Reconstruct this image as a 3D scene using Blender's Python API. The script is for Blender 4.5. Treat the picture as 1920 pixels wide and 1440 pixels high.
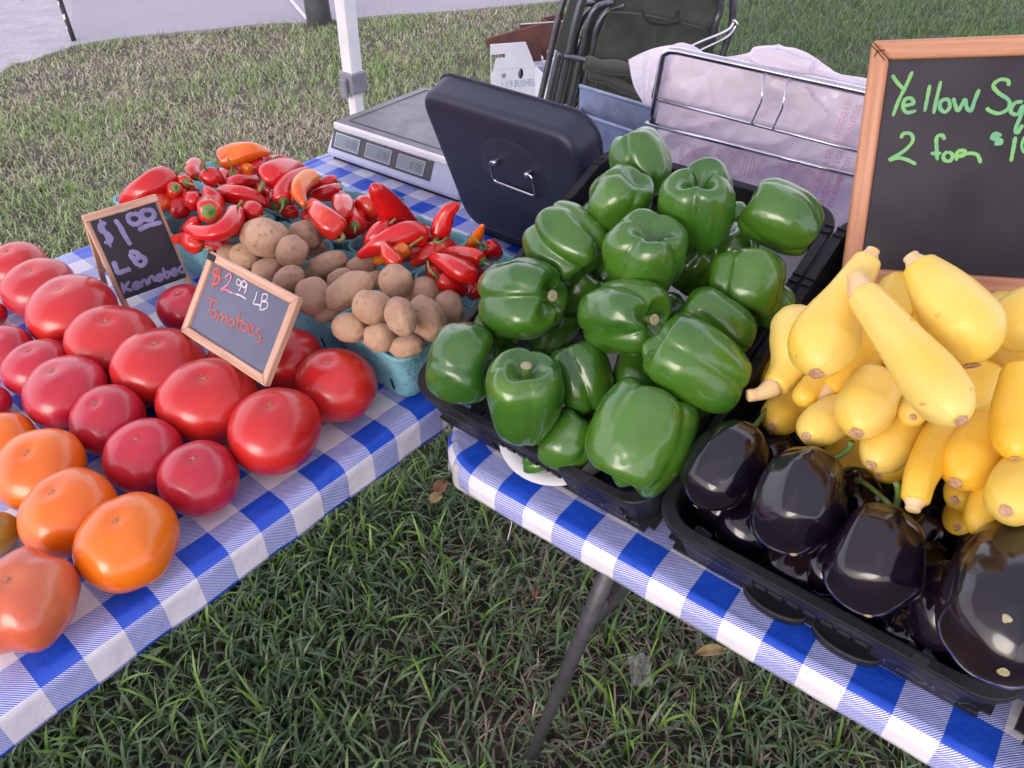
import bpy, math, random
import numpy as np
from mathutils import Vector, noise as mnoise
for o in list(bpy.data.objects): bpy.data.objects.remove(o)
S = bpy.context.scene
COL = S.collection
CELL = 0.03                      # one check of the tablecloth
T = 0.74                         # table top height
CAMH = T + 16.2745 * CELL
F, TH, RO = 1460.0, 0.6759, 0.00546

# ---------------------------------------------------------------- camera
cr, sr = math.cos(RO), math.sin(RO)
R0 = Vector((1, 0, 0)); U0 = Vector((0, math.sin(TH), math.cos(TH)))
FW = Vector((0, math.cos(TH), -math.sin(TH)))
RV = R0 * cr - U0 * sr; UV = R0 * sr + U0 * cr
CAM = Vector((0, 0, CAMH))
cd = bpy.data.cameras.new('camera'); co = bpy.data.objects.new('camera', cd); COL.objects.link(co)
cd.sensor_width = 36.0; cd.lens = F / 1920 * 36; cd.clip_start = 0.02; cd.clip_end = 300
from mathutils import Matrix
M = Matrix.Identity(4)
for i in range(3):
    M[i][0] = RV[i]; M[i][1] = UV[i]; M[i][2] = -FW[i]; M[i][3] = CAM[i]
co.matrix_world = M
cd.dof.use_dof = True; cd.dof.focus_distance = 0.85; cd.dof.aperture_fstop = 30.0
S.camera = co

# ---------------------------------------------------------------- sky, sun, exposure
SUN_EL, SUN_AZ = math.radians(19), math.radians(212)
w = bpy.data.worlds.new("World"); S.world = w; w.use_nodes = True
nt = w.node_tree; nt.nodes.clear()
out = nt.nodes.new('ShaderNodeOutputWorld'); bg = nt.nodes.new('ShaderNodeBackground')
sky = nt.nodes.new('ShaderNodeTexSky'); sky.sky_type = 'NISHITA'; sky.sun_disc = False
sky.sun_elevation = SUN_EL; sky.sun_rotation = SUN_AZ
sky.air_density = 1.0; sky.dust_density = 3.0; sky.ozone_density = 1.0
hs = nt.nodes.new('ShaderNodeMix'); hs.data_type = 'RGBA'; hs.blend_type = 'MIX'
hs.inputs[0].default_value = 0.72
hs.inputs[7].default_value = (8.35, 7.9, 9.1, 1)        # even bright cloud layer over the clear-sky gradient
nt.links.new(sky.outputs[0], hs.inputs[6]); nt.links.new(hs.outputs[2], bg.inputs[0])
bg.inputs[1].default_value = 0.15
nt.links.new(bg.outputs[0], out.inputs[0])
sd = bpy.data.lights.new('sun', 'SUN'); sd.energy = 0.82; sd.angle = math.radians(30); sd.color = (1.0, 0.95, 0.93)
so = bpy.data.objects.new('sun', sd); COL.objects.link(so)
sdir = Vector((math.sin(SUN_AZ) * math.cos(SUN_EL), math.cos(SUN_AZ) * math.cos(SUN_EL), math.sin(SUN_EL)))
so.rotation_euler = sdir.to_track_quat('Z', 'Y').to_euler()
so.location = (0, 0, 6)
vs = S.view_settings
vs.view_transform = 'Standard'; vs.look = 'None'; vs.gamma = 1.0; vs.use_curve_mapping = False
vs.exposure = 0.78
S.render.engine = 'CYCLES'

# ---------------------------------------------------------------- placing helpers
def ray(px, py):
    return (FW + RV * ((px - 960) / F) + UV * (-(py - 720) / F))
def at(px, py, z):                       # the point of the world at height z seen at that spot
    r = ray(px, py); return CAM + r * ((z - CAMH) / r.z)
def onplane(px, py, P, N):
    r = ray(px, py); return CAM + r * ((P - CAM).dot(N) / r.dot(N))
def atdist(px, py, yw):                  # at world depth y
    r = ray(px, py); return CAM + r * (yw / r.y)
def wpx(n, P):                           # size in metres of n picture units at P
    return n / F * (Vector(P) - CAM).dot(FW)

YL = -0.70564; EL = Vector((math.cos(YL), math.sin(YL), 0)); GL = Vector((-EL.y, EL.x, 0))
OU, OV = -25.34144, -23.27007
YR = -0.66108; ER = Vector((math.cos(YR), math.sin(YR), 0)); GR = Vector((-ER.y, ER.x, 0))
# tilted plane of the crate rims
ya = math.radians(-38.96); bt = math.radians(-68.33)
TE = Vector((math.cos(ya), math.sin(ya), 0)); tn = Vector((math.sin(ya), -math.cos(ya), 0))
TW = Vector((0, 0, 1)) * math.cos(bt) + tn * math.sin(bt); TN = TE.cross(TW)
TO = CAM + (Vector((-.0969, .5528, .785)) - CAM) * .966
def tp(a, s, d=0.0): return TO + TE * a + TW * s + TN * d
def ons(px, py, d=0.0): return onplane(px, py, TO + TN * d, TN)
ZUP = Vector((0, 0, 1))

# ---------------------------------------------------------------- object helpers
def link(o, parent=None):
    COL.objects.link(o)
    if parent is not None: o.parent = parent
    return o
WORLD = {}
def org(p):
    return Vector((0, 0, 0)) if p is None else WORLD[p.name]
def thing(name, label, cat, loc, group=None):
    o = bpy.data.objects.new(name, None); o.empty_display_size = 0.02
    link(o); o.location = loc; WORLD[o.name] = Vector(loc)
    o['label'] = label; o['category'] = cat
    if group: o['group'] = group
    return o
def tag(o, label=None, cat=None, group=None, kind=None):
    if label: o['label'] = label
    if cat: o['category'] = cat
    if group: o['group'] = group
    if kind: o['kind'] = kind
    return o
class MB:
    def __init__(s): s.v = []; s.f = []; s.uv = None
    def add(s, vs_, fs_):
        n = len(s.v); s.v.extend([Vector(a) for a in vs_]); s.f.extend([tuple(i + n for i in f) for f in fs_]); return s
    def hexa(s, c):                       # 8 corners: bottom 4, top 4
        return s.add(c, [(3, 2, 1, 0), (4, 5, 6, 7), (0, 1, 5, 4), (1, 2, 6, 5), (2, 3, 7, 6), (3, 0, 4, 7)])
    def box(s, o, x, y, z):               # origin corner, three edge vectors
        o = Vector(o)
        return s.hexa([o, o + x, o + x + y, o + y, o + z, o + x + z, o + x + y + z, o + y + z])
    def tube(s, pts, r, n=10, closed=False, caps=True, tw=0):
        pts = [Vector(p) for p in pts]; m = len(pts)
        rr = r if hasattr(r, '__len__') else [r] * m
        up = None; rings = []
        for i in range(m):
            if closed: t = (pts[(i + 1) % m] - pts[i - 1]).normalized()
            else: t = (pts[min(i + 1, m - 1)] - pts[max(i - 1, 0)]).normalized()
            if up is None:
                up = t.orthogonal().normalized()
            else:
                up = (up - t * up.dot(t)).normalized()
            b = t.cross(up); rings.append(len(s.v))
            for k in range(n):
                a = 2 * math.pi * k / n + tw
                s.v.append(pts[i] + (up * math.cos(a) + b * math.sin(a)) * rr[i])
        for i in range(m if closed else m - 1):
            A = rings[i]; B = rings[(i + 1) % m]
            for k in range(n):
                s.f.append((A + k, A + (k + 1) % n, B + (k + 1) % n, B + k))
        if caps and not closed:
            s.f.append(tuple(rings[0] + k for k in reversed(range(n)))); s.f.append(tuple(rings[-1] + k for k in range(n)))
        return s
    def build(s, name, mat, parent=None, smooth=False, bevel=0, origin=None, auto=None, sub=0):
        og = org(parent) if origin is None else origin
        me = bpy.data.meshes.new(name)
        me.from_pydata([v - og for v in s.v], [], s.f); me.update()
        if s.uv is not None:
            l = me.uv_layers.new(name='UVMap')
            for lp in me.loops: l.data[lp.index].uv = s.uv[lp.vertex_index]
        me.materials.append(mat)
        if smooth: me.polygons.foreach_set('use_smooth', [True] * len(me.polygons))
        o = bpy.data.objects.new(name, me); link(o, parent)
        if parent is None: o.location = og
        WORLD[o.name] = og
        if bevel:
            b = o.modifiers.new('bevel', 'BEVEL'); b.width = bevel; b.segments = 2; b.limit_method = 'ANGLE'; b.angle_limit = math.radians(35)
            me.polygons.foreach_set('use_smooth', [True] * len(me.polygons))
            b.harden_normals = True
        if sub:
            b = o.modifiers.new('sub', 'SUBSURF'); b.levels = sub; b.render_levels = sub
        return o
def cr_spline(pts, n):
    pts = [np.array(p, float) for p in pts]
    P = [2 * pts[0] - pts[1]] + pts + [2 * pts[-1] - pts[-2]]
    outp = []; seg = len(pts) - 1
    for i in range(n + 1):
        t = i / n * seg; k = min(int(t), seg - 1); t -= k
        a, b, c, d = P[k:k + 4]
        outp.append(.5 * ((2 * b) + (-a + c) * t + (2 * a - 5 * b + 4 * c - d) * t * t + (-a + 3 * b - 3 * c + d) * t ** 3))
    return outp

# ---------------------------------------------------------------- materials
def newmat(name):
    m = bpy.data.materials.new(name); m.use_nodes = True
    n = m.node_tree.nodes; b = n['Principled BSDF']; return m, m.node_tree, b
def setc(b, c): b.inputs['Base Color'].default_value = (c[0], c[1], c[2], 1)
def noisemat(name, c1, c2, scale=8, rough=.5, rough2=None, bump=0, bscale=60, detail=4, coat=0, metal=0, spec=.5,
             c3=None, c3scale=40, c3lo=.62, c3hi=.7, sss=0, lo=.35, hi=.65, coat_r=.08, per=True, sheen=0):
    m, nt, b = newmat(name); N = nt.nodes; L = nt.links
    tc = N.new('ShaderNodeTexCoord'); src = tc.outputs['Object']
    if per:
        oi = N.new('ShaderNodeObjectInfo'); ad = N.new('ShaderNodeVectorMath'); ad.operation = 'ADD'
        mu = N.new('ShaderNodeMath'); mu.operation = 'MULTIPLY'; mu.inputs[1].default_value = 37.0
        L.new(oi.outputs['Random'], mu.inputs[0]); L.new(src, ad.inputs[0]); L.new(mu.outputs[0], ad.inputs[1]); src = ad.outputs[0]
    n1 = N.new('ShaderNodeTexNoise'); n1.inputs['Scale'].default_value = scale; n1.inputs['Detail'].default_value = detail
    L.new(src, n1.inputs['Vector'])
    r1 = N.new('ShaderNodeMapRange'); r1.inputs[1].default_value = lo; r1.inputs[2].default_value = hi
    L.new(n1.outputs['Fac'], r1.inputs[0])
    mx = N.new('ShaderNodeMix'); mx.data_type = 'RGBA'
    mx.inputs[6].default_value = (*c1, 1); mx.inputs[7].default_value = (*c2, 1)
    L.new(r1.outputs[0], mx.inputs[0]); colr = mx.outputs[2]
    if c3 is not None:
        n3 = N.new('ShaderNodeTexNoise'); n3.inputs['Scale'].default_value = c3scale; n3.inputs['Detail'].default_value = 3
        L.new(src, n3.inputs['Vector'])
        r3 = N.new('ShaderNodeMapRange'); r3.inputs[1].default_value = c3lo; r3.inputs[2].default_value = c3hi
        L.new(n3.outputs['Fac'], r3.inputs[0])
        m3 = N.new('ShaderNodeMix'); m3.data_type = 'RGBA'; L.new(r3.outputs[0], m3.inputs[0])
        L.new(colr, m3.inputs[6]); m3.inputs[7].default_value = (*c3, 1); colr = m3.outputs[2]
    L.new(colr, b.inputs['Base Color'])
    b.inputs['Roughness'].default_value = rough
    if rough2 is not None:
        rr = N.new('ShaderNodeMapRange'); rr.inputs[1].default_value = .3; rr.inputs[2].default_value = .7
        rr.inputs[3].default_value = rough; rr.inputs[4].default_value = rough2
        n4 = N.new('ShaderNodeTexNoise'); n4.inputs['Scale'].default_value = scale * 2.3; n4.inputs['Detail'].default_value = 5
        L.new(src, n4.inputs['Vector']); L.new(n4.outputs['Fac'], rr.inputs[0]); L.new(rr.outputs[0], b.inputs['Roughness'])
    b.inputs['Metallic'].default_value = metal
    b.inputs['Specular IOR Level'].default_value = spec
    if coat: b.inputs['Coat Weight'].default_value = coat; b.inputs['Coat Roughness'].default_value = coat_r; b.inputs['Coat IOR'].default_value = 1.5
    if sheen: b.inputs['Sheen Weight'].default_value = sheen
    if sss:
        b.inputs['Subsurface Weight'].default_value = sss; b.inputs['Subsurface Radius'].default_value = (1, .35, .2); b.inputs['Subsurface Scale'].default_value = .01
    if bump:
        n2 = N.new('ShaderNodeTexNoise'); n2.inputs['Scale'].default_value = bscale; n2.inputs['Detail'].default_value = 5
        L.new(src, n2.inputs['Vector'])
        bp = N.new('ShaderNodeBump'); bp.inputs['Strength'].default_value = bump; bp.inputs['Distance'].default_value = .004
        L.new(n2.outputs['Fac'], bp.inputs['Height']); L.new(bp.outputs[0], b.inputs['Normal'])
    return m
MT = {}
def tom(name, a, b_): MT[name] = noisemat(name, a, b_, scale=14, rough=.28, rough2=.34, bump=.012, bscale=300, coat=.45, coat_r=.14, spec=.5, sss=.08, c3=tuple(min(1, x * 1.25 + .03) for x in b_), c3scale=26, c3lo=.60, c3hi=.80)
tom('tomato_red', (.58, .020, .014), (.48, .010, .012))
tom('tomato_pink', (.52, .016, .038), (.43, .010, .028))
tom('tomato_orange', (.80, .175, .002), (.70, .105, .002))
tom('tomato_olive', (.36, .20, .012), (.24, .16, .012))
tom('tomato_heirloom', (.55, .06, .035), (.62, .17, .06))
MT['scar'] = noisemat('tan_scar', (.55, .36, .22), (.32, .17, .09), scale=400, rough=.9, bump=.4, bscale=500)
MT['pepper_green'] = noisemat('green_pepper_skin', (.027, .108, .011), (.064, .178, .013), scale=14, rough=.24, rough2=.34, coat=.6, coat_r=.07, spec=.5, bump=.02, bscale=180,
                              c3=(.14, .26, .010), c3scale=11, c3lo=.60, c3hi=.80)
MT['pepper_red'] = noisemat('red_pepper_skin', (.66, .008, .006), (.50, .006, .008), scale=22, rough=.26, coat=.4, coat_r=.08, bump=.015, bscale=250)
MT['pepper_scarlet'] = noisemat('scarlet_pepper_skin', (.66, .035, .008), (.56, .012, .008), scale=30, rough=.22, coat=.6, coat_r=.08, bump=.015, bscale=250, c3=(.75, .12, .01), c3scale=25, c3lo=.6, c3hi=.75)
MT['pepper_orange'] = noisemat('orange_pepper_skin', (.76, .20, .008), (.72, .10, .008), scale=30, rough=.22, coat=.6, coat_r=.08)
MT['stem_green'] = noisemat('green_stem', (.10, .19, .035), (.19, .27, .07), scale=120, rough=.5, bump=.2, bscale=300)
MT['stem_dry'] = noisemat('dry_stem', (.22, .17, .07), (.30, .30, .12), scale=120, rough=.7, bump=.3, bscale=300)
MT['cut_end'] = noisemat('pale_cut_stem', (.42, .38, .24), (.28, .25, .13), scale=300, rough=.8)
MT['potato'] = noisemat('potato_skin', (.50, .315, .205), (.40, .24, .155), scale=22, rough=.72, rough2=.85, bump=.55, bscale=130, c3=(.27, .16, .105), c3scale=170, c3lo=.58, c3hi=.74)
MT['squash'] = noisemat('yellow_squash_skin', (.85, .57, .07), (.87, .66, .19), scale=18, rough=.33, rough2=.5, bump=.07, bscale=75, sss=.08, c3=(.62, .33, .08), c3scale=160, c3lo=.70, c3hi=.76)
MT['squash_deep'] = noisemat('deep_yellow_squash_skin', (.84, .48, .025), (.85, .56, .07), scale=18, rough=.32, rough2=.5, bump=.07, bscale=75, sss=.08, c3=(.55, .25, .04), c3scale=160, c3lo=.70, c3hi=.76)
MT['squash_scar'] = noisemat('squash_scar', (.62, .38, .24), (.42, .22, .13), scale=250, rough=.8, bump=.5, bscale=300)
MT['squash_stem'] = noisemat('squash_stem', (.76, .58, .36), (.80, .52, .20), scale=150, rough=.6, bump=.2, bscale=250)
MT['eggplant'] = noisemat('eggplant_skin', (.004, .003, .009), (.009, .005, .013), scale=12, rough=.10, rough2=.18, coat=.35, coat_r=.03, c3=(.035, .013, .008), c3scale=9, c3lo=.58, c3hi=.78)
MT['calyx'] = noisemat('eggplant_calyx', (.09, .10, .05), (.16, .13, .08), scale=90, rough=.7, bump=.4, bscale=200)
MT['crate'] = noisemat('black_crate_plastic', (.011, .011, .014), (.018, .018, .022), scale=40, rough=.36, rough2=.5, bump=.03, bscale=400, spec=.28)
MT['lid'] = noisemat('blue_black_enamel', (.015, .019, .040), (.020, .024, .048), scale=60, rough=.42, rough2=.5, bump=.05, bscale=900, metal=.0)
MT['pulp'] = noisemat('turquoise_pulp', (.16, .40, .46), (.22, .47, .52), scale=60, rough=.85, bump=.5, bscale=260, detail=6, c3=(.12, .32, .38), c3scale=120, c3lo=.55, c3hi=.7)
MT['dark'] = noisemat('dark_gap', (.01, .01, .012), (.015, .015, .018), rough=.8)
MT['chrome'] = noisemat('chrome_wire', (.68, .68, .72), (.58, .58, .62), scale=40, rough=.14, rough2=.25, metal=1)
MT['steel'] = noisemat('brushed_steel', (.17, .165, .18), (.13, .125, .14), scale=30, rough=.30, rough2=.42, metal=.9, bump=.03, bscale=200)
MT['galv'] = noisemat('galvanised_sheet', (.22, .27, .38), (.29, .34, .46), scale=50, rough=.4, rough2=.6, metal=.35, bump=.03, bscale=100)
MT['scale_body'] = noisemat('scale_white_plastic', (.62, .64, .80), (.68, .70, .84), scale=20, rough=.3, rough2=.4)
MT['scale_rim'] = noisemat('scale_rim_plastic', (.74, .72, .74), (.68, .66, .7), scale=20, rough=.35)
MT['lcd'] = noisemat('lcd_glass', (.20, .24, .28), (.23, .27, .31), scale=20, rough=.12)
MT['lcd_ink'] = noisemat('lcd_digit', (.07, .08, .09), (.09, .1, .11), rough=.3)
MT['panel'] = noisemat('black_scale_panel', (.03, .03, .035), (.04, .04, .05), rough=.3)
MT['ink_white'] = noisemat('white_print', (.7, .7, .72), (.66, .66, .7), rough=.6)
MT['ink_yellow'] = noisemat('yellow_print', (.62, .56, .24), (.55, .5, .2), rough=.6)
MT['ink_red'] = noisemat('red_print', (.62, .1, .06), (.55, .08, .05), rough=.6)
MT['bag'] = noisemat('white_bag_film', (.90, .85, .91), (.86, .79, .87), scale=10, rough=.3, rough2=.4, bump=.35, bscale=34, coat=.2)
_m = MT['bag']; _n = _m.node_tree; _b = _n.nodes['Principled BSDF']; _t = _n.nodes.new('ShaderNodeBsdfTranslucent'); _t.inputs[0].default_value = (.92, .86, .94, 1)
_x = _n.nodes.new('ShaderNodeMixShader'); _x.inputs[0].default_value = .38; _n.links.new(_b.outputs[0], _x.inputs[1]); _n.links.new(_t.outputs[0], _x.inputs[2]); _n.links.new(_x.outputs[0], _n.nodes['Material Output'].inputs[0])
MT['bag_ink'] = noisemat('pink_bag_print', (.74, .36, .52), (.76, .44, .58), scale=60, rough=.5)
MT['leg_metal'] = noisemat('grey_table_leg', (.055, .055, .066), (.08, .08, .092), scale=60, rough=.38, rough2=.5, bump=.05, bscale=500, metal=.3)
MT['white_metal'] = noisemat('white_powder_coat', (.76, .76, .80), (.7, .7, .76), scale=20, rough=.4)
MT['grey_plastic'] = noisemat('grey_bracket', (.20, .20, .24), (.25, .25, .30), scale=30, rough=.4)
MT['carton'] = noisemat('white_carton', (.62, .64, .72), (.56, .58, .68), scale=15, rough=.85, bump=.05)
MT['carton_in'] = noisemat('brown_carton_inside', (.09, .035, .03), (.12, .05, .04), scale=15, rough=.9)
MT['kraft'] = noisemat('brown_cardboard', (.22, .13, .075), (.17, .1, .06), scale=15, rough=.9, bump=.1, bscale=100)
MT['chair_cloth'] = noisemat('dark_green_canvas', (.030, .036, .030), (.045, .052, .044), scale=12, rough=.85, bump=.5, bscale=14, sheen=.2)
MT['chair_tube'] = noisemat('dark_chair_tube', (.10, .10, .12), (.14, .14, .17), scale=60, rough=.28, metal=.7)
MT['board'] = noisemat('black_chalkboard', (.014, .012, .019), (.034, .030, .042), scale=7, rough=.55, rough2=.75, detail=6, c3=(.05, .045, .06), c3scale=5, c3lo=.5, c3hi=.8)
MT['board_grey'] = noisemat('dusty_chalkboard', (.105, .115, .18), (.14, .15, .22), scale=14, rough=.55, rough2=.75, detail=7, c3=(.12, .125, .18), c3scale=30, c3lo=.55, c3hi=.75)
def woodmat(name, a, b_):
    m, nt, b = newmat(name); N = nt.nodes; L = nt.links
    tc = N.new('ShaderNodeTexCoord'); mp = N.new('ShaderNodeMapping')
    mp.inputs['Scale'].default_value = (9, 170, 1)
    L.new(tc.outputs['UV'], mp.inputs[0]); n = N.new('ShaderNodeTexNoise'); n.inputs['Scale'].default_value = 1.5; n.inputs['Detail'].default_value = 6; n.inputs['Distortion'].default_value = .5
    L.new(mp.outputs[0], n.inputs['Vector']); r = N.new('ShaderNodeMapRange'); r.inputs[1].default_value = .32; r.inputs[2].default_value = .68
    L.new(n.outputs['Fac'], r.inputs[0]); mx = N.new('ShaderNodeMix'); mx.data_type = 'RGBA'; L.new(r.outputs[0], mx.inputs[0])
    mx.inputs[6].default_value = (*a, 1); mx.inputs[7].default_value = (*b_, 1); L.new(mx.outputs[2], b.inputs['Base Color'])
    b.inputs['Roughness'].default_value = .5
    bp = N.new('ShaderNodeBump'); bp.inputs['Strength'].default_value = .2; bp.inputs['Distance'].default_value = .002; L.new(n.outputs['Fac'], bp.inputs['Height']); L.new(bp.outputs[0], b.inputs['Normal'])
    return m
MT['wood'] = woodmat('pine_frame', (.44, .235, .15), (.66, .42, .30))
MT['wood_o'] = woodmat('orange_pine_frame', (.50, .215, .115), (.64, .32, .19))
def chalk(name, c, c2): MT[name] = noisemat(name, c, c2, scale=60, rough=.85, detail=5)
chalk('chalk_lilac', (.26, .25, .44), (.19, .18, .34)); chalk('chalk_green', (.25, .55, .17), (.17, .45, .25))
chalk('chalk_red', (.62, .12, .08), (.50, .09, .07)); chalk('chalk_white', (.66, .6, .66), (.5, .45, .52)); chalk('chalk_pink', (.66, .15, .22), (.6, .35, .4))
# ================================================================ the ground
rng = np.random.default_rng(7)
def fbm(x, y, sc, seed=0):
    return mnoise.fractal(Vector((x * sc + seed, y * sc - seed, seed * .37)), 1.0, 2.0, 4)
m, nt, b = newmat('soil'); N = nt.nodes; L = nt.links
tc = N.new('ShaderNodeTexCoord'); n1 = N.new('ShaderNodeTexNoise'); n1.inputs['Scale'].default_value = 3; n1.inputs['Detail'].default_value = 8
L.new(tc.outputs['Object'], n1.inputs['Vector']); rp = N.new('ShaderNodeValToRGB')
rp.color_ramp.elements[0].position = .35; rp.color_ramp.elements[0].color = (.055, .052, .040, 1); rp.color_ramp.elements[1].position = .68; rp.color_ramp.elements[1].color = (.16, .135, .115, 1)
L.new(n1.outputs['Fac'], rp.inputs[0])
n2 = N.new('ShaderNodeTexNoise'); n2.inputs['Scale'].default_value = 90; n2.inputs['Detail'].default_value = 6; L.new(tc.outputs['Object'], n2.inputs['Vector'])
mm = N.new('ShaderNodeMix'); mm.data_type = 'RGBA'; mm.blend_type = 'MULTIPLY'; mm.inputs[0].default_value = .7
L.new(rp.outputs[0], mm.inputs[6]); L.new(n2.outputs['Color'], mm.inputs[7]); L.new(mm.outputs[2], b.inputs['Base Color'])
b.inputs['Roughness'].default_value = .95
bp = N.new('ShaderNodeBump'); bp.inputs['Strength'].default_value = .8; bp.inputs['Distance'].default_value = .02; L.new(n2.outputs['Fac'], bp.inputs['Height']); L.new(bp.outputs[0], b.inputs['Normal'])
MT['soil'] = m
g = MB(); g.add([(-60, -30, 0), (60, -30, 0), (60, 120, 0), (-60, 120, 0)], [(0, 1, 2, 3)])
tag(g.build('ground', MT['soil']), kind='structure')

# pavement beyond the lawn: its near edge follows the photograph's curve
edge_px = [(-420, 560), (-200, 330), (0, 136), (60, 112), (140, 86), (250, 68), (400, 54), (500, 44), (600, 40), (700, 30), (850, 20), (980, 8), (1060, 0), (1200, -16), (1500, -40), (1900, -60)]
edge = [at(x, y, .012) for x, y in edge_px]
m, nt, b = newmat('pavement'); N = nt.nodes; L = nt.links
tc = N.new('ShaderNodeTexCoord'); n1 = N.new('ShaderNodeTexNoise'); n1.inputs['Scale'].default_value = 1.2; n1.inputs['Detail'].default_value = 9
n2 = N.new('ShaderNodeTexNoise'); n2.inputs['Scale'].default_value = 120; n2.inputs['Detail'].default_value = 3
L.new(tc.outputs['Object'], n1.inputs['Vector']); L.new(tc.outputs['Object'], n2.inputs['Vector'])
r1 = N.new('ShaderNodeValToRGB'); r1.color_ramp.elements[0].color = (.235, .22, .265, 1); r1.color_ramp.elements[1].color = (.29, .275, .325, 1); L.new(n1.outputs['Fac'], r1.inputs[0])
r2 = N.new('ShaderNodeMapRange'); r2.inputs[1].default_value = .3; r2.inputs[2].default_value = .7; r2.inputs[3].default_value = .82; r2.inputs[4].default_value = 1.1; L.new(n2.outputs['Fac'], r2.inputs[0])
mm = N.new('ShaderNodeMix'); mm.data_type = 'RGBA'; mm.blend_type = 'MULTIPLY'; mm.inputs[0].default_value = 1; L.new(r1.outputs[0], mm.inputs[6]); L.new(r2.outputs[0], mm.inputs[7])
L.new(mm.outputs[2], b.inputs['Base Color']); b.inputs['Roughness'].default_value = .9
bp = N.new('ShaderNodeBump'); bp.inputs['Strength'].default_value = .3; bp.inputs['Distance'].default_value = .01; L.new(n2.outputs['Fac'], bp.inputs['Height']); L.new(bp.outputs[0], b.inputs['Normal'])
MT['pave'] = m
MT['pave2'] = noisemat('gravelly_pavement', (.34, .32, .36), (.28, .26, .295), scale=9, rough=.95, bump=.5, bscale=160, c3=(.17, .155, .18), c3scale=45, c3lo=.62, c3hi=.7)
# split line between the two surfaces runs from the snow-stake away from the viewer
s0 = at(139, 84, .012); s1 = at(128, -120, .012); sd_ = (s1 - s0).normalized()
fine = cr_spline([e[:] for e in edge], 90)
pv = [Vector((p[0], p[1], .012)) for p in fine]
left = [p for p in pv if (p - s0).cross(sd_).z < 0]; right = [p for p in pv if (p - s0).cross(sd_).z >= 0]
def sheet(name, pts, far, mat, z):
    q = MB(); bot = []; allp = [Vector((p.x, p.y, z)) for p in pts] + [Vector((f[0], f[1], z)) for f in far]
    q.add(allp, [tuple(range(len(allp)))])
    k = len(pts)
    q.add([Vector((p.x, p.y, -.03)) for p in pts] + [Vector((p.x, p.y, z)) for p in pts], [(i, i + 1, i + 1 + k, i + k) for i in range(k - 1)])
    return tag(q.build(name, mat), kind='structure')
# near edge order is left to right, far polygon closes it behind
lw = (s0.x + sd_.x * 60, s0.y + sd_.y * 60)
sheet('road', right + [], [(pv[-1].x + 40, pv[-1].y + 30), (40, 70), lw, (s0.x, s0.y)], MT['pave'], .012)
sheet('gravel_verge', left + [Vector((s0.x, s0.y, 0))], [lw, (-60, 70), (-60, left[0].y)], MT['pave2'], .010)
# the pale joint line near the dark post
j0, j1 = at(576, 36, .0165), at(520, -30, .0165); jd = (j1 - j0).normalized(); jn = Vector((-jd.y, jd.x, 0)) * .012
jj = MB(); jj.add([j0 - jn, j0 + jn, j0 + jd * 9 + jn, j0 + jd * 9 - jn], [(0, 1, 2, 3)])
MT['pale_paint'] = noisemat('worn_pale_line', (.6, .56, .62), (.48, .45, .5), scale=30, rough=.9)
tag(jj.build('road_marking', MT['pale_paint']), kind='structure')

# ---------------------------------------------------------------- grass blades
edge2d = np.array([(p.x, p.y) for p in pv])
def on_lawn(x, y):
    # lawn lies on the near side of the edge polyline
    dx = edge2d[:, 0][None, :] - x[:, None]; dy = edge2d[:, 1][None, :] - y[:, None]
    i = np.argmin(dx * dx + dy * dy, axis=1); i = np.clip(i, 1, len(edge2d) - 2)
    tx = edge2d[i + 1, 0] - edge2d[i - 1, 0]; ty = edge2d[i + 1, 1] - edge2d[i - 1, 1]
    cx = x - edge2d[i, 0]; cy = y - edge2d[i, 1]
    return (tx * cy - ty * cx) < 0.02 * np.hypot(tx, ty)
def vnoise(x, y, sc, seed):
    x = x * sc + seed * 13.7; y = y * sc + seed * 7.3
    xi = np.floor(x).astype(int); yi = np.floor(y).astype(int); fx = x - xi; fy = y - yi
    fx = fx * fx * (3 - 2 * fx); fy = fy * fy * (3 - 2 * fy)
    def h(a, b_): 
        v = (a * 374761393 + b_ * 668265263 + seed * 1274126177) & 0x7fffffff
        v = ((v ^ (v >> 13)) * 1274126177) & 0x7fffffff
        return ((v ^ (v >> 16)) & 0xffff) / 65535.0
    return (h(xi, yi) * (1 - fx) + h(xi + 1, yi) * fx) * (1 - fy) + (h(xi, yi + 1) * (1 - fx) + h(xi + 1, yi + 1) * fx) * fy
def vf(x, y, sc, seed): return .55 * vnoise(x, y, sc, seed) + .3 * vnoise(x, y, sc * 2.1, seed + 1) + .15 * vnoise(x, y, sc * 4.3, seed + 2)
def scatter(x0, x1f, y0, y1, dens):
    A = (x1f - x0) * (y1 - y0); n = int(A * dens)
    return rng.uniform(x0, x1f, n), rng.uniform(y0, y1, n)
def frust(x, y, pad=.12):
    # keep what the camera (and a step beside it) could see
    zc = y * math.cos(TH) + CAMH * math.sin(TH); up = y * math.sin(TH) - CAMH * math.cos(TH)
    return (np.abs(x / zc) < .66 + pad * 2) & (up / zc < .5 + pad) & (up / zc > -.5 - pad)
P_ = []
bands = [(-2.2, 2.2, .25, 1.15, 17500, 4), (-2.6, 2.6, 1.15, 2.3, 12000, 2), (-4, 4, 2.3, 3.6, 13000, 1), (-5, 5.5, 3.6, 5.5, 9000, 0), (-7, 8, 5.5, 9, 3200, 0)]
verts = []; faces = []; cols = []; base = 0
tri_total = 0
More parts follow.
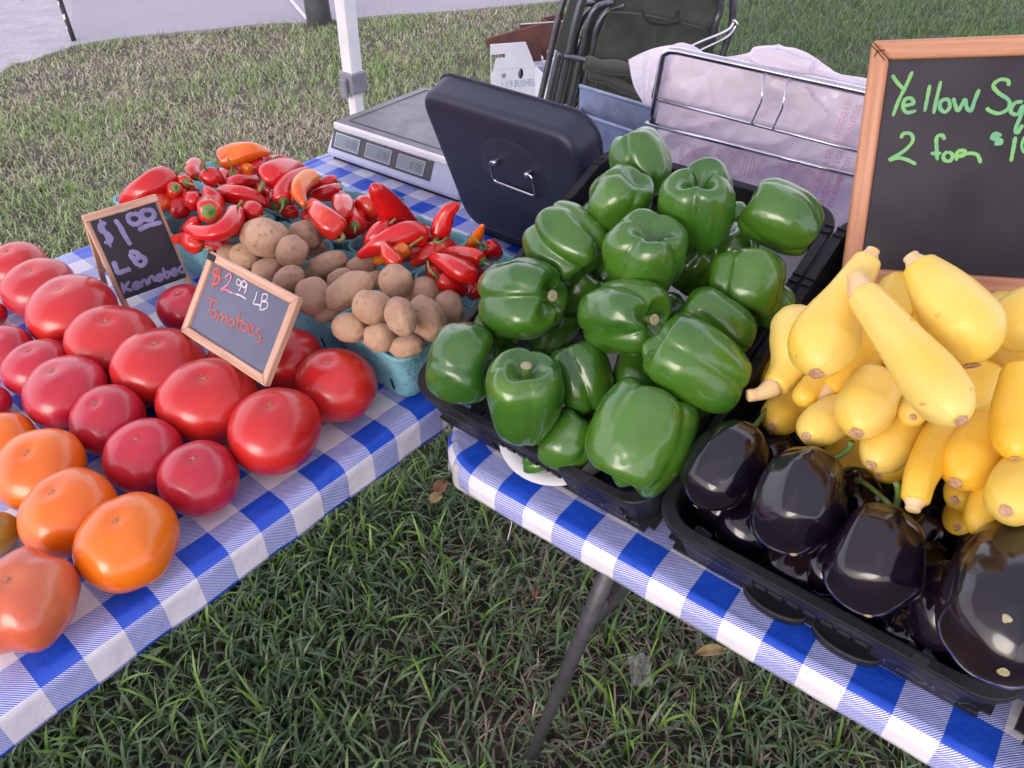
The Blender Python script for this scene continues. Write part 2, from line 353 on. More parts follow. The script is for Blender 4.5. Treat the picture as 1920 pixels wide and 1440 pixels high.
for bi, (xa, xb, ya_, yb, dens, seg) in enumerate(bands):
    x, y = scatter(xa, xb, ya_, yb, dens)
    k = frust(x, y) & on_lawn(x, y)
    # clumping: bare thatchy patches get fewer blades
    cl = vf(x, y, 5.5, 3); k &= rng.random(len(x)) < np.clip(.45 + 1.1 * (cl - .25), .25, 1)
    x = x[k]; y = y[k]; n = len(x)
    dry = vf(x, y, .9, 21) + .35 * (vf(x, y, 4.0, 33) - .5)
    # the left of the lawn is sun-bleached, the right stays green, under the stall it is lush
    yy = np.clip((y - 1.1) / 1.2, 0, 1)
    bias = np.where(x < 0.4, np.clip(.62 - .0 * x, 0, 1), .20) * yy + .12 * (1 - yy)
    bias = np.where((x >= .4), .12 * yy + .22 * (1 - yy), bias)
    bias = bias * np.clip(1.2 - np.clip(x + .2, 0, 1) * .8, .3, 1)
    pdry = np.clip(bias + (dry - .5) * np.where(y < 1.3, 2.0, 1.5), .04, .92)
    isdry = rng.random(n) < pdry
    bright = (~isdry) & (rng.random(n) < .07 * (1 + 2 * (vf(x, y, 7, 51) > .62)))
    far = yy
    Ln = rng.uniform(.028, .082, n) * (1 - .35 * far) * np.where(isdry, .75, 1) * np.where(bright, 1.25, 1)
    lean = rng.uniform(.25, 1.35, n) + np.where(isdry, .35, 0); az = rng.uniform(0, 2 * np.pi, n)
    wd = rng.uniform(.0012, .0031, n) * (1 + .22 * (1 - far)) * (1 + np.array(.12 * far)) * (1.0 + .35 * (bi > 2)) * np.where(isdry, .8, 1)
    dx, dy = np.cos(az), np.sin(az); px_, py_ = -dy, dx
    ta = rng.uniform(-.9, .9, n); qx = px_ * np.cos(ta) + dx * np.sin(ta); qy = py_ * np.cos(ta) + dy * np.sin(ta)
    S_ = seg + 1; ring = 2 * S_ + 1
    V = np.zeros((n, ring, 3))
    for j in range(S_):
        t = j / S_; ang = lean * t
        fwd = Ln * (np.sin(lean * t) * t * .9); hgt = Ln * t * np.cos(lean * t * .8)
        ww = wd * (1 - .35 * t)
        V[:, 2 * j, 0] = x + dx * fwd - qx * ww; V[:, 2 * j, 1] = y + dy * fwd - qy * ww; V[:, 2 * j, 2] = hgt - .002
        V[:, 2 * j + 1, 0] = x + dx * fwd + qx * ww; V[:, 2 * j + 1, 1] = y + dy * fwd + qy * ww; V[:, 2 * j + 1, 2] = hgt - .002
    fwd = Ln * np.sin(lean) * .95; hgt = Ln * np.cos(lean * .85)
    V[:, -1, 0] = x + dx * fwd; V[:, -1, 1] = y + dy * fwd; V[:, -1, 2] = np.maximum(hgt, .004)
    fs = []
    for j in range(S_ - 1):
        fs += [(2 * j, 2 * j + 1, 2 * j + 3), (2 * j, 2 * j + 3, 2 * j + 2)]
    fs.append((2 * S_ - 2, 2 * S_ - 1, 2 * S_))
    fs = np.array(fs); off = base + np.arange(n)[:, None, None] * ring
    faces.append((fs[None] + off).reshape(-1, 3)); verts.append(V.reshape(-1, 3)); base += n * ring
    g1 = np.array([.050, .090, .042]); g2 = np.array([.150, .225, .105]); g3 = np.array([.16, .29, .045]); d1 = np.array([.36, .31, .235]); d2 = np.array([.17, .14, .11])
    u = rng.random(n)[:, None]; gg = g1 * (1 - u) + g2 * u; 
    lft = np.clip((1.0 - x) / 1.4, 0, 1)[:, None]; gg = gg * (1 + far[:, None] * (np.array([.05, .10, .0]) + lft * np.array([1.35, .95, .95])))
    dd = d1 * (1 - u) + d2 * u; dd = np.where(far[:, None] > .5, dd * (1 + lft * np.array([.78, .86, .82])), dd)
    c = np.where(isdry[:, None], dd, gg); c = np.where(bright[:, None], g3 * (.7 + .5 * u), c)
    c = c * (.8 + .4 * rng.random(n)[:, None])
    cols.append(np.repeat(c, ring, axis=0))
V = np.concatenate(verts); Fc = np.concatenate(faces); Cc = np.concatenate(cols)
me = bpy.data.meshes.new('grass'); me.vertices.add(len(V)); me.vertices.foreach_set('co', V.ravel())
me.loops.add(len(Fc) * 3); me.loops.foreach_set('vertex_index', Fc.ravel().astype(np.int32))
me.polygons.add(len(Fc)); me.polygons.foreach_set('loop_start', np.arange(0, len(Fc) * 3, 3, dtype=np.int32))
me.update(calc_edges=True)
ca = me.color_attributes.new('blade_colour', 'FLOAT_COLOR', 'POINT')
ca.data.foreach_set('color', np.concatenate([Cc, np.ones((len(Cc), 1))], axis=1).ravel().astype(np.float32))
print('grass tris', len(Fc))
m, nt, b = newmat('grass_blade'); N = nt.nodes; L = nt.links
at_ = N.new('ShaderNodeAttribute'); at_.attribute_name = 'blade_colour'; L.new(at_.outputs['Color'], b.inputs['Base Color'])
b.inputs['Roughness'].default_value = .42; b.inputs['Specular IOR Level'].default_value = .5
tr = N.new('ShaderNodeBsdfTranslucent'); L.new(at_.outputs['Color'], tr.inputs[0]); ms = N.new('ShaderNodeMixShader'); ms.inputs[0].default_value = .25
L.new(b.outputs[0], ms.inputs[1]); L.new(tr.outputs[0], ms.inputs[2]); L.new(ms.outputs[0], N['Material Output'].inputs[0])
me.materials.append(m); go = bpy.data.objects.new('grass', me); link(go); tag(go, 'short mown grass, green under the tables and dry toward the road', 'grass', kind='stuff')

# ================================================================ tablecloth material
def gingham(name, diag):
    m, nt, b = newmat(name); N = nt.nodes; L = nt.links
    uv = N.new('ShaderNodeUVMap'); uv.uv_map = 'UVMap'; sp = N.new('ShaderNodeSeparateXYZ'); L.new(uv.outputs[0], sp.inputs[0])
    def mth(op, a, b_=None, c=None):
        n = N.new('ShaderNodeMath'); n.operation = op
        for i, v in enumerate((a, b_, c)):
            if v is None: continue
            if isinstance(v, (int, float)): n.inputs[i].default_value = v
            else: L.new(v, n.inputs[i])
        return n.outputs[0]
    def odd(v): return mth('GREATER_THAN', mth('FLOORED_MODULO', v, 2.0), 1.0)
    u_, v_ = sp.outputs[0], sp.outputs[1]
    ou_, ov_ = odd(u_), odd(v_)
    blue = mth('MULTIPLY', mth('SUBTRACT', 1, ou_), mth('SUBTRACT', 1, ov_))
    half = mth('ABSOLUTE', mth('SUBTRACT', ou_, ov_))
    st = mth('ADD', mth('MULTIPLY', u_, 15.0), mth('MULTIPLY', v_, 15.0 * diag))
    stripe = mth('GREATER_THAN', mth('FRACT', st), .44)
    f = mth('ADD', blue, mth('MULTIPLY', half, stripe))
    tcn = N.new('ShaderNodeTexCoord'); nz = N.new('ShaderNodeTexNoise'); nz.inputs['Scale'].default_value = 60; nz.inputs['Detail'].default_value = 5
    L.new(tcn.outputs['Object'], nz.inputs['Vector'])
    mb = N.new('ShaderNodeMix'); mb.data_type = 'RGBA'; mb.inputs[6].default_value = (.008, .062, .52, 1); mb.inputs[7].default_value = (.018, .095, .62, 1); L.new(nz.outputs['Fac'], mb.inputs[0])
    mh = N.new('ShaderNodeMix'); mh.data_type = 'RGBA'; mh.inputs[6].default_value = (.05, .12, .58, 1); L.new(mb.outputs[2], mh.inputs[7]); L.new(blue, mh.inputs[0])
    mx = N.new('ShaderNodeMix'); mx.data_type = 'RGBA'; mx.inputs[6].default_value = (.72, .70, .77, 1); L.new(mh.outputs[2], mx.inputs[7]); L.new(f, mx.inputs[0])
    L.new(mx.outputs[2], b.inputs['Base Color']); b.inputs['Roughness'].default_value = .38
    n2 = N.new('ShaderNodeTexNoise'); n2.inputs['Scale'].default_value = 35; n2.inputs['Detail'].default_value = 4; L.new(tcn.outputs['Object'], n2.inputs['Vector'])
    bp = N.new('ShaderNodeBump'); bp.inputs['Strength'].default_value = .42; bp.inputs['Distance'].default_value = .006; L.new(n2.outputs['Fac'], bp.inputs['Height'])
    b2 = N.new('ShaderNodeBump'); b2.inputs['Strength'].default_value = .12; b2.inputs['Distance'].default_value = .001; n3 = N.new('ShaderNodeTexNoise'); n3.inputs['Scale'].default_value = 500
    L.new(tcn.outputs['Object'], n3.inputs['Vector']); L.new(n3.outputs['Fac'], b2.inputs['Height']); L.new(bp.outputs[0], b2.inputs['Normal']); L.new(b2.outputs[0], b.inputs['Normal'])
    return m
# a cloth section profile: (arc cells, out, down), out measured from the table's top edge
def wrap(sarc, edge, R, drop):
    """arc length position past -> (pos, dz); flat until edge-R, then bends over with radius R"""
    fl = edge - R
    if sarc <= fl: return sarc, 0.0
    q = sarc - fl
    if q < R * math.pi / 2:
        a = q / R; return fl + R * math.sin(a), -R * (1 - math.cos(a))
    d = q - R * math.pi / 2
    return edge - .06 * d * d, -R - d
def cloth(name, E_, G_, org_, ulo, uhi, vlo, vhi, eu, ev, mat, label, hem, seed, rc=0):
    """E_,G_ axes; org_ world point of cell (0,0); ulo..uhi arc range; eu=(low edge, high edge) of table"""
    q = MB(); us = sorted(set(list(np.arange(ulo, uhi, .5)) + list(np.arange(eu[1] - .8, uhi, .08)) + list(np.arange(ulo, eu[0] + .8, .08)) + [uhi]))
    vs2 = sorted(set(list(np.arange(vlo, vhi, .5)) + list(np.arange(vlo, ev[0] + .8, .1)) + list(np.arange(ev[1] - .8, vhi, .1)) + [vhi]))
    uvs = []
    for u in us:
        for v in vs2:
            if u > (eu[0] + eu[1]) / 2: pu, du = wrap(u, eu[1], .42, 1)
            else: pu, du = wrap(-u, -eu[0], .42, 1); pu = -pu
            if v > (ev[0] + ev[1]) / 2: pv_, dv = wrap(v, ev[1], .42, 1)
            else: pv_, dv = wrap(-v, -ev[0], .42, 1); pv_ = -pv_
            d = du + dv
            if du < 0 and dv < 0: d = min(du, dv) * 1.02
            wob = (vnoise(np.array([u * .9]), np.array([v * .9]), .8, seed)[0] - .5)
            k = max(0, -d - .3)
            if rc:
                dx_, dy_ = rc - (pu - eu[0]), rc - (pv_ - ev[0])
                if dx_ > 0 and dy_ > 0:
                    f_ = max(dx_, dy_) / math.hypot(dx_, dy_); pu = eu[0] + rc - dx_ * f_; pv_ = ev[0] + rc - dy_ * f_
            pos = org_ + E_ * (pu * CELL) + G_ * (pv_ * CELL) + Vector((0, 0, d * CELL + (0 if d < -.01 else .0011 * wob * 2)))
            ripple = k * .035 * math.sin(v * 2.1 + 3 * wob) + k * .03 * math.sin(u * 2.7 + 2 * wob)
            if abs(du) > .01: pos = pos + E_ * (ripple * CELL * (1 if u > 0 else -1))
            if abs(dv) > .01: pos = pos + G_ * (ripple * CELL * (1 if v > 0 else -1))
            q.v.append(pos); uvs.append((u, v))
    nv = len(vs2)
    for i in range(len(us) - 1):
        for j in range(nv - 1):
            q.f.append((i * nv + j, (i + 1) * nv + j, (i + 1) * nv + j + 1, i * nv + j + 1))
    q.uv = uvs
    o = q.build(name, mat, smooth=True, origin=org_ + E_ * (eu[0] * CELL) + G_ * (ev[0] * CELL))
    tag(o, label, 'tablecloth')
    md = o.modifiers.new('thick', 'SOLIDIFY'); md.thickness = .0007; md.offset = 0
    return o
# left table: u along EL (0 = lattice), v along -GL
orgL = EL * (OU * CELL) - GL * (OV * CELL) * 1 + Vector((0, 0, T))
# lattice point (u,v) -> EL*(u+OU) - GL*(v+OV)
orgL = EL * (OU * CELL) - GL * (OV * CELL) + Vector((0, 0, T))
LV0, LV1 = -12.6, 45.0
cloth('tablecloth', EL, -GL, orgL, -9.6, 12.1, LV0 - 1.2, LV1 + 1.5, (-8.3, 10.98), (LV0, LV1), gingham('blue_gingham', 1.0),
      'blue and white gingham vinyl cloth under the tomatoes and the blue baskets', 1, 3)
# right table: k along ER, v along GR from the front line
P0 = Vector((-0.44254093 * CELL, 15.45897211 * CELL, T + .002))
RK0, RK1 = -3.1, 58.0
RVW = 21.0
cloth('tablecloth', ER, GR, P0, RK0 - .95, RK1 + 1, -.80, RVW + 1.2, (RK0, RK1), (-.12, RVW), gingham('blue_gingham_turned', -1.0),
      'blue and white gingham vinyl cloth under the black crates, its corner hanging over the grass', 1, 9, rc=2.4)
MT['table_top'] = noisemat('grey_plastic_tabletop', (.5, .49, .47), (.44, .43, .42), scale=10, rough=.6)
# table bodies
def slab(q, O, E_, G_, a0, a1, b0, b1, z0, z1):
    o = O + E_ * a0 + G_ * b0
    return q.box(Vector((o.x, o.y, z0)), E_ * (a1 - a0), G_ * (b1 - b0), Vector((0, 0, z1 - z0)))
cL = Vector((orgL.x, orgL.y, 0))
tL = thing('folding_table', 'long folding table under the tomatoes and blue produce baskets', 'table', cL + EL * (1.3 * CELL) - GL * (14 * CELL))
q = MB(); slab(q, cL, EL, -GL, -8.2 * CELL, 10.85 * CELL, (LV0 + .1) * CELL, (LV1 - .1) * CELL, T - .035, T - .002); q.build('tabletop', MT['table_top'], tL, bevel=.008)
for (u, v) in ((-6.5, LV0 + 5), (9.0, LV0 + 5), (-6.5, LV1 - 5), (9.0, LV1 - 5)):
    p = cL + EL * (u * CELL) - GL * (v * CELL); q = MB(); q.tube([Vector((p.x, p.y, 0)), Vector((p.x, p.y, T - .036))], .0135, 12); q.build('leg', MT['leg_metal'], tL, smooth=True)
for v in (LV0 + 5, LV1 - 5):
    a = cL + EL * (-6.5 * CELL) - GL * (v * CELL); b_ = cL + EL * (9.0 * CELL) - GL * (v * CELL); q = MB()
    q.tube([Vector((a.x, a.y, .25)), Vector((b_.x, b_.y, .25))], .010, 10); q.build('stretcher', MT['leg_metal'], tL, smooth=True)
cR = Vector((P0.x, P0.y, 0))
tR = thing('folding_table', 'folding table under the crates of peppers, eggplants and squash, with a splayed grey leg', 'table', cR + ER * (28 * CELL) + GR * (10 * CELL))
q = MB(); slab(q, cR, ER, GR, (RK0 + 1.2) * CELL, (RK1 - .1) * CELL, .02 * CELL, (RVW - .1) * CELL, T - .035, T - .001); q.build('tabletop', MT['table_top'], tR, bevel=.008)
foot = at(993, 1425, 0.0); topl = at(1140, 1075, T - .04)
foot2 = foot + GR * (.42); topl2 = topl + GR * (.34)
# splayed leg pair with a bent elbow near the floor, plus a diagonal brace
for (a, b_) in ((foot, topl), (foot2, topl2)):
    q = MB(); kn = a.lerp(b_, .13) + Vector((-.010, -.006, 0)) * 0
    q.tube([a, a.lerp(b_, .5), b_ + (b_ - a) * .02], .0080, 16); q.build('leg', MT['leg_metal'], tR, smooth=True)
q = MB(); q.tube([foot.lerp(topl, .86), foot2.lerp(topl2, .86)], .009, 12); q.build('stretcher', MT['leg_metal'], tR, smooth=True)
br0 = foot.lerp(topl, .80) + GR * .012; q = MB(); q.tube([br0, at(1190, 1085, T - .04) + GR * .05], .007, 12); q.build('brace', MT['leg_metal'], tR, smooth=True)
q = MB(); q.tube([foot - Vector((0, 0, .002)), foot + (topl - foot).normalized() * .035], .0115, 16); q.build('rubber_foot', MT['dark'], tR, smooth=True)
fr = cR + ER * (52 * CELL)
for v in (3, 18):
    p = fr + GR * (v * CELL); q = MB(); q.tube([p, p + Vector((0, 0, T - .036))], .0138, 12); q.build('leg', MT['leg_metal'], tR, smooth=True)

# ================================================================ canopy
LEG = atdist(654, 70, 1.95); 
lp = Vector((LEG.x, LEG.y, 0)); lowp = atdist(667, 189, 1.95)
cn = thing('canopy_tent', 'white pop-up canopy on a square white leg with a grey slider, beside the scale', 'canopy', lp)
def sq(q, a, b_, h, X, Y): 
    a = Vector(a); b_ = Vector(b_); q.hexa([a - X * h - Y * h, a + X * h - Y * h, a + X * h + Y * h, a - X * h + Y * h, b_ - X * h - Y * h, b_ + X * h - Y * h, b_ + X * h + Y * h, b_ - X * h + Y * h])
SPAN = 2.9
corners = [lp, lp + EL * SPAN, lp + EL * SPAN - GL * SPAN, lp - GL * SPAN]
tilt = (LEG - lowp); tilt = tilt / tilt.z
for i, c in enumerate(corners):
    zj = lowp.z + .045
    tl = tilt if i == 0 else Vector((0, 0, 1))
    basep = (lowp - tl * lowp.z) if i == 0 else c
    q = MB(); sq(q, basep, basep + tl * (zj + .3), .0135, EL, GL); q.build('inner_leg', MT['white_metal'], cn, bevel=.002)
    q = MB(); sq(q, basep + tl * zj, basep + tl * 2.05, .0178, EL, GL); q.build('outer_leg', MT['white_metal'], cn, bevel=.003)
    q = MB(); sq(q, basep + tl * (zj - .022), basep + tl * (zj + .028), .024, EL, GL)
    s = q.build('slider', MT['grey_plastic'], cn, bevel=.004)
    q = MB(); pp = basep + tl * (zj - .03) - GL * .026 - EL * .012; q.box(pp, EL * .022, -GL * .010, tl * .045); q.build('lever', MT['grey_plastic'], s, bevel=.003)
    q = MB(); q.box(basep - EL * .04 - GL * .04 + Vector((0, 0, .002)), EL * .08, GL * .08, Vector((0, 0, .005))); q.build('foot_plate', MT['white_metal'], cn)
m, nt, b = newmat('canopy_cloth'); N = nt.nodes; L = nt.links
b.inputs['Base Color'].default_value = (.84, .83, .90, 1); b.inputs['Roughness'].default_value = .8
tr = N.new('ShaderNodeBsdfTranslucent'); tr.inputs[0].default_value = (.90, .89, .97, 1); ms = N.new('ShaderNodeMixShader'); ms.inputs[0].default_value = .42
L.new(b.outputs[0], ms.inputs[1]); L.new(tr.outputs[0], ms.inputs[2]); L.new(ms.outputs[0], N['Material Output'].inputs[0]); MT['canopy'] = m
ctr = sum(corners, Vector()) / 4
q = MB(); rimz = 2.06; nn = 12
rp_ = []
for i in range(4):
    a, b_ = corners[i], corners[(i + 1) % 4]
    for k in range(nn):
        p = a.lerp(b_, k / nn); rp_.append(p)
for ring_, (s, z) in enumerate(((1.01, rimz - .24), (1.015, rimz), (.66, rimz + .28), (.33, rimz + .56), (.02, rimz + .86))):
    for p in rp_: 
        c = ctr + (p - ctr) * s; q.v.append(Vector((c.x, c.y, z)))
n4 = 4 * nn
for r_ in range(4):
    for k in range(n4): q.f.append((r_ * n4 + k, r_ * n4 + (k + 1) % n4, (r_ + 1) * n4 + (k + 1) % n4, (r_ + 1) * n4 + k))
q.build('roof_cloth', MT['canopy'], cn, smooth=True)

# ================================================================ posts by the road
pb = at(600, 46, 0); r_ = wpx(22, pb)
q = MB(); q.tube([pb, pb + Vector((-.02, 0, 1.2)), pb + Vector((-.04, 0, 3.2))], [r_ * 1.05, r_, r_ * .95], 28)
MT['post'] = noisemat('dark_grey_post', (.12, .125, .15), (.16, .165, .19), scale=12, rough=.6, bump=.1, c3=(.3, .3, .33), c3scale=22, c3lo=.68, c3hi=.72)
tag(q.build('post', MT['post'], smooth=True, origin=pb), 'thick round dark grey post at the edge of the lawn behind the canopy leg', 'post')
pb = at(140, 80, 0); r_ = wpx(4.6, pb)
MT['stake'] = noisemat('stake_black', (.02, .02, .03), (.035, .035, .045), scale=30, rough=.6)
MT['stake_w'] = noisemat('stake_white', (.7, .68, .75), (.6, .58, .66), rough=.7)
st = thing('marker_stake', 'thin dark stake with peeling white marks standing at the lawn edge', 'stake', pb)
q = MB(); pts = [pb + Vector((-.012 * z, 0, z)) for z in np.linspace(0, 1.3, 16)]; q.tube(pts, r_, 10); q.build('stake_rod', MT['stake'], st, smooth=True)
random.seed(4)
q = MB()
for i in range(22):
    z = .08 + i * .055 + random.uniform(-.012, .012); a = -math.pi / 2 + random.uniform(-.9, .9); c = pb + Vector((-.012 * z, 0, z))
    d = Vector((math.cos(a), math.sin(a), 0)); s_ = Vector((-d.y, d.x, 0)); h = random.uniform(.01, .028); w_ = r_ * random.uniform(.3, .7)
    o = c + d * (r_ * .92); q.hexa([o - s_ * w_, o + s_ * w_ * .6, o + s_ * w_ * .6 + d * .003, o - s_ * w_ + d * .003, o - s_ * w_ * .2 + Vector((0, 0, h)), o + s_ * w_ + Vector((0, 0, h)), o + s_ * w_ + d * .003 + Vector((0, 0, h)), o - s_ * w_ * .2 + d * .003 + Vector((0, 0, h))])
q.build('white_marks', MT['stake_w'], st)
# ================================================================ flat text & handwriting
def text_geo(body, size):
    cu = bpy.data.curves.new('t', 'FONT'); cu.body = body; cu.size = size; cu.resolution_u = 2
    o = bpy.data.objects.new('t', cu); COL.objects.link(o)
    me = bpy.data.meshes.new_from_object(o.evaluated_get(bpy.context.evaluated_depsgraph_get()))
    vs_ = [v.co.copy() for v in me.vertices]; fs_ = [tuple(p.vertices) for p in me.polygons]
    bpy.data.objects.remove(o); bpy.data.curves.remove(cu); bpy.data.meshes.remove(me)
    return vs_, fs_
def put_text(q, body, size, O, X, Y, N_, off=.0006, bend=None):
    vs_, fs_ = text_geo(body, size)
    q.add([O + X * v.x + Y * v.y + N_ * off for v in vs_], fs_)
def stroke(q, pts, wid, N_, off=.0005, seed=0):
    """painted marker line lying on a surface; pts are world points"""
    if len(pts) < 2: return
    n = max(4, (len(pts) - 1) * 5); sp = [Vector(p) for p in cr_spline([tuple(p) for p in pts], n)]
    b0 = len(q.v); rn = random.Random(seed)
    for i, p in enumerate(sp):
        t = (sp[min(i + 1, n)] - sp[max(i - 1, 0)]); t = t.normalized() if t.length > 1e-9 else Vector((1, 0, 0))
        s_ = t.cross(N_).normalized(); ww = wid * .5 * (1 + .12 * rn.uniform(-1, 1))
        if i == 0 or i == n: ww *= .55
        q.v += [p - s_ * ww + N_ * off, p + N_ * (off + wid * .05), p + s_ * ww + N_ * off]
    for i in range(n):
        a = b0 + 3 * i
        q.f += [(a, a + 3, a + 4, a + 1), (a + 1, a + 4, a + 5, a + 2)]
GLY = {
 '$': ([[(.62, .82), (.4, .92), (.15, .8), (.2, .58), (.5, .48), (.62, .25), (.4, .08), (.08, .18)], [(.36, 1.08), (.36, -.1)]], .75),
 '1': ([[(.1, 1.0), (.1, 0)]], .3),
 '2': ([[(.05, .75), (.2, .98), (.5, .95), (.5, .65), (.25, .3), (.02, .03), (.3, .1), (.62, 0)]], .75),
 '9': ([[(.5, .82), (.3, 1.0), (.08, .8), (.2, .55), (.46, .68), (.5, .9), (.48, .4), (.38, 0)]], .62),
 '0': ([[(.3, 1), (.08, .8), (.05, .35), (.25, 0), (.5, .2), (.55, .7), (.34, 1.0)]], .7),
 '.': ([[(.02, .03), (.1, .02)]], .25),
 'L': ([[(.15, 1), (.1, .5), (.05, .05), (.3, .04), (.6, .1)]], .72),
 'B': ([[(.08, 1), (.08, 0)], [(.08, .98), (.4, .98), (.48, .75), (.3, .55), (.1, .5)], [(.1, .52), (.45, .48), (.55, .2), (.35, .0), (.08, .02)]], .72),
 'K': ([[(.08, 1), (.1, 0)], [(.55, .9), (.14, .45)], [(.14, .48), (.35, .25), (.62, .02)]], .66),
 'e': ([[(.05, .3), (.4, .36), (.32, .56), (.1, .5), (.04, .22), (.2, .02), (.46, .12)]], .5),
 'n': ([[(.05, .55), (.07, 0)], [(.07, .35), (.2, .55), (.36, .5), (.38, .2), (.46, .02)]], .5),
 'b': ([[(.06, 1), (.08, .02)], [(.08, .4), (.3, .5), (.4, .28), (.25, .02), (.08, .06)]], .48),
 'c': ([[(.4, .48), (.2, .55), (.05, .3), (.18, .03), (.42, .1)]], .46),
 'T': ([[(0, .95), (.65, .98)], [(.34, .96), (.3, 0)]], .62),
 'o': ([[(.22, .55), (.05, .38), (.08, .1), (.25, .0), (.42, .2), (.38, .48), (.2, .54)]], .5),
 'm': ([[(.04, .52), (.05, 0)], [(.05, .35), (.15, .52), (.26, .4), (.27, .02)], [(.27, .36), (.38, .52), (.5, .4), (.54, .0)]], .62),
 'a': ([[(.4, .5), (.18, .52), (.05, .25), (.18, .02), (.36, .15), (.41, .48)], [(.41, .5), (.42, .1), (.5, .02)]], .55),
 't': ([[(.2, .9), (.18, .15), (.3, 0)], [(.02, .6), (.4, .62)]], .42),
 's': ([[(.36, .5), (.18, .54), (.08, .4), (.3, .25), (.3, .06), (.05, .02)]], .42),
 'Y': ([[(0, 1), (.16, .78), (.3, .62)], [(.62, 1.05), (.3, .55), (.02, -.05)]], .58),
 'l': ([[(.12, 1), (.06, .5), (.02, 0)]], .26),
 'w': ([[(.0, .55), (.08, .05), (.25, .3), (.38, .0), (.6, .62), (.66, .7)]], .78),
 'S': ([[(.62, .82), (.45, .98), (.18, .85), (.28, .58), (.52, .35), (.4, .06), (.1, .04), (-.08, .18)]], .7),
 'q': ([[(.42, .5), (.2, .52), (.06, .28), (.2, .03), (.4, .2), (.44, .5), (.4, -.1), (.32, -.5)]], .52),
 'u': ([[(.05, .52), (.06, .12), (.2, .0), (.38, .2), (.4, .5), (.42, .02)]], .52),
 'h': ([[(.08, 1), (.06, 0)], [(.06, .35), (.22, .52), (.36, .4), (.38, .02)]], .5),
 'f': ([[(.46, .9), (.3, 1), (.2, .8), (.18, .0)], [(.0, .42), (.4, .46)]], .38),
 'R': ([[(.06, .62), (.04, .0)], [(.05, .6), (.3, .6), (.3, .35), (.08, .3), (.3, .3), (.6, .38), (.72, .0)]], .8),
 ' ': ([], .45), '_': ([], .12)}
def write(q, txt, O, X, Y, N_, wid, seed=0, jitter=.03, onp=None):
    """X, Y world vectors for one em across / cap height up"""
    rn = random.Random(seed); x = 0
    for ch in txt:
        g_, adv = GLY[ch]; dy = rn.uniform(-jitter, jitter)
        for s_ in g_:
            stroke(q, [O + X * (x + a) + Y * (b_ + dy) for a, b_ in s_], wid, N_, seed=rn.randint(0, 999))
        x += adv
def woodbar(q, uvs, O, X, Y, Z_, along):
    """box with uv running along its length"""
    n0 = len(q.v); q.box(O, X, Y, Z_)
    c = [(0, 0, 0), (1, 0, 0), (1, 1, 0), (0, 1, 0), (0, 0, 1), (1, 0, 1), (1, 1, 1), (0, 1, 1)]
    ls = [X.length, Y.length, Z_.length]; rr = random.uniform(0, 5)
    for a in c:
        al = a[along] * ls[along]; oth = sum(a[i] * ls[i] * (1 if i != 2 else .7) for i in range(3) if i != along)
        uvs.append((al + rr, oth + rr))
def frame_rect(root, O, X, Y, W, Hh, t, dep, N_, mat, bev=.0015, names='frame_rail'):
    """four mitred rails; O = outer lower-left on the front face, X right, Y up, N_ toward viewer"""
    def rail(p0, p1, p2, p3, axis):
        q = MB(); f_ = [p0, p1, p2, p3]; bk = [p - N_ * dep for p in f_]
        q.v = f_ + bk; q.f = [(0, 1, 2, 3), (7, 6, 5, 4), (1, 0, 4, 5), (2, 1, 5, 6), (3, 2, 6, 7), (0, 3, 7, 4)]
        ax_ = X if axis == 0 else Y; oth = Y if axis == 0 else X; rr = random.uniform(0, 4)
        q.uv = [((p - O).dot(ax_) + rr, (p - O).dot(oth) + .6 * (p - O).dot(N_)) for p in q.v]
        q.build(names, mat, root, bevel=bev)
    a, b_, c, d = O, O + X * W, O + X * W + Y * Hh, O + Y * Hh
    ai, bi_, ci, di = a + X * t + Y * t, b_ - X * t + Y * t, c - X * t - Y * t, d + X * t - Y * t
    rail(a, b_, bi_, ai, 0); rail(b_, c, ci, bi_, 1); rail(c, d, di, ci, 0); rail(d, a, ai, di, 1)
    q = MB(); o = ai - N_ * dep * .45; return o, W - 2 * t, Hh - 2 * t
def rotmat(a, b_, c):
    e = Vector((math.cos(a), math.sin(a), 0)); n = Vector((math.sin(a), -math.cos(a), 0))
    u = ZUP * math.cos(b_) + n * math.sin(b_)
    return e * math.cos(c) + u * math.sin(c), -e * math.sin(c) + u * math.cos(c)

# ---------------------------------------------------------------- A-frame sign: $1.00 LB Kennebec
a_, b_ = math.radians(41.25), math.radians(-20.78)
X, Y = rotmat(a_, b_, 0); N_ = X.cross(Y); 
BL = Vector((-.422, .7231, T + .03)); W, Hh = .0694, .0869
sg = thing('easel_sign', 'small easel chalkboard reading $1.00 LB Kennebec in lilac, standing beside the baskets', 'sign', Vector((BL.x, BL.y, T)) + X * W / 2)
q = MB(); q.box(BL - N_ * .003, X * W, Y * Hh, N_ * .003); q.build('chalkboard', MT['board'], sg, bevel=.0006)
lt = .0055; up = Y; k = (BL.z - T) / Y.z
def bar(nm, O, Xv, Yv, Zv, along, root, mat='wood', bev=.0007):
    q = MB(); uv = []; woodbar(q, uv, O, Xv, Yv, Zv, along); q.uv = uv; return q.build(nm, MT[mat], root, bevel=bev)
for sx in (0, 1):
    o = BL + X * (-lt * .75 if sx == 0 else W - lt * .25) - Y * k - N_ * .0105
    bar('leg', o, X * lt, N_ * .008, Y * (Hh + k + .002), 2, sg)
bar('top_rail', BL + Y * (Hh + .0005) - X * lt * .8 - N_ * .0105, X * (W + lt * 1.6), N_ * .0105, Y * .0075, 0, sg)
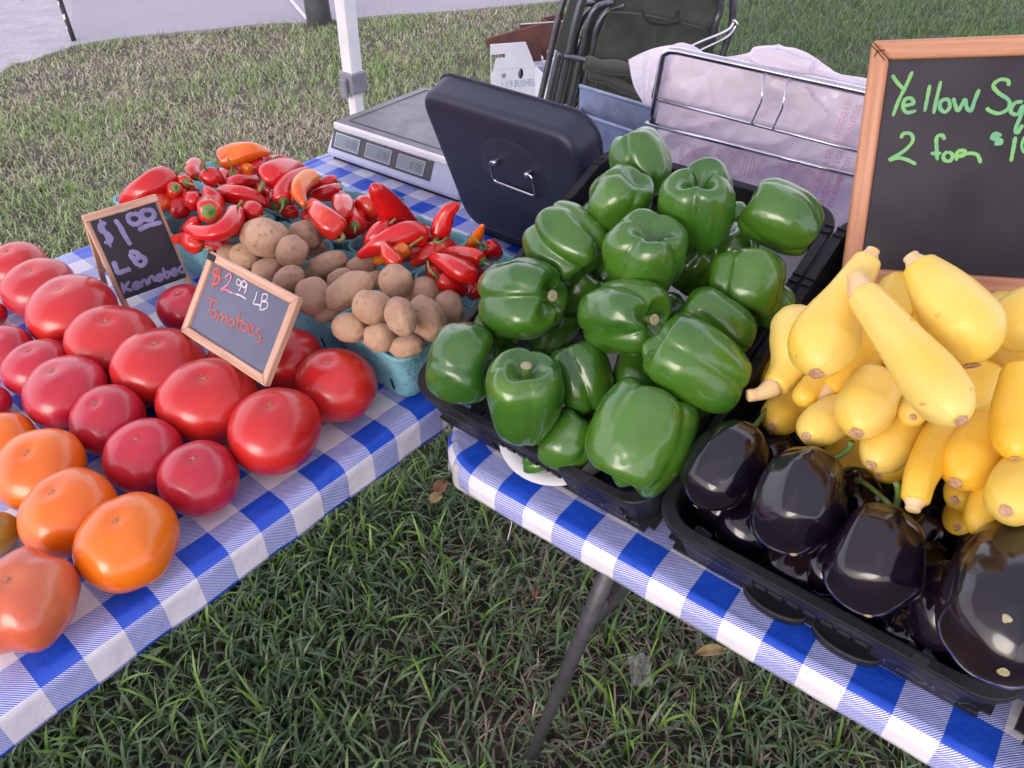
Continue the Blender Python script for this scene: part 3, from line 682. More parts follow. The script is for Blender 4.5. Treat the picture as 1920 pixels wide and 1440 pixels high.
# the rear legs lean the other way
top = BL + Y * Hh - N_ * .012; back = (Vector((N_.x, N_.y, 0)).normalized()) * -1
Lr = top.z - T; dirb = (back * .036 - ZUP * Lr); 
for sx in (-lt * .6, W - lt * .4):
    o = top + X * sx; bar('leg', o, X * lt, back * .006, dirb, 2, sg)
bar('cross_rail', top + dirb * .62 - X * lt * .4 + back * .0005, X * W, back * .004, Vector((0, 0, -.006)), 0, sg)
def P1(px, py): return onplane(px, py, BL, N_)
N1 = N_
q = MB(); wd = wpx(9.0, BL)
def c1(L_): return [P1(80 + x / 6, 440 + y / 6) for x, y in L_]     # spots read off an enlargement of the sign
def c0(L_): return [P1(x / 4, 250 + y / 4) for x, y in L_]
dO = P1(783 / 4, 250 + 850 / 4); write(q, '$', dO, P1((783 + 112) / 4, 250 + (850 - 36) / 4) - dO, P1(712 / 4, 250 + 672 / 4) - dO, N_, wd * .72, 2, 0)
for L_ in ([(860, 645), (900, 700), (940, 775), (980, 838)],
           [(1000, 600), (960, 622), (975, 668), (1020, 682), (1058, 655), (1045, 615), (1000, 600)], [(1100, 572), (1062, 590), (1072, 632), (1115, 650), (1155, 622), (1145, 582), (1100, 572)],
           [(1035, 727), (1110, 692), (1212, 666)], [(850, 958), (868, 1005), (888, 1045), (930, 1032), (980, 1015)],
           [(970, 900), (1000, 945), (1035, 992)], [(972, 902), (1000, 888), (1036, 905), (1030, 935), (1000, 952)], [(1005, 948), (1060, 925), (1090, 950), (1075, 985), (1035, 995)]):
    stroke(q, c0(L_), wd, N_, seed=len(L_))
w6 = wd * .78
kA, kB, kC = P1(80 + 900 / 6, 440 + 668 / 6), P1(80 + 1605 / 6, 440 + 412 / 6), P1(80 + 872 / 6, 440 + 540 / 6)
write(q, 'Kennebec', kA, (kB - kA) / 4.08, (kC - kA), N_, wd * .62, 4, .04)
q.build('chalk_lettering', MT['chalk_lilac'], sg)

# ---------------------------------------------------------------- framed sign: $2.99 LB Tomatoes
X, Y = rotmat(math.radians(-42.8), math.radians(-38.7), math.radians(2.7)); N_ = X.cross(Y)
KS = .925; BL = CAM + (Vector((-.346, .668, .765)) - CAM) * KS; W, Hh = .151 * KS, .0901 * KS
s2 = thing('framed_sign', 'framed grey chalkboard reading $2.99 LB Tomatoes, propped on the large red tomatoes', 'sign', BL + X * W / 2)
O, w_, h_ = frame_rect(s2, BL, X, Y, W, Hh, .0085, .007, N_, MT['wood'])
q = MB(); q.box(O - N_ * .002 - X * .001 - Y * .001, X * (w_ + .002), Y * (h_ + .002), N_ * .002); q.build('chalkboard', MT['board_grey'], s2)
for sx in (.0005,):
    q = MB(); q.box(BL + Y * (Hh - .0078) + X * .001 + N_ * .0002, X * .0125, Y * .0062, N_ * .0006); q.build('corner_clip', MT['dark'], s2)
PB = O
def P2(L_, sc, ox, oy): return [onplane(ox + x / sc, oy + y / sc, PB, N_) for x, y in L_]
def wr2(L, mat, wd_, name='chalk_lettering', sc=2.667, ox=0, oy=440):
    q = MB()
    for i, L_ in enumerate(L): stroke(q, P2(L_, sc, ox, oy), wpx(wd_, PB), N_, seed=i)
    q.build(name, mat, s2)
wr2([[(1100, 168), (1075, 175), (1072, 200), (1100, 212), (1098, 238), (1072, 250), (1060, 240)], [(1092, 165), (1080, 215), (1065, 272)], [(1104, 170), (1092, 230)]], MT['chalk_red'], 4.2)
wr2([[(1128, 215), (1150, 195), (1158, 215), (1140, 250), (1108, 275), (1130, 275), (1165, 295)], [(1130, 212), (1140, 200)]], MT['chalk_pink'], 3.4)
wr2([[(1170, 292), (1174, 294)], [(1207, 235), (1192, 222), (1186, 245), (1200, 255), (1210, 235), (1206, 262), (1196, 282)], [(1234, 243), (1218, 230), (1212, 255), (1226, 264), (1237, 245), (1232, 275), (1224, 295)], [(1180, 297), (1205, 305), (1232, 322)],
     [(1288, 285), (1280, 315), (1270, 345), (1290, 350), (1310, 358)], [(1315, 298), (1310, 335), (1302, 375)], [(1315, 298), (1338, 300), (1335, 325), (1308, 335)], [(1308, 335), (1340, 340), (1335, 368), (1302, 378)]], MT['chalk_white'], 3.0)
wr2([[(1032, 318), (1060, 322), (1095, 340)], [(1068, 322), (1058, 355), (1050, 388)], [(1078, 375), (1060, 385), (1062, 410), (1080, 412), (1088, 390), (1078, 375)],
     [(1095, 395), (1092, 435)], [(1094, 410), (1112, 398), (1118, 415), (1114, 442)], [(1116, 418), (1135, 408), (1138, 430), (1134, 455)],
     [(1170, 420), (1152, 425), (1148, 450), (1165, 455), (1175, 432), (1172, 460)], [(1205, 378), (1195, 430), (1190, 470), (1205, 478)], [(1182, 425), (1222, 435)],
     [(1225, 440), (1210, 455), (1215, 480), (1235, 478), (1240, 455), (1225, 440)], [(1248, 475), (1272, 465), (1262, 450), (1245, 470), (1252, 498), (1280, 500)], [(1305, 472), (1288, 478), (1295, 500), (1308, 515), (1300, 538), (1278, 530)]], MT['chalk_red'], 2.6)

# ---------------------------------------------------------------- large board: Yellow Squash 2 for $1
X, Y = rotmat(math.radians(-26), math.radians(-20), math.radians(8.6)); N_ = X.cross(Y)
BL = onplane(1574, 533, CAM + (Vector((.306, .626, T + .10)) - CAM) * .878, N_)
Hh = (onplane(1624, 76, BL, N_) - BL).dot(Y); t_ = .0139; W = .24
bb = thing('chalkboard_sign', 'large pine framed blackboard with green Yellow Squash 2 for $1 writing, behind the squash', 'sign', BL + X * W / 2)
O, w_, h_ = frame_rect(bb, BL, X, Y, W, Hh, t_, .012, N_, MT['wood_o'], bev=.003)
q = MB(); q.box(O - N_ * .002 - X * .001 - Y * .001, X * (w_ + .002), Y * (h_ + .002), N_ * .002); q.build('chalkboard', MT['board'], bb)
q = MB(); cdk = MB()
for L_ in ([(200, 62), (245, 105), (287, 157)], [(287, 97), (262, 102), (245, 105), (238, 118), (228, 135)]):
    stroke(cdk, [onplane(1560 + x / 2.88, 60 + y / 2.88, BL, N_) for x, y in L_], .0007, N_, off=.0004)
cdk.build('pen_mark', MT['dark'], bb)
PB = O
LT = [[(325, 232), (350, 270), (385, 308)], [(435, 212), (400, 290), (360, 370), (328, 455)],
      [(388, 400), (440, 385), (425, 358), (395, 365), (382, 405), (405, 435), (455, 425)], [(528, 285), (515, 355), (500, 430)], [(588, 265), (565, 360), (548, 442)],
      [(612, 360), (585, 380), (585, 415), (612, 432), (635, 405), (630, 370), (608, 360)], [(655, 355), (665, 395), (680, 425), (705, 385), (718, 365), (728, 410), (750, 425), (770, 370), (795, 308)],
      [(955, 292), (948, 262), (905, 258), (870, 290), (900, 330), (955, 370), (950, 415), (900, 440), (850, 425), (835, 408)],
      [(1030, 375), (985, 385), (965, 430), (1000, 445), (1030, 400), (1020, 450), (992, 520), (1000, 545), (1030, 500)],
      [(372, 575), (385, 550), (425, 550), (435, 590), (385, 645), (308, 690), (360, 680), (405, 690), (455, 715)],
      [(608, 582), (595, 558), (565, 570), (565, 630), (568, 692)], [(532, 655), (590, 655)], [(625, 645), (602, 665), (608, 692), (640, 695), (650, 665), (630, 645)],
      [(672, 645), (672, 695)], [(672, 645), (715, 640), (712, 665), (680, 672), (740, 655), (785, 665), (803, 708)],
      [(915, 560), (880, 548), (865, 575), (905, 580), (912, 600), (875, 605)], [(892, 540), (888, 610)], [(990, 565), (978, 635), (966, 700)]]
for i, L_ in enumerate(LT): stroke(q, [onplane(1560 + x / 2.88, 60 + y / 2.88, PB, N_) for x, y in L_], wpx(6.0, PB), N_, seed=i)
def onb(px, py): return onplane(px, py, PB, N_)
em = wpx(30, PB)
write(q, 'uash', onb(1930, 230), X * em * 1.4, Y * em * 1.5, N_, wpx(5.5, PB), 3)
write(q, '00', onb(1912, 285), X * em * .8, Y * em * .9, N_, wpx(4.5, PB), 5)
q.build('chalk_lettering', MT['chalk_green'], bb)

# ================================================================ crates
def rrect(W_, L_, r, n=6):
    pts = []
    for cx, cy, a0 in ((W_ - r, r, -90), (W_ - r, L_ - r, 0), (r, L_ - r, 90), (r, r, 180)):
        for k in range(n + 1):
            a = math.radians(a0 + 90 * k / n); pts.append((cx + r * math.cos(a), cy + r * math.sin(a)))
    return pts
def crate(name, label, a0, a1, L_, words_left, words_right):
    root = thing(name, label, 'crate', tp((a0 + a1) / 2, .02, -.046), 'black plastic crates')
    W_ = a1 - a0
    lo, hi = W_ * .33, W_ * .665
    def ring(inset, d):
        pp = rrect(W_, L_, .025) + [(lo, 0), (hi, 0)]
        return [tp(a0 + inset + x * (W_ - 2 * inset) / W_, inset + y * (L_ - 2 * inset) / L_, d) for x, y in pp]
    outer = [(.011, -.0625), (.0085, -.059), (.0080, -.053), (.0048, -.029), (.0032, -.013), (.0006, -.0125), (.0, -.002)]
    inner = [(.0005, -.0008), (.0012, 0), (.0075, 0), (.0085, -.001), (.0092, -.012), (.0096, -.029), (.0110, -.053), (.0115, -.056)]
    q = MB(); rings = [ring(*p) for p in outer + inner]; n = len(rings[0])
    for r_ in rings: q.v += r_
    for j in range(len(rings) - 1):
        for k in range(n):
            k2 = (k + 1) % n
            if k == n - 2 and j in (2, 12): continue        # the open hand hole in the front wall
            q.f.append((j * n + k, j * n + k2, (j + 1) * n + k2, (j + 1) * n + k))
    for k in (n - 2, n - 1):                                 # hole jambs
        q.f.append((2 * n + k, 3 * n + k, 12 * n + k, 13 * n + k))
    q.f.append((3 * n + n - 2, 3 * n + n - 1, 12 * n + n - 1, 12 * n + n - 2)); q.f.append((2 * n + n - 2, 13 * n + n - 2, 13 * n + n - 1, 2 * n + n - 1))
    q.build('rim_and_walls', MT['crate'], root, smooth=False)
    # open lattice floor
    q = MB(); fl = -.059; i0, i1 = .012, W_ - .012; s0_, s1_ = .012, L_ - .012
    nx, ny = 8, 12
    for i in range(nx + 1):
        a = a0 + i0 + (i1 - i0) * i / nx; q.box(tp(a - .0065, s0_, fl), TE * .013, TW * (s1_ - s0_), TN * .004)
    q.build('floor_rib', MT['crate'], root)
    q = MB()
    for j in range(ny + 1):
        s_ = s0_ + (s1_ - s0_) * j / ny; q.box(tp(a0 + i0, s_ - .0055, fl - .0012), TE * (i1 - i0), TW * .011, TN * .0046)
    q.build('floor_rib', MT['crate'], root)
    # dark blocks on the rim, coloured as the shade inside its notches
    for (x, s_, dx, ds) in ((.045, .0015, .009, .0045), (W_ - .06, .0015, .009, .0045), (.030, L_ - .006, .014, .0045), (W_ - .045, L_ - .006, .014, .0045)):
        q = MB(); q.box(tp(a0 + x, s_, -.004), TE * dx, TW * ds, TN * .0045); q.build('notch', MT['dark'], root)
    for s_ in (.06, .15, .24, .30):
        for x in (.0005, W_ - .0085):
            q = MB(); q.box(tp(a0 + x, s_, -.007), TE * .008, TW * .0025, TN * .0085); q.build('rim_clip', MT['crate'], root, bevel=.0006)
            q = MB(); q.box(tp(a0 + x, s_ + .008, -.007), TE * .008, TW * .0025, TN * .0085); q.build('rim_clip', MT['crate'], root, bevel=.0006)
    # front face: raised end plates, middle lattice bridge, bottle-shaped scoops
    fN = (-TW * 1.0 - TN * .1).normalized(); fY = (TN - TW * .10).normalized()
    fo = lambda x, h, out_=0.0: tp(a0 + x, .0082 - h * .115, -.059 + h) + fN * out_
    for x0, x1 in ((.026, lo), (hi, W_ - .026)):
        q = MB(); q.hexa([fo(x0, .002, -.002), fo(x1, .002, -.002), fo(x1, .002, .0022), fo(x0, .002, .0022), fo(x0, .0455, -.002), fo(x1, .0455, -.002), fo(x1, .0455, .0022), fo(x0, .0455, .0022)])
        q.build('end_plate', MT['crate'], root, bevel=.0008)
    q = MB(); q.hexa([fo(lo, .0305, -.001), fo(hi, .0305, -.001), fo(hi, .0305, .0012), fo(lo, .0305, .0012), fo(lo, .0455, -.001), fo(hi, .0455, -.001), fo(hi, .0455, .0012), fo(lo, .0455, .0012)])
    q.build('hand_grip', MT['crate'], root, bevel=.0005)
    nb = 7
    for i in range(nb):
        x = lo + (hi - lo) * (i + .12) / nb; wq = (hi - lo) / nb * .76
        q = MB(); q.hexa([fo(x, .032, 0), fo(x + wq, .032, 0), fo(x + wq, .032, .0030), fo(x, .032, .0030), fo(x, .040, 0), fo(x + wq, .040, 0), fo(x + wq, .040, .0030), fo(x, .040, .0030)])
        q.build('grip_block', MT['crate'], root, bevel=.0007)
    for cx in (() if a0 == 0 else ((lo + hi) / 2 - .026, (lo + hi) / 2 + .026)):
        q = MB(); ri = .024; m_ = 16
        for j in range(m_ + 1):
            a = math.pi + math.pi * j / m_
            x = cx + ri * math.cos(a); dd = ri * .55 * math.sin(a)
            b0_ = tp(a0 + x, .008 + dd * 1.0, -.030); 
            for off, hgt in ((0, 0), (.0022, 0), (.0022, -.012), (0, -.014)):
                q.v.append(tp(a0 + x * (1) , .009 + dd * .8 - off, -.046 + hgt))
        for j in range(m_):
            for k in range(4): q.f.append((j * 4 + k, j * 4 + (k + 1) % 4, (j + 1) * 4 + (k + 1) % 4, (j + 1) * 4 + k))
        q.f.append(tuple(j * 4 + 3 for j in range(m_ + 1))); q.f.append(tuple(j * 4 for j in range(m_ + 1)))
        q.build('bottle_scoop', MT['crate'], root, smooth=True)
    # moulded writing
    q = MB()
    # worn moulded lines: too rubbed to read, only short raised strokes remain
    rn = random.Random(11)
    for i, (x_end, hgt) in enumerate(words_left):
        x = .034
        while x < .034 + x_end:
            w_ = rn.uniform(.0012, .0032); b_3 = fo(x, .034 - i * .0075, .0023)
            stroke(q, [b_3, b_3 + TE * w_ * .5 + fY * hgt * rn.uniform(.4, 1), b_3 + TE * w_ + fY * hgt * rn.uniform(-.2, .3)], .0006, fN, .0002, seed=i); x += w_ * 1.35
    q.build('moulded_lettering', MT['emboss'], root)
    q = MB(); wr_ = fo(hi + .010, .014, .0024)
    for L_2 in words_right: stroke(q, [wr_ + TE * (x * .054) + fY * (y * .022) for x, y in L_2], .0008, fN, .0002)
    q.build('moulded_script', MT['emboss'], root)
    return root
MT['emboss'] = noisemat('raised_black_plastic', (.13, .13, .145), (.10, .10, .115), scale=40, rough=.22)
SCRIPT = [[(.12, .85), (0, .6), (.02, .15), (.16, .02), (.26, .2)], [(.02, .95), (.2, 1.0), (.4, .8), (.5, .4), (.42, .0)], [(.27, .3), (.2, .45), (.16, .2), (.26, .12), (.3, .35)], [(.38, .4), (.3, .2), (.4, .1), (.48, .3)], [(.48, .45), (.44, .1), (.56, .3)],
          [(.66, .95), (.56, .6), (.6, .15), (.72, .1), (.8, .3)], [(.6, 1.0), (.8, 1.02), (1.0, .85)], [(.78, .45), (.7, .25), (.8, .12), (.84, .4)], [(.92, .8), (.86, .3), (.92, .12)], [(1.04, .42), (.96, .2), (1.04, .12), (1.06, .4), (1.1, .12)]]
crate('produce_crate', 'low black plastic crate heaped with green bell peppers, tilted toward the front', 0.000, .2444, .3313, [(.034, .006), (.040, .0028), (.020, .0028)], SCRIPT)
crate('produce_crate', 'low black plastic crate holding eggplants in front and yellow squash behind', .2463, .4907, .3313, [(.034, .006), (.040, .0028), (.020, .0028)], SCRIPT)
crate('produce_crate', 'black plastic crate at the right edge of the photo, only its corner showing', .4936, .7380, .3313, [(.03, .006)], SCRIPT)
# riser boxes under the back of the crates
for i, (a, b_, lb) in enumerate(((.006, .238, 'brown cardboard box propping up the pepper crate'), (.252, .484, 'brown cardboard box propping up the squash crate behind the eggplants'), (.50, .73, 'brown cardboard box propping up the rightmost crate'))):
    p0, p1 = tp(a, .19, -.064), tp(a, .322, -.064)
    hx = TE * (b_ - a); q = MB()
    def dn(v): return Vector((v.x, v.y, T + .0045))
    q.hexa([dn(p0), dn(p0) + hx, dn(p1) + hx, dn(p1), p0, p0 + hx, p1 + hx, p1])
    tag(q.build('riser_box', MT['kraft'], origin=dn(p0)), lb, 'box')
# paper liner between crate floor and peppers
for (a, b_, s0_, s1_, lb) in ((.10, .155, .085, .15, 'small crumpled white paper under the green peppers'), (.10, .235, .215, .325, 'pinkish plastic bag sheet lining the rear of the pepper crate')):
    q = MB(); nx, ny = 22, 22; rn = random.Random(5)
    for i in range(nx + 1):
        for j in range(ny + 1):
            x = a + (b_ - a) * i / nx; s_ = s0_ + (s1_ - s0_) * j / ny
            q.v.append(tp(x, s_, -.050 + .004 * mnoise.noise(Vector((x * 30, s_ * 30, a * 9)))))
    for i in range(nx):
        for j in range(ny): k = i * (ny + 1) + j; q.f.append((k, k + ny + 1, k + ny + 2, k + 1))
    tag(q.build('crate_liner', MT['bag'], smooth=True, origin=tp(a, s0_, -.05)), lb, 'paper')
# white plate edge and pepper slice showing below the crate grip
# ================================================================ pulp baskets
YB = math.radians(-40.43); 
SIDE = .1085
def basket(U, V, label, seed):
    rn = random.Random(seed); E_, G_ = EL, GL
    O = EL * U + GL * V + Vector((0, 0, T + .0015)); c = O + (E_ + G_) * (SIDE / 2)
    root = thing('pulp_basket', label, 'basket', c, 'turquoise pulp baskets')
    tw_ = rn.uniform(-.03, .03); e = E_ * math.cos(tw_) + G_ * math.sin(tw_); g_ = G_ * math.cos(tw_) - E_ * math.sin(tw_)
    def ringp(half, z, r, nz=0, flute=0, inset=0):
        pts = []; n = 9
        for cx, cy, a0 in ((half - r, -half + r, -90), (half - r, half - r, 0), (-half + r, half - r, 90), (-half + r, -half + r, 180)):
            for k in range(5):
                a = math.radians(a0 + 90 * k / 4); pts.append((cx + r * math.cos(a), cy + r * math.sin(a)))
            # straight part subdivisions
            a = math.radians(a0 + 90); x0, y0 = cx + r * math.cos(a), cy + r * math.sin(a)
            nx_ = {-90: (half - r, half - r, 0), 0: (-half + r, half - r, 90), 90: (-half + r, -half + r, 180), 180: (half - r, -half + r, -90)}[a0]
            a2 = math.radians(nx_[2]); x1, y1 = nx_[0] + r * math.cos(a2), nx_[1] + r * math.sin(a2)
            for k in range(1, n):
                t = k / n; x, y = x0 + (x1 - x0) * t, y0 + (y1 - y0) * t
                d = Vector((x, y)).normalized(); 
                fl = flute * (1 if .16 < t < .84 else 0)
                nn_ = Vector((math.cos(math.radians(a0 + 90)), math.sin(math.radians(a0 + 90))))
                pts.append((x + nn_.x * fl, y + nn_.y * fl))
        return [c + e * x + g_ * y + Vector((0, 0, z + (mnoise.noise(Vector((x * 150 + seed, y * 150, z * 30))) * nz))) for x, y in pts]
    hb, ht = .041, SIDE / 2 - .0022
    def hh(z): return hb + (ht - hb) * (z / .058)
    rings = [ringp(hb - .004, .0, .012), ringp(hb, .003, .012), ringp(hh(.012), .012, .013), ringp(hh(.016), .016, .013, 0, .0022), ringp(hh(.042), .042, .014, 0, .0022), ringp(hh(.046), .046, .015),
             ringp(ht + .0006, .056, .017, .0016), ringp(ht + .0020, .0585, .018, .0026), ringp(ht + .0012, .0605, .018, .0030), ringp(ht - .0012, .0602, .017, .0026), ringp(ht - .0022, .055, .016, .001),
             ringp(hh(.04) - .0022, .04, .013), ringp(hh(.012) - .0022, .012, .012), ringp(hb - .006, .0035, .011)]
    q = MB(); n = len(rings[0])
    for r_ in rings: q.v += r_
    for j in range(len(rings) - 1):
        for k in range(n): q.f.append((j * n + k, j * n + (k + 1) % n, (j + 1) * n + (k + 1) % n, (j + 1) * n + k))
    q.f.append(tuple(range((len(rings) - 1) * n, len(rings) * n)))
    q.f.append(tuple(reversed(range(n))))
    q.build('basket_body', MT['pulp'], root, smooth=True)
    for (dx, dy) in ((1, 0), (0, -1), (-1, 0), (0, 1)):
        d = e * dx + g_ * dy; s_ = e * dy - g_ * dx
        for k in (-.62, .62):
            z0, z1 = .010, .024; o0 = c + d * (hh(z0) + .0000) + s_ * (hb * k) + Vector((0, 0, z0)); o1 = c + d * (hh(z1) + .0000) + s_ * (hb * k) + Vector((0, 0, z1))
            w_ = s_ * .0016; q = MB(); q.hexa([o0 - w_ - d * .002, o0 + w_ - d * .002, o0 + w_ + d * .0006, o0 - w_ + d * .0006, o1 - w_ - d * .002, o1 + w_ - d * .002, o1 + w_ + d * .0006, o1 - w_ + d * .0006])
            q.build('slot_shade', MT['dark'], root)  # solid dark block, its colour stands for the shade inside an open slot
    return root
UB = [-.975, -.868, -.7615, -.6545, -.5475]
VB = [.3625, .4715]
for i, (u, v, lb) in enumerate([
    (UB[0], VB[0], 'turquoise pulp basket of red peppers right behind the easel sign'),
    (UB[1], VB[0], 'turquoise pulp basket of red peppers between the easel sign and the potatoes'),
    (UB[2], VB[0], 'turquoise pulp basket of potatoes, farthest of the three, behind the framed sign'),
    (UB[3], VB[0], 'turquoise pulp basket of potatoes, middle one of three'),
    (UB[4], VB[0], 'turquoise pulp basket of potatoes, nearest one, touching the black crate corner'),
    (UB[0], VB[1], 'turquoise pulp basket of peppers under the big orange pepper, farthest back'),
    (UB[1], VB[1], 'turquoise pulp basket of red peppers with one curved orange pepper, second in the back row'),
    (UB[2], VB[1], 'turquoise pulp basket of peppers mid back row, left of the tallest red pepper'),
    (UB[3], VB[1], 'turquoise pulp basket of peppers in front of the black lid, fourth in the back row'),
    (UB[4], VB[1], 'turquoise pulp basket of red peppers next to the green pepper crate')]):
    basket(u, v, lb, i + 3)

# ================================================================ price scale
sy = math.radians(-37.9); SX = Vector((math.cos(sy), math.sin(sy), 0)); SG = Vector((-SX.y, SX.x, 0))
so_ = at(613, 293, T + .004); SW = (at(868, 376, T + .004) - so_).dot(SX)
sc = thing('price_scale', 'white electronic price scale with a steel platter and three small displays', 'scale', Vector((so_.x, so_.y, T)) + SX * SW / 2 + SG * .1)
D_ = .205
def sp_(x, y, z): return so_ + SX * (x * SW) + SG * y + Vector((0, 0, z))
q = MB(); prof = [(.000, .004, 0), (.010, .046, .004), (.030, .052, .010)]
# body: bottom rectangle, sloped front and tapered sides
bz = [(0.0, .006, 0.0, D_, .004), (-.006, .002, -.003, D_ + .002, .012), (.0, .0, .002, D_, .018), (.018, .018, .018, D_ - .012, .050)]
q.v = []
lev = [(.010, .990, .004, D_ - .004, .000), (.0, 1.0, .0, D_, .006), (.004, .996, .003, D_ - .002, .014), (.030, .970, .019, D_ - .018, .0475), (.045, .955, .028, D_ - .026, .0500)]
for x0, x1, y0, y1, z in lev: q.v += [sp_(x0, y0, z), sp_(x1, y0, z), sp_(x1, y1, z), sp_(x0, y1, z)]
for j in range(len(lev) - 1):
    for k in range(4): q.f.append((j * 4 + k, j * 4 + (k + 1) % 4, (j + 1) * 4 + (k + 1) % 4, (j + 1) * 4 + k))
q.f.append((3, 2, 1, 0)); q.f.append(tuple((len(lev) - 1) * 4 + k for k in range(4)))
q.build('body', MT['scale_body'], sc, bevel=.004)
# black under-base
q = MB(); q.box(sp_(.03, .006, -.0035), SX * (SW * .94), SG * (D_ - .02), Vector((0, 0, .004))); q.build('base_plate', MT['dark'], sc)
# platter from its outline
pz = T + .074
pf0, pf1, pbk = at(622, 228, pz), at(866, 318, pz), at(762, 153, pz)
PWv = SX * ((pf1 - pf0).dot(SX)); PL = (pbk - pf0).dot(SG)
PLV = SG * PL
q = MB(); o = pf0 - Vector((0, 0, .012)); q.box(o, PWv, PLV, Vector((0, 0, .012))); q.build('platter_rim', MT['scale_rim'], sc, bevel=.004)
q = MB(); q.box(pf0 + PWv * .012 + PLV * .02 + Vector((0, 0, -.001)), PWv * .976, PLV * .96, Vector((0, 0, .0016))); q.build('platter', MT['steel'], sc, bevel=.0007)
q = MB(); o_ = pf0 + Vector((0, 0, .0007)); cs_ = [o_ + PWv * a + PLV * b for a, b in ((.07, .09), (.93, .09), (.93, .93), (.07, .93))]; q.tube(cs_, .0011, 6, closed=True); q.build('platter_bead', MT['steel'], sc, smooth=True)
q = MB(); q.box(pf0 + PWv * .25 + PLV * .2 - Vector((0, 0, .028)), PWv * .5, PLV * .6, Vector((0, 0, .017))); q.build('platter_post', MT['scale_body'], sc)
# display panel on the sloped front
a, b_ = sp_(.004, .003, .014), sp_(.030, .019, .0475)
a2 = sp_(.996, .003, .014); fX = (a2 - a).normalized(); fY = (sp_(.5, .019, .0475) - sp_(.5, .003, .014)).normalized(); fN = fX.cross(fY)
if fN.dot(CAM - a) < 0: fN = -fN
def pn(x, y, o_=0.0): return a + fX * (x * SW) + fY * (y * .0371) + fN * o_
def plate(name, x0, x1, y0, y1, mat, off, th, root=sc, bev=.0006):
    q = MB(); q.box(pn(x0, y0, off), fX * ((x1 - x0) * SW), fY * ((y1 - y0) * .0371), fN * th); return q.build(name, mat, root, bevel=bev)
dp = plate('display_panel', .030, .790, .03, .985, MT['panel'], .0002, .0009)
for i, x in enumerate((.055, .300, .545)):
    f_ = plate('display', x, x + .195, .13, .70, MT['ink_white'], .0010, .0012, dp)
    q = MB(); q.box(pn(x + .006, .165, .0020), fX * (.183 * SW), fY * (.50 * .0371), fN * .0005); q.build('lcd', MT['lcd'], dp, bevel=.0002)
    q = MB(); put_text(q, '0.00', .0165, pn(x + .095, .25, .0026), fX * .8, fY, fN, 0); q.build('digits', MT['lcd_ink'], dp)
plate('caption_tag', .060, .150, .79, .93, MT['ink_yellow'], .0010, .0003, dp, 0); plate('caption_tag', .305, .425, .79, .93, MT['ink_yellow'], .0010, .0003, dp, 0); plate('caption_tag', .550, .675, .79, .93, MT['ink_red'], .0010, .0003, dp, 0)
plate('caption_line', .150, .225, .81, .825, MT['ink_yellow'], .0010, .0003, dp, 0); plate('caption_line', .425, .45, .81, .825, MT['ink_yellow'], .0010, .0003, dp, 0); plate('caption_line', .675, .74, .81, .825, MT['ink_red'], .0010, .0003, dp, 0)
q = MB(); put_text(q, 'WEIGHT', .0042, pn(.064, .81, .0014), fX, fY, fN, 0); put_text(q, 'UNIT PRICE', .0042, pn(.309, .81, .0014), fX, fY, fN, 0); q.build('caption', MT['dark'], dp)
q = MB(); put_text(q, 'TOTAL PRICE', .0042, pn(.554, .81, .0014), fX, fY, fN, 0); put_text(q, 'lb', .0045, pn(.23, .775, .0012), fX, fY, fN, 0); put_text(q, '$/lb', .0045, pn(.455, .775, .0012), fX, fY, fN, 0); put_text(q, '$', .005, pn(.752, .77, .0012), fX, fY, fN, 0)
q.build('caption', MT['ink_white'], dp)

# ================================================================ black box with its lid open
q4 = [(800, 155), (1103, 245), (1112, 470), (880, 372)]
LY = math.radians(-40.98); LX = Vector((math.cos(LY), math.sin(LY), 0)); LNh = Vector((math.sin(LY), -math.cos(LY), 0)); lb_ = math.radians(14.6)
LU = ZUP * math.cos(lb_) + LNh * math.sin(lb_); LN = LX.cross(LU)
LB = Vector((-.0589, .9395, T + .03)) - LX * .008 - LU * .0; LW, LH = .226, .180
gx = thing('metal_case', 'blue-black metal case standing open with a chrome wire handle on its lid', 'case', Vector((LB.x, LB.y, T + .002)) + LX * LW / 2)
def slabr(q, O, X, Y, W_, H_, r, secs):
    """rounded slab: secs = list of (inset, depth) from front face centre outwards to the back"""
    rings = []
    for ins, dp_, rr in secs:
        pts = []
        for cx, cy, a0 in ((W_ - r, r, -90), (W_ - r, H_ - r, 0), (r, H_ - r, 90), (r, r, 180)):
            for k in range(9):
                an = math.radians(a0 + 90 * k / 8); R_ = max(r - ins, .0005)
                xx, yy = cx + R_ * math.cos(an), cy + R_ * math.sin(an)
                if xx < W_ / 2: xx = W_ / 2 + (xx - W_ / 2) * (1 - .27 * (1 - yy / H_))
                pts.append(O + X * xx + Y * yy - X.cross(Y) * dp_)
        rings.append(pts)
    n = len(rings[0]); b0 = len(q.v)
    for r_ in rings: q.v += r_
    for j in range(len(rings) - 1):
        for k in range(n): q.f.append((b0 + j * n + k, b0 + j * n + (k + 1) % n, b0 + (j + 1) * n + (k + 1) % n, b0 + (j + 1) * n + k))
    q.f.append(tuple(b0 + k for k in reversed(range(n)))); q.f.append(tuple(b0 + (len(rings) - 1) * n + k for k in range(n)))
Rl = .028; q = MB(); LF = LB + LN * .022
bv = [(.0165 * (1 - math.cos(t)), 0) for t in ()]
secs = [(.013, 0, 0)] + [(.010 * (1 - math.sin(t)), .010 * (1 - math.cos(t)), 0) for t in np.linspace(.25, math.pi / 2, 7)] + [(-.001, .024, 0), (-.0025, .036, 0), (-.0045, .0365, 0), (-.0045, .0385, 0), (.0, .039, 0)]
slabr(q, LF, LX, LU, LW, LH, Rl, secs)
lid = q.build('lid', MT['lid'], gx, smooth=True)
md = lid.modifiers.new('e', 'EDGE_SPLIT'); md.split_angle = math.radians(50)
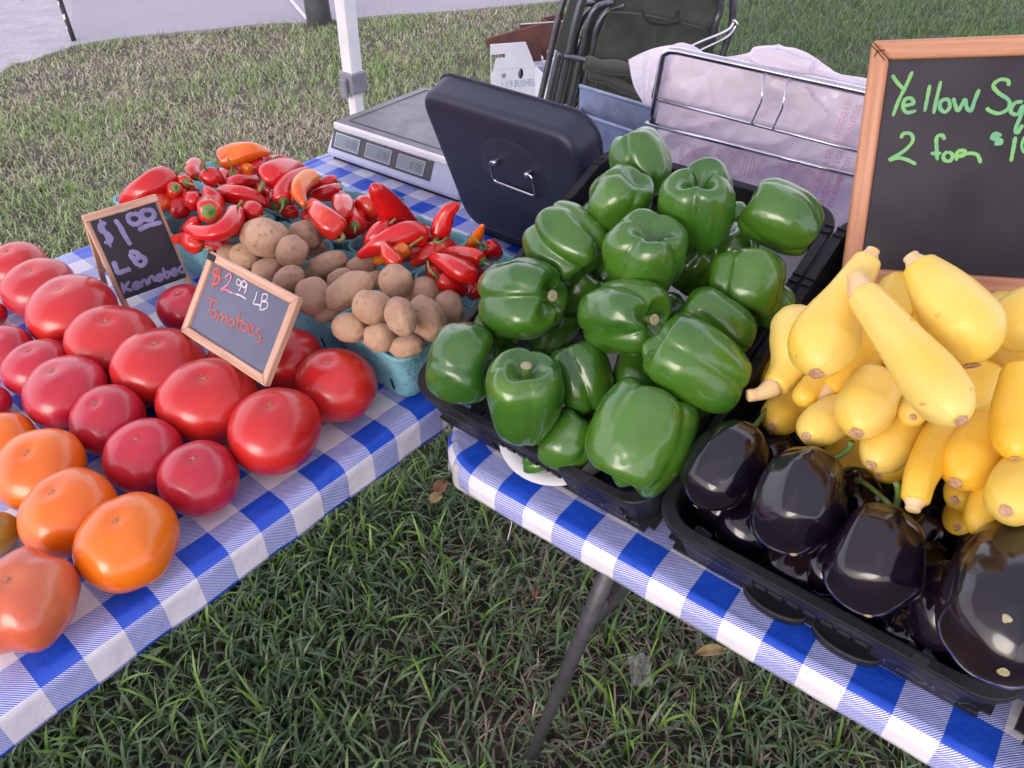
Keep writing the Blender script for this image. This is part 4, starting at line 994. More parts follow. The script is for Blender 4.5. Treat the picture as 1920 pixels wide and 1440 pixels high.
# raised boss and handle
HC = onplane(962, 318, LF, LN)
q = MB(); rg = 22; rings_ = [(.048, .0), (.040, .0016), (.02, .0026), (.001, .003)]
for rr, h in rings_:
    for k in range(36):
        an = 2 * math.pi * k / 36; q.v.append(HC + LX * rr * math.cos(an) * 1.0 + LU * rr * .8 * math.sin(an) + LN * h)
for j in range(3):
    for k in range(36): q.f.append((j * 36 + k, j * 36 + (k + 1) % 36, (j + 1) * 36 + (k + 1) % 36, (j + 1) * 36 + k))
q.build('lid_boss', MT['lid'], gx, smooth=True)
hA, hB = onplane(938, 296, LF, LN), onplane(999, 318, LF, LN)
for hp in (hA, hB):
    q = MB(); q.tube([hp, hp + LN * .011, hp + LN * .0125], [.0032, .0032, .0022], 16); q.build('handle_post', MT['chrome'], gx, smooth=True)
q = MB(); oN = LN * .010
w1, w2 = hA + oN - LX * .003, hB + oN + LX * .003
pts = [hA + oN, w1 - LX * .002, w1 - LX * .004 - LU * .003]
pts += [Vector(p) for p in [hA + oN - LX * .0075 - LU * .022, hA + oN - LX * .0065 - LU * .0245, hA + oN - LX * .003 - LU * .0262]]
pts += [hB + oN + LX * .003 - LU * .0262, hB + oN + LX * .0065 - LU * .0245, hB + oN + LX * .0072 - LU * .022, w2 + LX * .004 - LU * .003, w2 + LX * .002, hB + oN]
q.tube(pts, .0015, 10); q.build('handle', MT['chrome'], gx, smooth=True)
# lower half of the case, open, behind the lid
q = MB(); back = Vector((-LNh.x, -LNh.y, 0)); bo = Vector((LB.x, LB.y, T + .0015)) + back * .004 + LX * .03; LW -= .03
q.box(bo, LX * LW, back * .15, Vector((0, 0, .003)))
for o, x, y in ((bo, LX * LW, back * .003), (bo + back * .147, LX * LW, back * .003), (bo, LX * .003, back * .15), (bo + LX * (LW - .003), LX * .003, back * .15)):
    q.box(o, x, y, Vector((0, 0, .034)))
q.build('case_base', MT['lid'], gx)
for x in (.05, .17):
    q = MB(); p = LB + LX * x + back * .002 + Vector((0, 0, .002)); q.tube([p, p + LX * .03], .004, 12); q.build('hinge', MT['lid'], gx, smooth=True)

# galvanised tray behind the case
go_ = at(1068, 262, T + .03)
gt = thing('metal_tray', 'bluish galvanised sheet metal tray standing on edge between the black case and the bag rack', 'tray', Vector((go_.x, go_.y, T)))
gP = Vector((go_.x, go_.y, T))
def GV(px, py, back_): return onplane(px, py, gP + back * back_, back)
A1, A2 = GV(1087, 161, .055), GV(1236, 206, .055)
q = MB(); dnv = Vector((0, 0, -1)) * (A1.z - T - .002)
q.box(A1 + dnv, A2 - A1, back * .0025, -dnv); q.build('tray_back', MT['galv'], gt, bevel=.0008)
B1, B2 = GV(1098, 217, .012), GV(1246, 268, .012)
dn2 = Vector((0, 0, -1)) * (B1.z - T - .002)
q = MB(); q.box(B1 + dn2, (B2 - B1), back * .0025, -dn2); q.build('tray_front', MT['galv'], gt, bevel=.0008)
q = MB(); q.tube([A1, A2], .0028, 10); q.tube([B1, B2], .0028, 10); q.build('rolled_edge', MT['galv'], gt, smooth=True)
q = MB(); q.box(B1 + dn2, (A1 + dnv) - (B1 + dn2), LX * .0025, Vector((0, 0, B1.z - T - .01))); q.build('tray_side', MT['galv'], gt)
q = MB(); q.box(Vector((B1.x, B1.y, T + .003)), B2 - B1 - Vector((0, 0, (B2 - B1).z)), back * .044, Vector((0, 0, .0015))); q.build('tray_floor', MT['galv'], gt)

# ================================================================ bag rack with bags
RY = math.radians(-38.77); RX = Vector((math.cos(RY), math.sin(RY), 0)); RB = Vector((-math.sin(RY), math.cos(RY), 0)); RP = Vector((.1672, .9148, T)); RNn = -RB
def rk(px, py, d=0.0): return onplane(px, py, RP + RB * d, RNn)
rack = thing('bag_rack', 'chrome wire rack holding white plastic bags behind the peppers', 'rack', RP + RX * .15)
TL_, BLo = rk(1246, 97), rk(1222, 232)
xr = .30
def xat(p, d): return p + RX * d
topd = (rk(1600, 167) - rk(1270, 95)); topd.normalize()
q = MB(); p0 = rk(1222, 232); p1 = rk(1243, 112); 
pts = [p0, p0.lerp(p1, .5), p1, rk(1246, 101), rk(1256, 95), rk(1272, 96)] + [rk(1272, 96) + topd * s_ for s_ in (.08, .16, .24, .30)]
q.tube(pts, .0044, 12); 
q.build('frame_tube', MT['chrome'], rack, smooth=True)
md_ = (rk(1600, 280) - rk(1240, 187)).normalized(); ld_ = (rk(1597, 328) - rk(1213, 231)).normalized()
for s_, dr, r_ in ((rk(1237, 186), md_, .0022), (rk(1213, 230), ld_, .0030)):
    q = MB(); q.tube([s_ - RB * .002, s_ + dr * .15 - RB * .002, s_ + dr * .30 - RB * .002], r_, 12); q.build('cross_wire', MT['chrome'], rack, smooth=True)
for pts_ in ([(1436, 138), (1433, 187), (1412, 231)], [(1480, 147), (1472, 200), (1452, 241)]):
    q = MB(); q.tube([rk(*pts_[0]) - RB * .004, rk(*pts_[1]) - RB * .007, rk(*pts_[2]) - RB * .005], .0011, 8); q.build('tie_wire', MT['chrome'], rack, smooth=True)
# side hook, rear hoop, legs and feet
q = MB(); h0 = rk(1241, 108, .004); q.tube([h0, rk(1236, 130, .004), rk(1228, 165, .004), rk(1224, 182, .004), rk(1232, 190, .003)], .0024, 10); q.build('side_hook', MT['chrome'], rack, smooth=True)
q = MB(); q.tube([rk(1425, 105, .03), rk(1440, 90, .035), rk(1460, 86, .035), rk(1478, 95, .032), rk(1482, 106, .028)], .0018, 10); q.build('rear_hook', MT['chrome'], rack, smooth=True)
for s_ in (.006, .27):
    b0_ = Vector((p0.x, p0.y, 0)) + RX * s_; q = MB(); q.tube([Vector((b0_.x, b0_.y, p0.z)), Vector((b0_.x, b0_.y, T + .006)), Vector((b0_.x, b0_.y, T + .004)) - RB * 0 + RB * .10], .003, 12); q.build('leg', MT['chrome'], rack, smooth=True)
# the bundle of bags: several crumpled sheets hanging behind the wires
def bagsheet(name, label, outline_top, d0, seed, amp=.004, group='white T-shirt bags on the rack', printed=False, bottom=T + .012, holes=()):
    """outline_top: list of (px,py) along the top edge left->right"""
    tops = [rk(x, y, d0) for x, y in outline_top]; q = MB(); nx, ny = 190, 90
    tt = cr_spline([tuple(p) for p in tops], nx)
    for i in range(nx + 1):
        tpv = Vector(tt[i])
        for j in range(ny + 1):
            s_ = j / ny; z = tpv.z + (bottom - tpv.z) * s_
            p = Vector((tpv.x, tpv.y, z)); x = (p - RP).dot(RX)
            wob = .9 * mnoise.noise(Vector((x * 14, z * 16, seed))) + 2.6 * abs(mnoise.noise(Vector((x * 5 + z * 16, z * 22 - x * 20, seed + 4)))) + 1.8 * abs(mnoise.noise(Vector((x * 30 - z * 16, z * 7 + x * 4, seed + 9)))) - .5 * abs(mnoise.noise(Vector((x * 60 + z * 10, z * 14, seed + 2)))) + .35 * mnoise.noise(Vector((x * 70, z * 80, seed + 8)))
            p = p + RB * (wob * amp + .012 * s_ * s_ * 0)
            q.v.append(p)
    for i in range(nx):
        for j in range(ny):
            k = i * (ny + 1) + j; pa = (q.v[k] + q.v[k + ny + 2]) / 2
            skip = False
            for (hx, hz, rx_, rz_, sk) in holes:
                x = (pa - RP).dot(RX) - hx; z = pa.z - hz - sk * x
                if (x / rx_) ** 2 + (z / rz_) ** 2 < 1: skip = True
            if not skip: q.f.append((k, k + ny + 1, k + ny + 2, k + 1))
    o = q.build(name, MT['bag'], smooth=True, origin=Vector((RP.x, RP.y, T)))
    tag(o, label, 'bag'); return o
def lx(px, py, d): p = rk(px, py, d); return (p - RP).dot(RX), p.z
h1 = lx(1310, 122, .012); h2 = lx(1365, 125, .012); h3 = lx(1540, 180, .012)
front_bag = bagsheet('plastic_bag', 'white plastic bag with pink THANK YOU print, foremost on the wire rack',
    [(1236, 110), (1258, 98), (1290, 100), (1340, 112), (1400, 122), (1460, 130), (1520, 142), (1580, 158), (1640, 168), (1720, 180)], .013, 3, .0045, bottom=T + .004,
    holes=((h1[0], h1[1], .014, .007, -.6), (h2[0], h2[1], .010, .006, 0), (h3[0], h3[1], .026, .010, -.7)))
bagsheet('plastic_bag', 'rearmost white plastic bag, its tops rising over the top rail of the rack',
    [(1236, 104), (1262, 84), (1290, 82), (1345, 108), (1400, 100), (1415, 88), (1450, 86), (1500, 95), (1540, 118), (1580, 142), (1640, 152), (1720, 165)], .028, 11, .005, bottom=T + .01)
bagsheet('plastic_bag', 'crumpled pinkish plastic bag layer in the middle of the rack bundle',
    [(1240, 118), (1300, 108), (1380, 118), (1450, 112), (1520, 130), (1600, 150), (1700, 172)], .020, 23, .004, bottom=T + .008)
# side flap that spills past the left of the rack
q = MB(); nx, ny = 26, 34
for i in range(nx + 1):
    for j in range(ny + 1):
        u, v = i / nx, j / ny
        lx0 = cr_spline([(1178, 112), (1188, 160), (1207, 195)], ny)[j]; rx0 = cr_spline([(1262, 84), (1246, 130), (1226, 200)], ny)[j]
        topc = -14 * math.sin(u * math.pi) * (1 - v)
        px_ = lx0[0] + (rx0[0] - lx0[0]) * u; py_ = lx0[1] + (rx0[1] - lx0[1]) * u + topc * .4 + (2.2 * math.sin(u * 40) if j == ny else 0)
        wob = .006 * math.sin(u * 14 + v * 3) * (1 - u) + .003 * mnoise.noise(Vector((u * 7, v * 9, 3)))
        q.v.append(rk(px_, py_, .012 + wob))
for i in range(nx):
    for j in range(ny): k = i * (ny + 1) + j; q.f.append((k, k + ny + 1, k + ny + 2, k + 1))
tag(q.build('plastic_bag', MT['bag'], smooth=True, origin=RP), 'loose flap of a white plastic bag hanging past the left end of the wire rack', 'bag')
# gathered knot of handles over the rail
q = MB(); n_ = 22; m_ = 20
for i in range(n_ + 1):
    for j in range(m_):
        u = i / n_; a = 2 * math.pi * j / m_; c = rk(1412 + 108 * u, 106 + 22 * u + 6 * math.sin(u * 3.1), .012)
        rr = .0125 * math.sin(math.pi * (.06 + .88 * u)) ** .5 * (1 + .22 * math.sin(3 * a + 5 * u) + .18 * mnoise.noise(Vector((u * 9, a * 2, 5))))
        q.v.append(c + ZUP * rr * math.cos(a) + RB * rr * .9 * math.sin(a))
for i in range(n_):
    for j in range(m_): q.f.append((i * m_ + j, i * m_ + (j + 1) % m_, (i + 1) * m_ + (j + 1) % m_, (i + 1) * m_ + j))
tag(q.build('plastic_bag', MT['bag'], smooth=True, origin=RP), 'bunched white bag handles looped over the top rail of the wire rack', 'bag')
# print on the bag
def pr(px, py): return rk(px, py, .0075)
q = MB(); X_ = (pr(1500, 290) - pr(1300, 250)).normalized(); Y_ = ZUP
for i, (tx, sz, px_, py_) in enumerate((('THANK YOU', .034, 1262, 300), ('HAVE A NICE DAY', .017, 1300, 340))):
    vs_, fs_ = text_geo(tx, sz)
    # outline letters: keep only the boundary as thin strips
    from collections import Counter
    ec = Counter(); 
    for f_ in fs_:
        for k in range(len(f_)): ec[tuple(sorted((f_[k], f_[(k + 1) % len(f_)])))] += 1
    O_ = pr(px_, py_)
    for (i0, i1), c_ in ec.items():
        if c_ == 1:
            A_, B_ = [O_ + X_ * vs_[k].x + Y_ * vs_[k].y for k in (i0, i1)]
            dd = (B_ - A_); 
            if dd.length < 1e-6: continue
            n_2 = dd.normalized().cross(RNn) * .00035
            q.add([A_ - n_2, B_ - n_2, B_ + n_2, A_ + n_2], [(0, 1, 2, 3)])
Xr = (pr(1590, 300) - pr(1560, 375)).normalized(); Yr = -(Xr.cross(RNn)).normalized()
if Yr.x > 0: Yr = -Yr
for i, tx in enumerate(('ESTA BOLSA DE PLASTICO LE', 'AHORRO Q LOS CO  ALITOS.', 'EN ALIMENTOS')):
    put_text(q, tx, .0085, pr(1526 + i * 17, 378 + i * 6), Xr, Yr, RNn, 0)
q.build('pink_print', MT['bag_ink'], front_bag)
# ================================================================ produce
def img_dir(ax, ay, az):                 # right, up, toward the viewer -> world direction
    return (RV * ax + UV * ay - FW * az).normalized()
def frame_of(ax_):
    a = ax_.normalized(); b_ = a.orthogonal().normalized(); return a, b_, a.cross(b_)
def surf(q, P, nu, nv, closed_v=True):
    """grid of rings, P[i][j]; closes around j; poles at both ends"""
    b0 = len(q.v)
    for r_ in P: q.v += r_
    for i in range(nu - 1):
        for j in range(nv): q.f.append((b0 + i * nv + j, b0 + i * nv + (j + 1) % nv, b0 + (i + 1) * nv + (j + 1) % nv, b0 + (i + 1) * nv + j))
    q.f.append(tuple(b0 + j for j in reversed(range(nv)))); q.f.append(tuple(b0 + (nu - 1) * nv + j for j in range(nv)))

# ---- tomatoes
def tomato(cx, cy, hw, hh, kind, label, group, seed, cat='tomato', ribs=.02, tiltx=0, scar=True, flat=None):
    rn = random.Random(seed)
    Rm = None; z = T + .03
    for _ in range(4):
        c = at(cx, cy, z); R_ = wpx(hw, c); fl = flat if flat else min(.95, max(.70, (hh / hw - .12) * .98)); z = T + R_ * fl * .97
    c = at(cx, cy, z)
    ax_ = (ZUP + Vector((rn.uniform(-.14, .14) + tiltx, rn.uniform(-.12, .12), 0)) + Vector((0, -.12, 0))).normalized()
    a, b_, d_ = frame_of(ax_); q = MB(); nu, nv = 34, 56; P = []
    ph = [rn.uniform(0, 6.28) for _ in range(5)]; el = rn.uniform(.0, .06); nl = rn.choice((4, 5, 6))
    for i in range(nu):
        t = math.pi * (.012 + .976 * i / (nu - 1)); row = []     # 0 = top
        sn = math.sin(t) ** .86; cs = math.cos(t)
        for j in range(nv):
            p = 2 * math.pi * j / nv
            rib = ribs * (math.cos(nl * p + ph[0]) * .6 + .4 * math.cos((nl + 2) * p + ph[1])) * (.35 + .65 * abs(cs)) * sn
            r_ = sn * (1 + rib + el * math.cos(2 * p + ph[2]) + .018 * math.cos(3 * p + ph[3]))
            z_ = cs * fl - (.055 * math.exp(-(sn / .20) ** 2) * (1 if cs > 0 else 2))
            z_ += .03 * math.cos(p + ph[4]) * sn * (cs > 0)
            row.append(c + (b_ * math.cos(p) + d_ * math.sin(p)) * (R_ * r_) + a * (R_ * z_))
        P.append(row)
    surf(q, P, nu, nv)
    lowest = min(v.z for v in q.v); sh = Vector((0, 0, T + .0008 - lowest)); q.v = [v + sh for v in q.v]
    root = q.build('tomato', MT['tomato_' + kind], smooth=True, origin=Vector((c.x, c.y, T)))
    tag(root, label, cat, group)
    if scar:
        top = c + a * (R_ * (fl - .056)) + sh; q = MB(); ctr = top + a * .0002; n_ = rn.choice((5, 6))
        q.v.append(ctr + a * .0007)
        for k in range(2 * n_):
            an = math.pi * k / n_ + ph[0]; rr = R_ * (rn.uniform(.09, .15) if k % 2 == 0 else .022)
            zz = -.055 * math.exp(-((rr / R_) / .20) ** 2) + .055
            q.v.append(ctr + (b_ * math.cos(an) + d_ * math.sin(an)) * rr + a * (R_ * zz * .75 + .0001))
        for k in range(2 * n_): q.f.append((0, 1 + k, 1 + (k + 1) % (2 * n_)))
        q.build('blossom_scar', MT['scar'], root)
    return root
GR_ = 'large red tomatoes in the row beside the signs'; GP_ = 'pinkish tomatoes in the second row'; GO_ = 'orange tomatoes in the third row'
TOM = [
 (38, 510, 54, 50, 'red', 'large red tomato cut by the left edge at the far end of its row', GR_),
 (78, 548, 66, 54, 'red', 'second large red tomato from the far end of the red row', GR_),
 (140, 593, 82, 66, 'red', 'wide red tomato just below the easel sign foot, third in the red row', GR_),
 (214, 650, 81, 67, 'red', 'large red tomato fourth in the red row, nearest the easel sign leg', GR_),
 (304, 698, 85, 72, 'red', 'large red tomato touching the lower left corner of the framed sign', GR_),
 (395, 760, 91, 78, 'red', 'largest red tomato, under the lower edge of the framed sign', GR_),
 (518, 817, 88, 80, 'red', 'glossy red tomato with two small scars at the near end of the red row', GR_),
 (631, 730, 77, 71, 'red', 'large red tomato in front of the nearest potato basket', GR_),
 (540, 682, 66, 62, 'red', 'red tomato half hidden behind the right side of the framed sign', GR_),
 (350, 585, 52, 47, 'pink', 'small round pinkish red tomato standing behind the framed sign under the easel sign', None),
 (440, 690, 52, 46, 'red', 'dark red tomato almost hidden beneath the framed sign', None),
 (12, 665, 53, 49, 'pink', 'pinkish tomato at the left edge of the second row', GP_),
 (75, 698, 62, 55, 'pink', 'pinkish tomato second from the left edge in the second row', GP_),
 (128, 743, 79, 64, 'pink', 'widest pinkish tomato, with a pale streaked scar on top', GP_),
 (205, 794, 70, 63, 'pink', 'smooth pinkish tomato in the middle of the second row', GP_),
 (273, 862, 73, 66, 'pink', 'pinkish tomato with a star shaped scar, second from the near end', GP_),
 (377, 904, 75, 70, 'pink', 'pinkish tomato at the near end of the second row by the cloth edge', GP_),
 (-18, 595, 31, 27, 'red', 'sliver of a small red tomato at the left edge between the red and pink rows', None),
 (-22, 765, 42, 36, 'pink', 'dark pink tomato cut off by the left edge above the orange ones', None),
 (10, 830, 56, 49, 'orange', 'orange tomato farthest back, cut by the left edge', GO_),
 (80, 889, 84, 64, 'orange', 'wide flat orange tomato with a dark speck, second in the orange row', GO_),
 (135, 970, 88, 80, 'orange', 'plump orange tomato third in the orange row', GO_),
 (245, 1024, 95, 84, 'orange', 'nearest orange tomato, largest of the orange row', GO_),
 (-10, 1008, 45, 42, 'olive', 'olive yellow tomato at the left edge below the orange row', None),
 (45, 1136, 99, 93, 'heirloom', 'big ribbed pink and orange heirloom tomato in the lower left corner', None)]
for i, (x, y, a, b_, k, lb, g_) in enumerate(TOM):
    tomato(x, y, a, b_, k, lb, g_, 100 + i, ribs=.15 if k == 'heirloom' else (.035 if k == 'orange' else .02), scar=k != 'olive')
# specks on the tomatoes are real scabs
sp_mb = MB()

# ---- generic swept fruit
def swept(pts, radii, n=40, m=24, cap=(.9, .9), mod=None, q=None, seed=0):
    """pts world, radii metres -> rings along the curve with rounded ends"""
    q = q or MB()
    L_ = [0]
    for i in range(1, len(pts)): L_.append(L_[-1] + (Vector(pts[i]) - Vector(pts[i - 1])).length)
    tot = L_[-1]
    P = [Vector(p) for p in cr_spline([tuple(p) for p in pts], n)]
    RR = [float(r_[0]) for r_ in cr_spline([(r_,) for r_ in radii], n)]
    al = [0]
    for i in range(1, n + 1): al.append(al[-1] + (P[i] - P[i - 1]).length)
    tot = al[-1]; c0, c1 = radii[0] * cap[0], radii[-1] * cap[1]
    # denser rings at the caps
    ss = []
    k0 = 8
    for i in range(k0): ss.append(c0 * (1 - math.cos(math.pi / 2 * (i + .12) / k0)))
    for i in range(n + 1):
        s_ = c0 + (tot - c0 - c1) * i / n; ss.append(s_)
    for i in range(k0 - 1, -1, -1): ss.append(tot - c1 * (1 - math.cos(math.pi / 2 * (i + .12) / k0)))
    up = None; rows = []
    TG = [(P[min(i + 1, n)] - P[max(i - 1, 0)]).normalized() for i in range(n + 1)]
    def sample(s_):
        for k in range(1, n + 1):
            if al[k] >= s_ or k == n:
                t = (s_ - al[k - 1]) / max(1e-9, al[k] - al[k - 1]); return P[k - 1].lerp(P[k], t), RR[k - 1] + (RR[k] - RR[k - 1]) * t, TG[k - 1].lerp(TG[k], t).normalized()
    for s_ in ss:
        p, r_, t = sample(min(max(s_, 0), tot)); 
        if up is None: up = t.orthogonal().normalized()
        up = (up - t * up.dot(t)).normalized(); bb_ = t.cross(up)
        f = 1
        if s_ < c0: f = math.sqrt(max(0, 1 - (1 - s_ / c0) ** 2))
        if s_ > tot - c1: f = min(f, math.sqrt(max(0, 1 - (1 - (tot - s_) / c1) ** 2)))
        row = []
        for j in range(m):
            a = 2 * math.pi * j / m; k = mod(a, s_ / tot) if mod else 1
            row.append(p + (up * math.cos(a) + bb_ * math.sin(a)) * (r_ * f * k))
        rows.append(row)
    surf(q, rows, len(rows), m)
    return q, P, RR

# ---- potatoes
def potato(cx, cy, rx, ry, ang, z, label, seed):
    rn = random.Random(seed); c = at(cx, cy, z); a = math.radians(ang)
    d1 = img_dir(math.cos(a), math.sin(a), rn.uniform(-.15, .3)); d2 = img_dir(-math.sin(a), math.cos(a), rn.uniform(-.1, .2)); d3 = d1.cross(d2).normalized(); d2 = d3.cross(d1).normalized()
    A, B = wpx(rx, c), wpx(ry, c); C_ = min(A, B) * rn.uniform(.92, 1.04); q = MB(); nu, nv = 26, 32; P = []; off = rn.uniform(0, 90)
    eyes = [(Vector((rn.gauss(0, 1), rn.gauss(0, 1), rn.gauss(0, 1))).normalized(), rn.uniform(.10, .2)) for _ in range(8)]
    for i in range(nu):
        t = math.pi * (.01 + .98 * i / (nu - 1)); row = []
        for j in range(nv):
            p = 2 * math.pi * j / nv; u = Vector((math.cos(t), math.sin(t) * math.cos(p), math.sin(t) * math.sin(p)))
            k = 1 + .075 * mnoise.noise(u * 1.5 + Vector((off, 0, 0))) * 1.6 + .02 * mnoise.noise(u * 5 + Vector((0, off, 0)))
            for e_, w_ in eyes:
                k -= .035 * math.exp(-((u - e_).length / w_) ** 2)
            sx = math.copysign(abs(u.x) ** .9, u.x)
            row.append(c + (d1 * (sx * A) + d2 * (u.y * B) + d3 * (u.z * C_)) * k)
        P.append(row)
    surf(q, P, nu, nv); o = q.build('potato', MT['potato'], smooth=True, origin=c)
    tag(o, label, 'potato', 'russet potatoes in the blue baskets')
zb = T + .06
POT = [
 (482, 438, 32, 27, 20, zb + .032, 'potato at the back top of the farthest potato basket'), (500, 447, 41, 37, -20, zb + .036, 'big smooth tan potato crowning the farthest potato basket'),
 (572, 442, 35, 27, -22, zb + .022, 'oval potato at the right rear of the farthest potato basket'), (547, 472, 31, 29, 30, zb + .032, 'round dark potato with root hairs on top of the farthest basket'),
 (462, 480, 32, 25, 0, zb + .010, 'potato above the corner clip of the framed sign'), (430, 476, 22, 18, 0, zb + .002, 'small potato at the left wall of the farthest potato basket'),
 (503, 505, 30, 21, 8, zb + .012, 'potato just behind the top rail of the framed sign'), (592, 470, 22, 16, 10, zb + .000, 'potato low in the right corner of the farthest potato basket'),
 (520, 440, 30, 24, 0, zb - .014, 'buried potato in the farthest basket'), (500, 478, 34, 26, 0, zb - .016, 'buried potato under the crown potato of the farthest basket'), (560, 468, 30, 24, 0, zb - .018, 'buried potato under the round one in the farthest basket'),
 (541, 523, 31, 24, 25, zb + .015, 'oval potato leaning on the top right of the framed sign'), (612, 497, 41, 24, 22, zb + .012, 'long lumpy potato at the rear of the middle basket'),
 (679, 498, 29, 19, 5, zb + .014, 'potato by the rear right rim of the middle potato basket'), (586, 556, 33, 37, 0, zb + .018, 'large dark potato right of the framed sign'),
 (638, 522, 26, 18, 20, zb + .016, 'small wrinkled potato between two longer ones in the middle basket'), (654, 545, 50, 29, 33, zb + .034, 'longest potato, knobbly, lying across the middle basket'),
 (703, 525, 22, 17, 10, zb + .010, 'small potato partly hidden behind the tall dark potato'), (612, 590, 24, 14, 20, zb + .002, 'small potato at the front rim of the middle basket'),
 (590, 525, 32, 24, 0, zb - .014, 'buried potato in the middle basket'), (650, 520, 32, 24, 0, zb - .014, 'buried potato at the back of the middle basket'), (630, 570, 34, 24, 0, zb - .016, 'buried potato under the longest one'),
 (697, 575, 38, 33, -15, zb + .045, 'round clean potato near the middle of the nearest basket'), (743, 528, 32, 33, 30, zb + .036, 'dark egg shaped potato standing at the rear of the nearest basket'),
 (795, 548, 29, 28, 0, zb + .022, 'potato behind the big pair in the nearest basket'), (751, 593, 29, 38, 15, zb + .050, 'upright oval potato in the middle of the nearest basket'),
 (800, 598, 34, 44, 28, zb + .030, 'large potato on the right of the nearest basket'), (843, 578, 27, 34, 12, zb + .016, 'smooth potato at the right corner beside the pepper crate'),
 (656, 614, 34, 28, -18, zb + .022, 'potato at the front left corner of the nearest basket'), (712, 631, 31, 29, 0, zb + .022, 'potato at the front rim, between two others, in the nearest basket'),
 (761, 650, 35, 21, 5, zb + .014, 'lowest potato sitting on the front rim of the nearest basket'), (752, 618, 20, 15, 0, zb + .010, 'small potato wedged below the upright oval one'),
 (700, 590, 36, 26, 0, zb - .012, 'buried potato in the nearest basket'), (790, 610, 34, 26, 0, zb - .012, 'buried potato on the right of the nearest basket'), (750, 560, 36, 24, 0, zb - .014, 'buried potato at the rear of the nearest basket')]
for i, (x, y, rx_, ry_, an, z, lb) in enumerate(POT): potato(x, y, rx_, ry_, an, z, lb, 300 + i)

# ---- long peppers
def longpepper(pts, rad, kind, label, stem=None, seed=0, face=None, low=False, z_off=0.0):
    """pts: (px,py,z above rim) from the stem end to the tip; stem: list of the same for the stalk"""
    rn = random.Random(seed)
    W3 = [at(x, y, zb + z) for x, y, z in pts]; RR = [wpx(r_ * 1.1, p) for r_, p in zip(rad, W3)]
    ph = rn.uniform(0, 6.28); nl = rn.choice((2, 3, 3)); am = rn.uniform(.04, .09)
    def mod(a, t): return 1 + am * math.cos(nl * a + ph + t * 1.2) + .025 * math.sin(5 * a + ph * 2 + t * 9) + .04 * mnoise.noise(Vector((math.cos(a) * 1.3 + seed, math.sin(a) * 1.3, t * 5)))
    q, P, R2 = swept(W3, RR, n=26, m=22, cap=(.55, 1.5), mod=mod)
    c = W3[0]
    root = q.build('long_pepper', MT['pepper_' + kind], smooth=True, origin=c)
    tag(root, label, 'pepper', 'long sweet peppers in the blue baskets')
    t0 = (P[0] - P[1]).normalized()
    if stem is not None:
        if stem == 'face': sp2 = [W3[0] - t0 * .002, W3[0] + t0 * .004, W3[0] + t0 * .009 + ZUP * .001]
        else: sp2 = [W3[0] - t0 * RR[0] * .15] + [at(x, y, zb + z) for x, y, z in stem]
        a_, b_, d_ = frame_of((sp2[1] - sp2[0]).normalized()); q = MB(); cr_ = RR[0] * .60; k_ = 12; base_ = W3[0] - t0 * (RR[0] * .10)
        # calyx: a scalloped shallow cone hugging the shoulder
        a_, b_, d_ = frame_of(t0)
        for (rr, h) in ((1.0, -.16), (.72, .02), (.34, .16)):
            for k in range(k_):
                an = 2 * math.pi * k / k_; sc_ = 1 + (.14 * (k % 2) if rr > .9 else 0); q.v.append(base_ + (b_ * math.cos(an) + d_ * math.sin(an)) * (cr_ * rr * sc_) + t0 * (cr_ * h + .0014))
        for j in range(2):
            for k in range(k_): q.f.append((j * k_ + k, j * k_ + (k + 1) % k_, (j + 1) * k_ + (k + 1) % k_, (j + 1) * k_ + k))
        q.f.append(tuple(2 * k_ + k for k in range(k_)))
        q.build('calyx', MT['stem_green'], root, smooth=True)
        q = MB(); n_ = len(sp2); sr_ = max(.0011, RR[0] * .16)
        Q = [Vector(p) for p in cr_spline([tuple(p) for p in sp2], 10)]; rad2 = [sr_ * (1.25 - .45 * i / 10) for i in range(11)]; rad2[-1] *= 1.25
        q.tube(Q, rad2, 9); q.build('stem', MT['stem_green'] if rn.random() < .7 else MT['stem_dry'], root, smooth=True)
    return root
H_ = .03
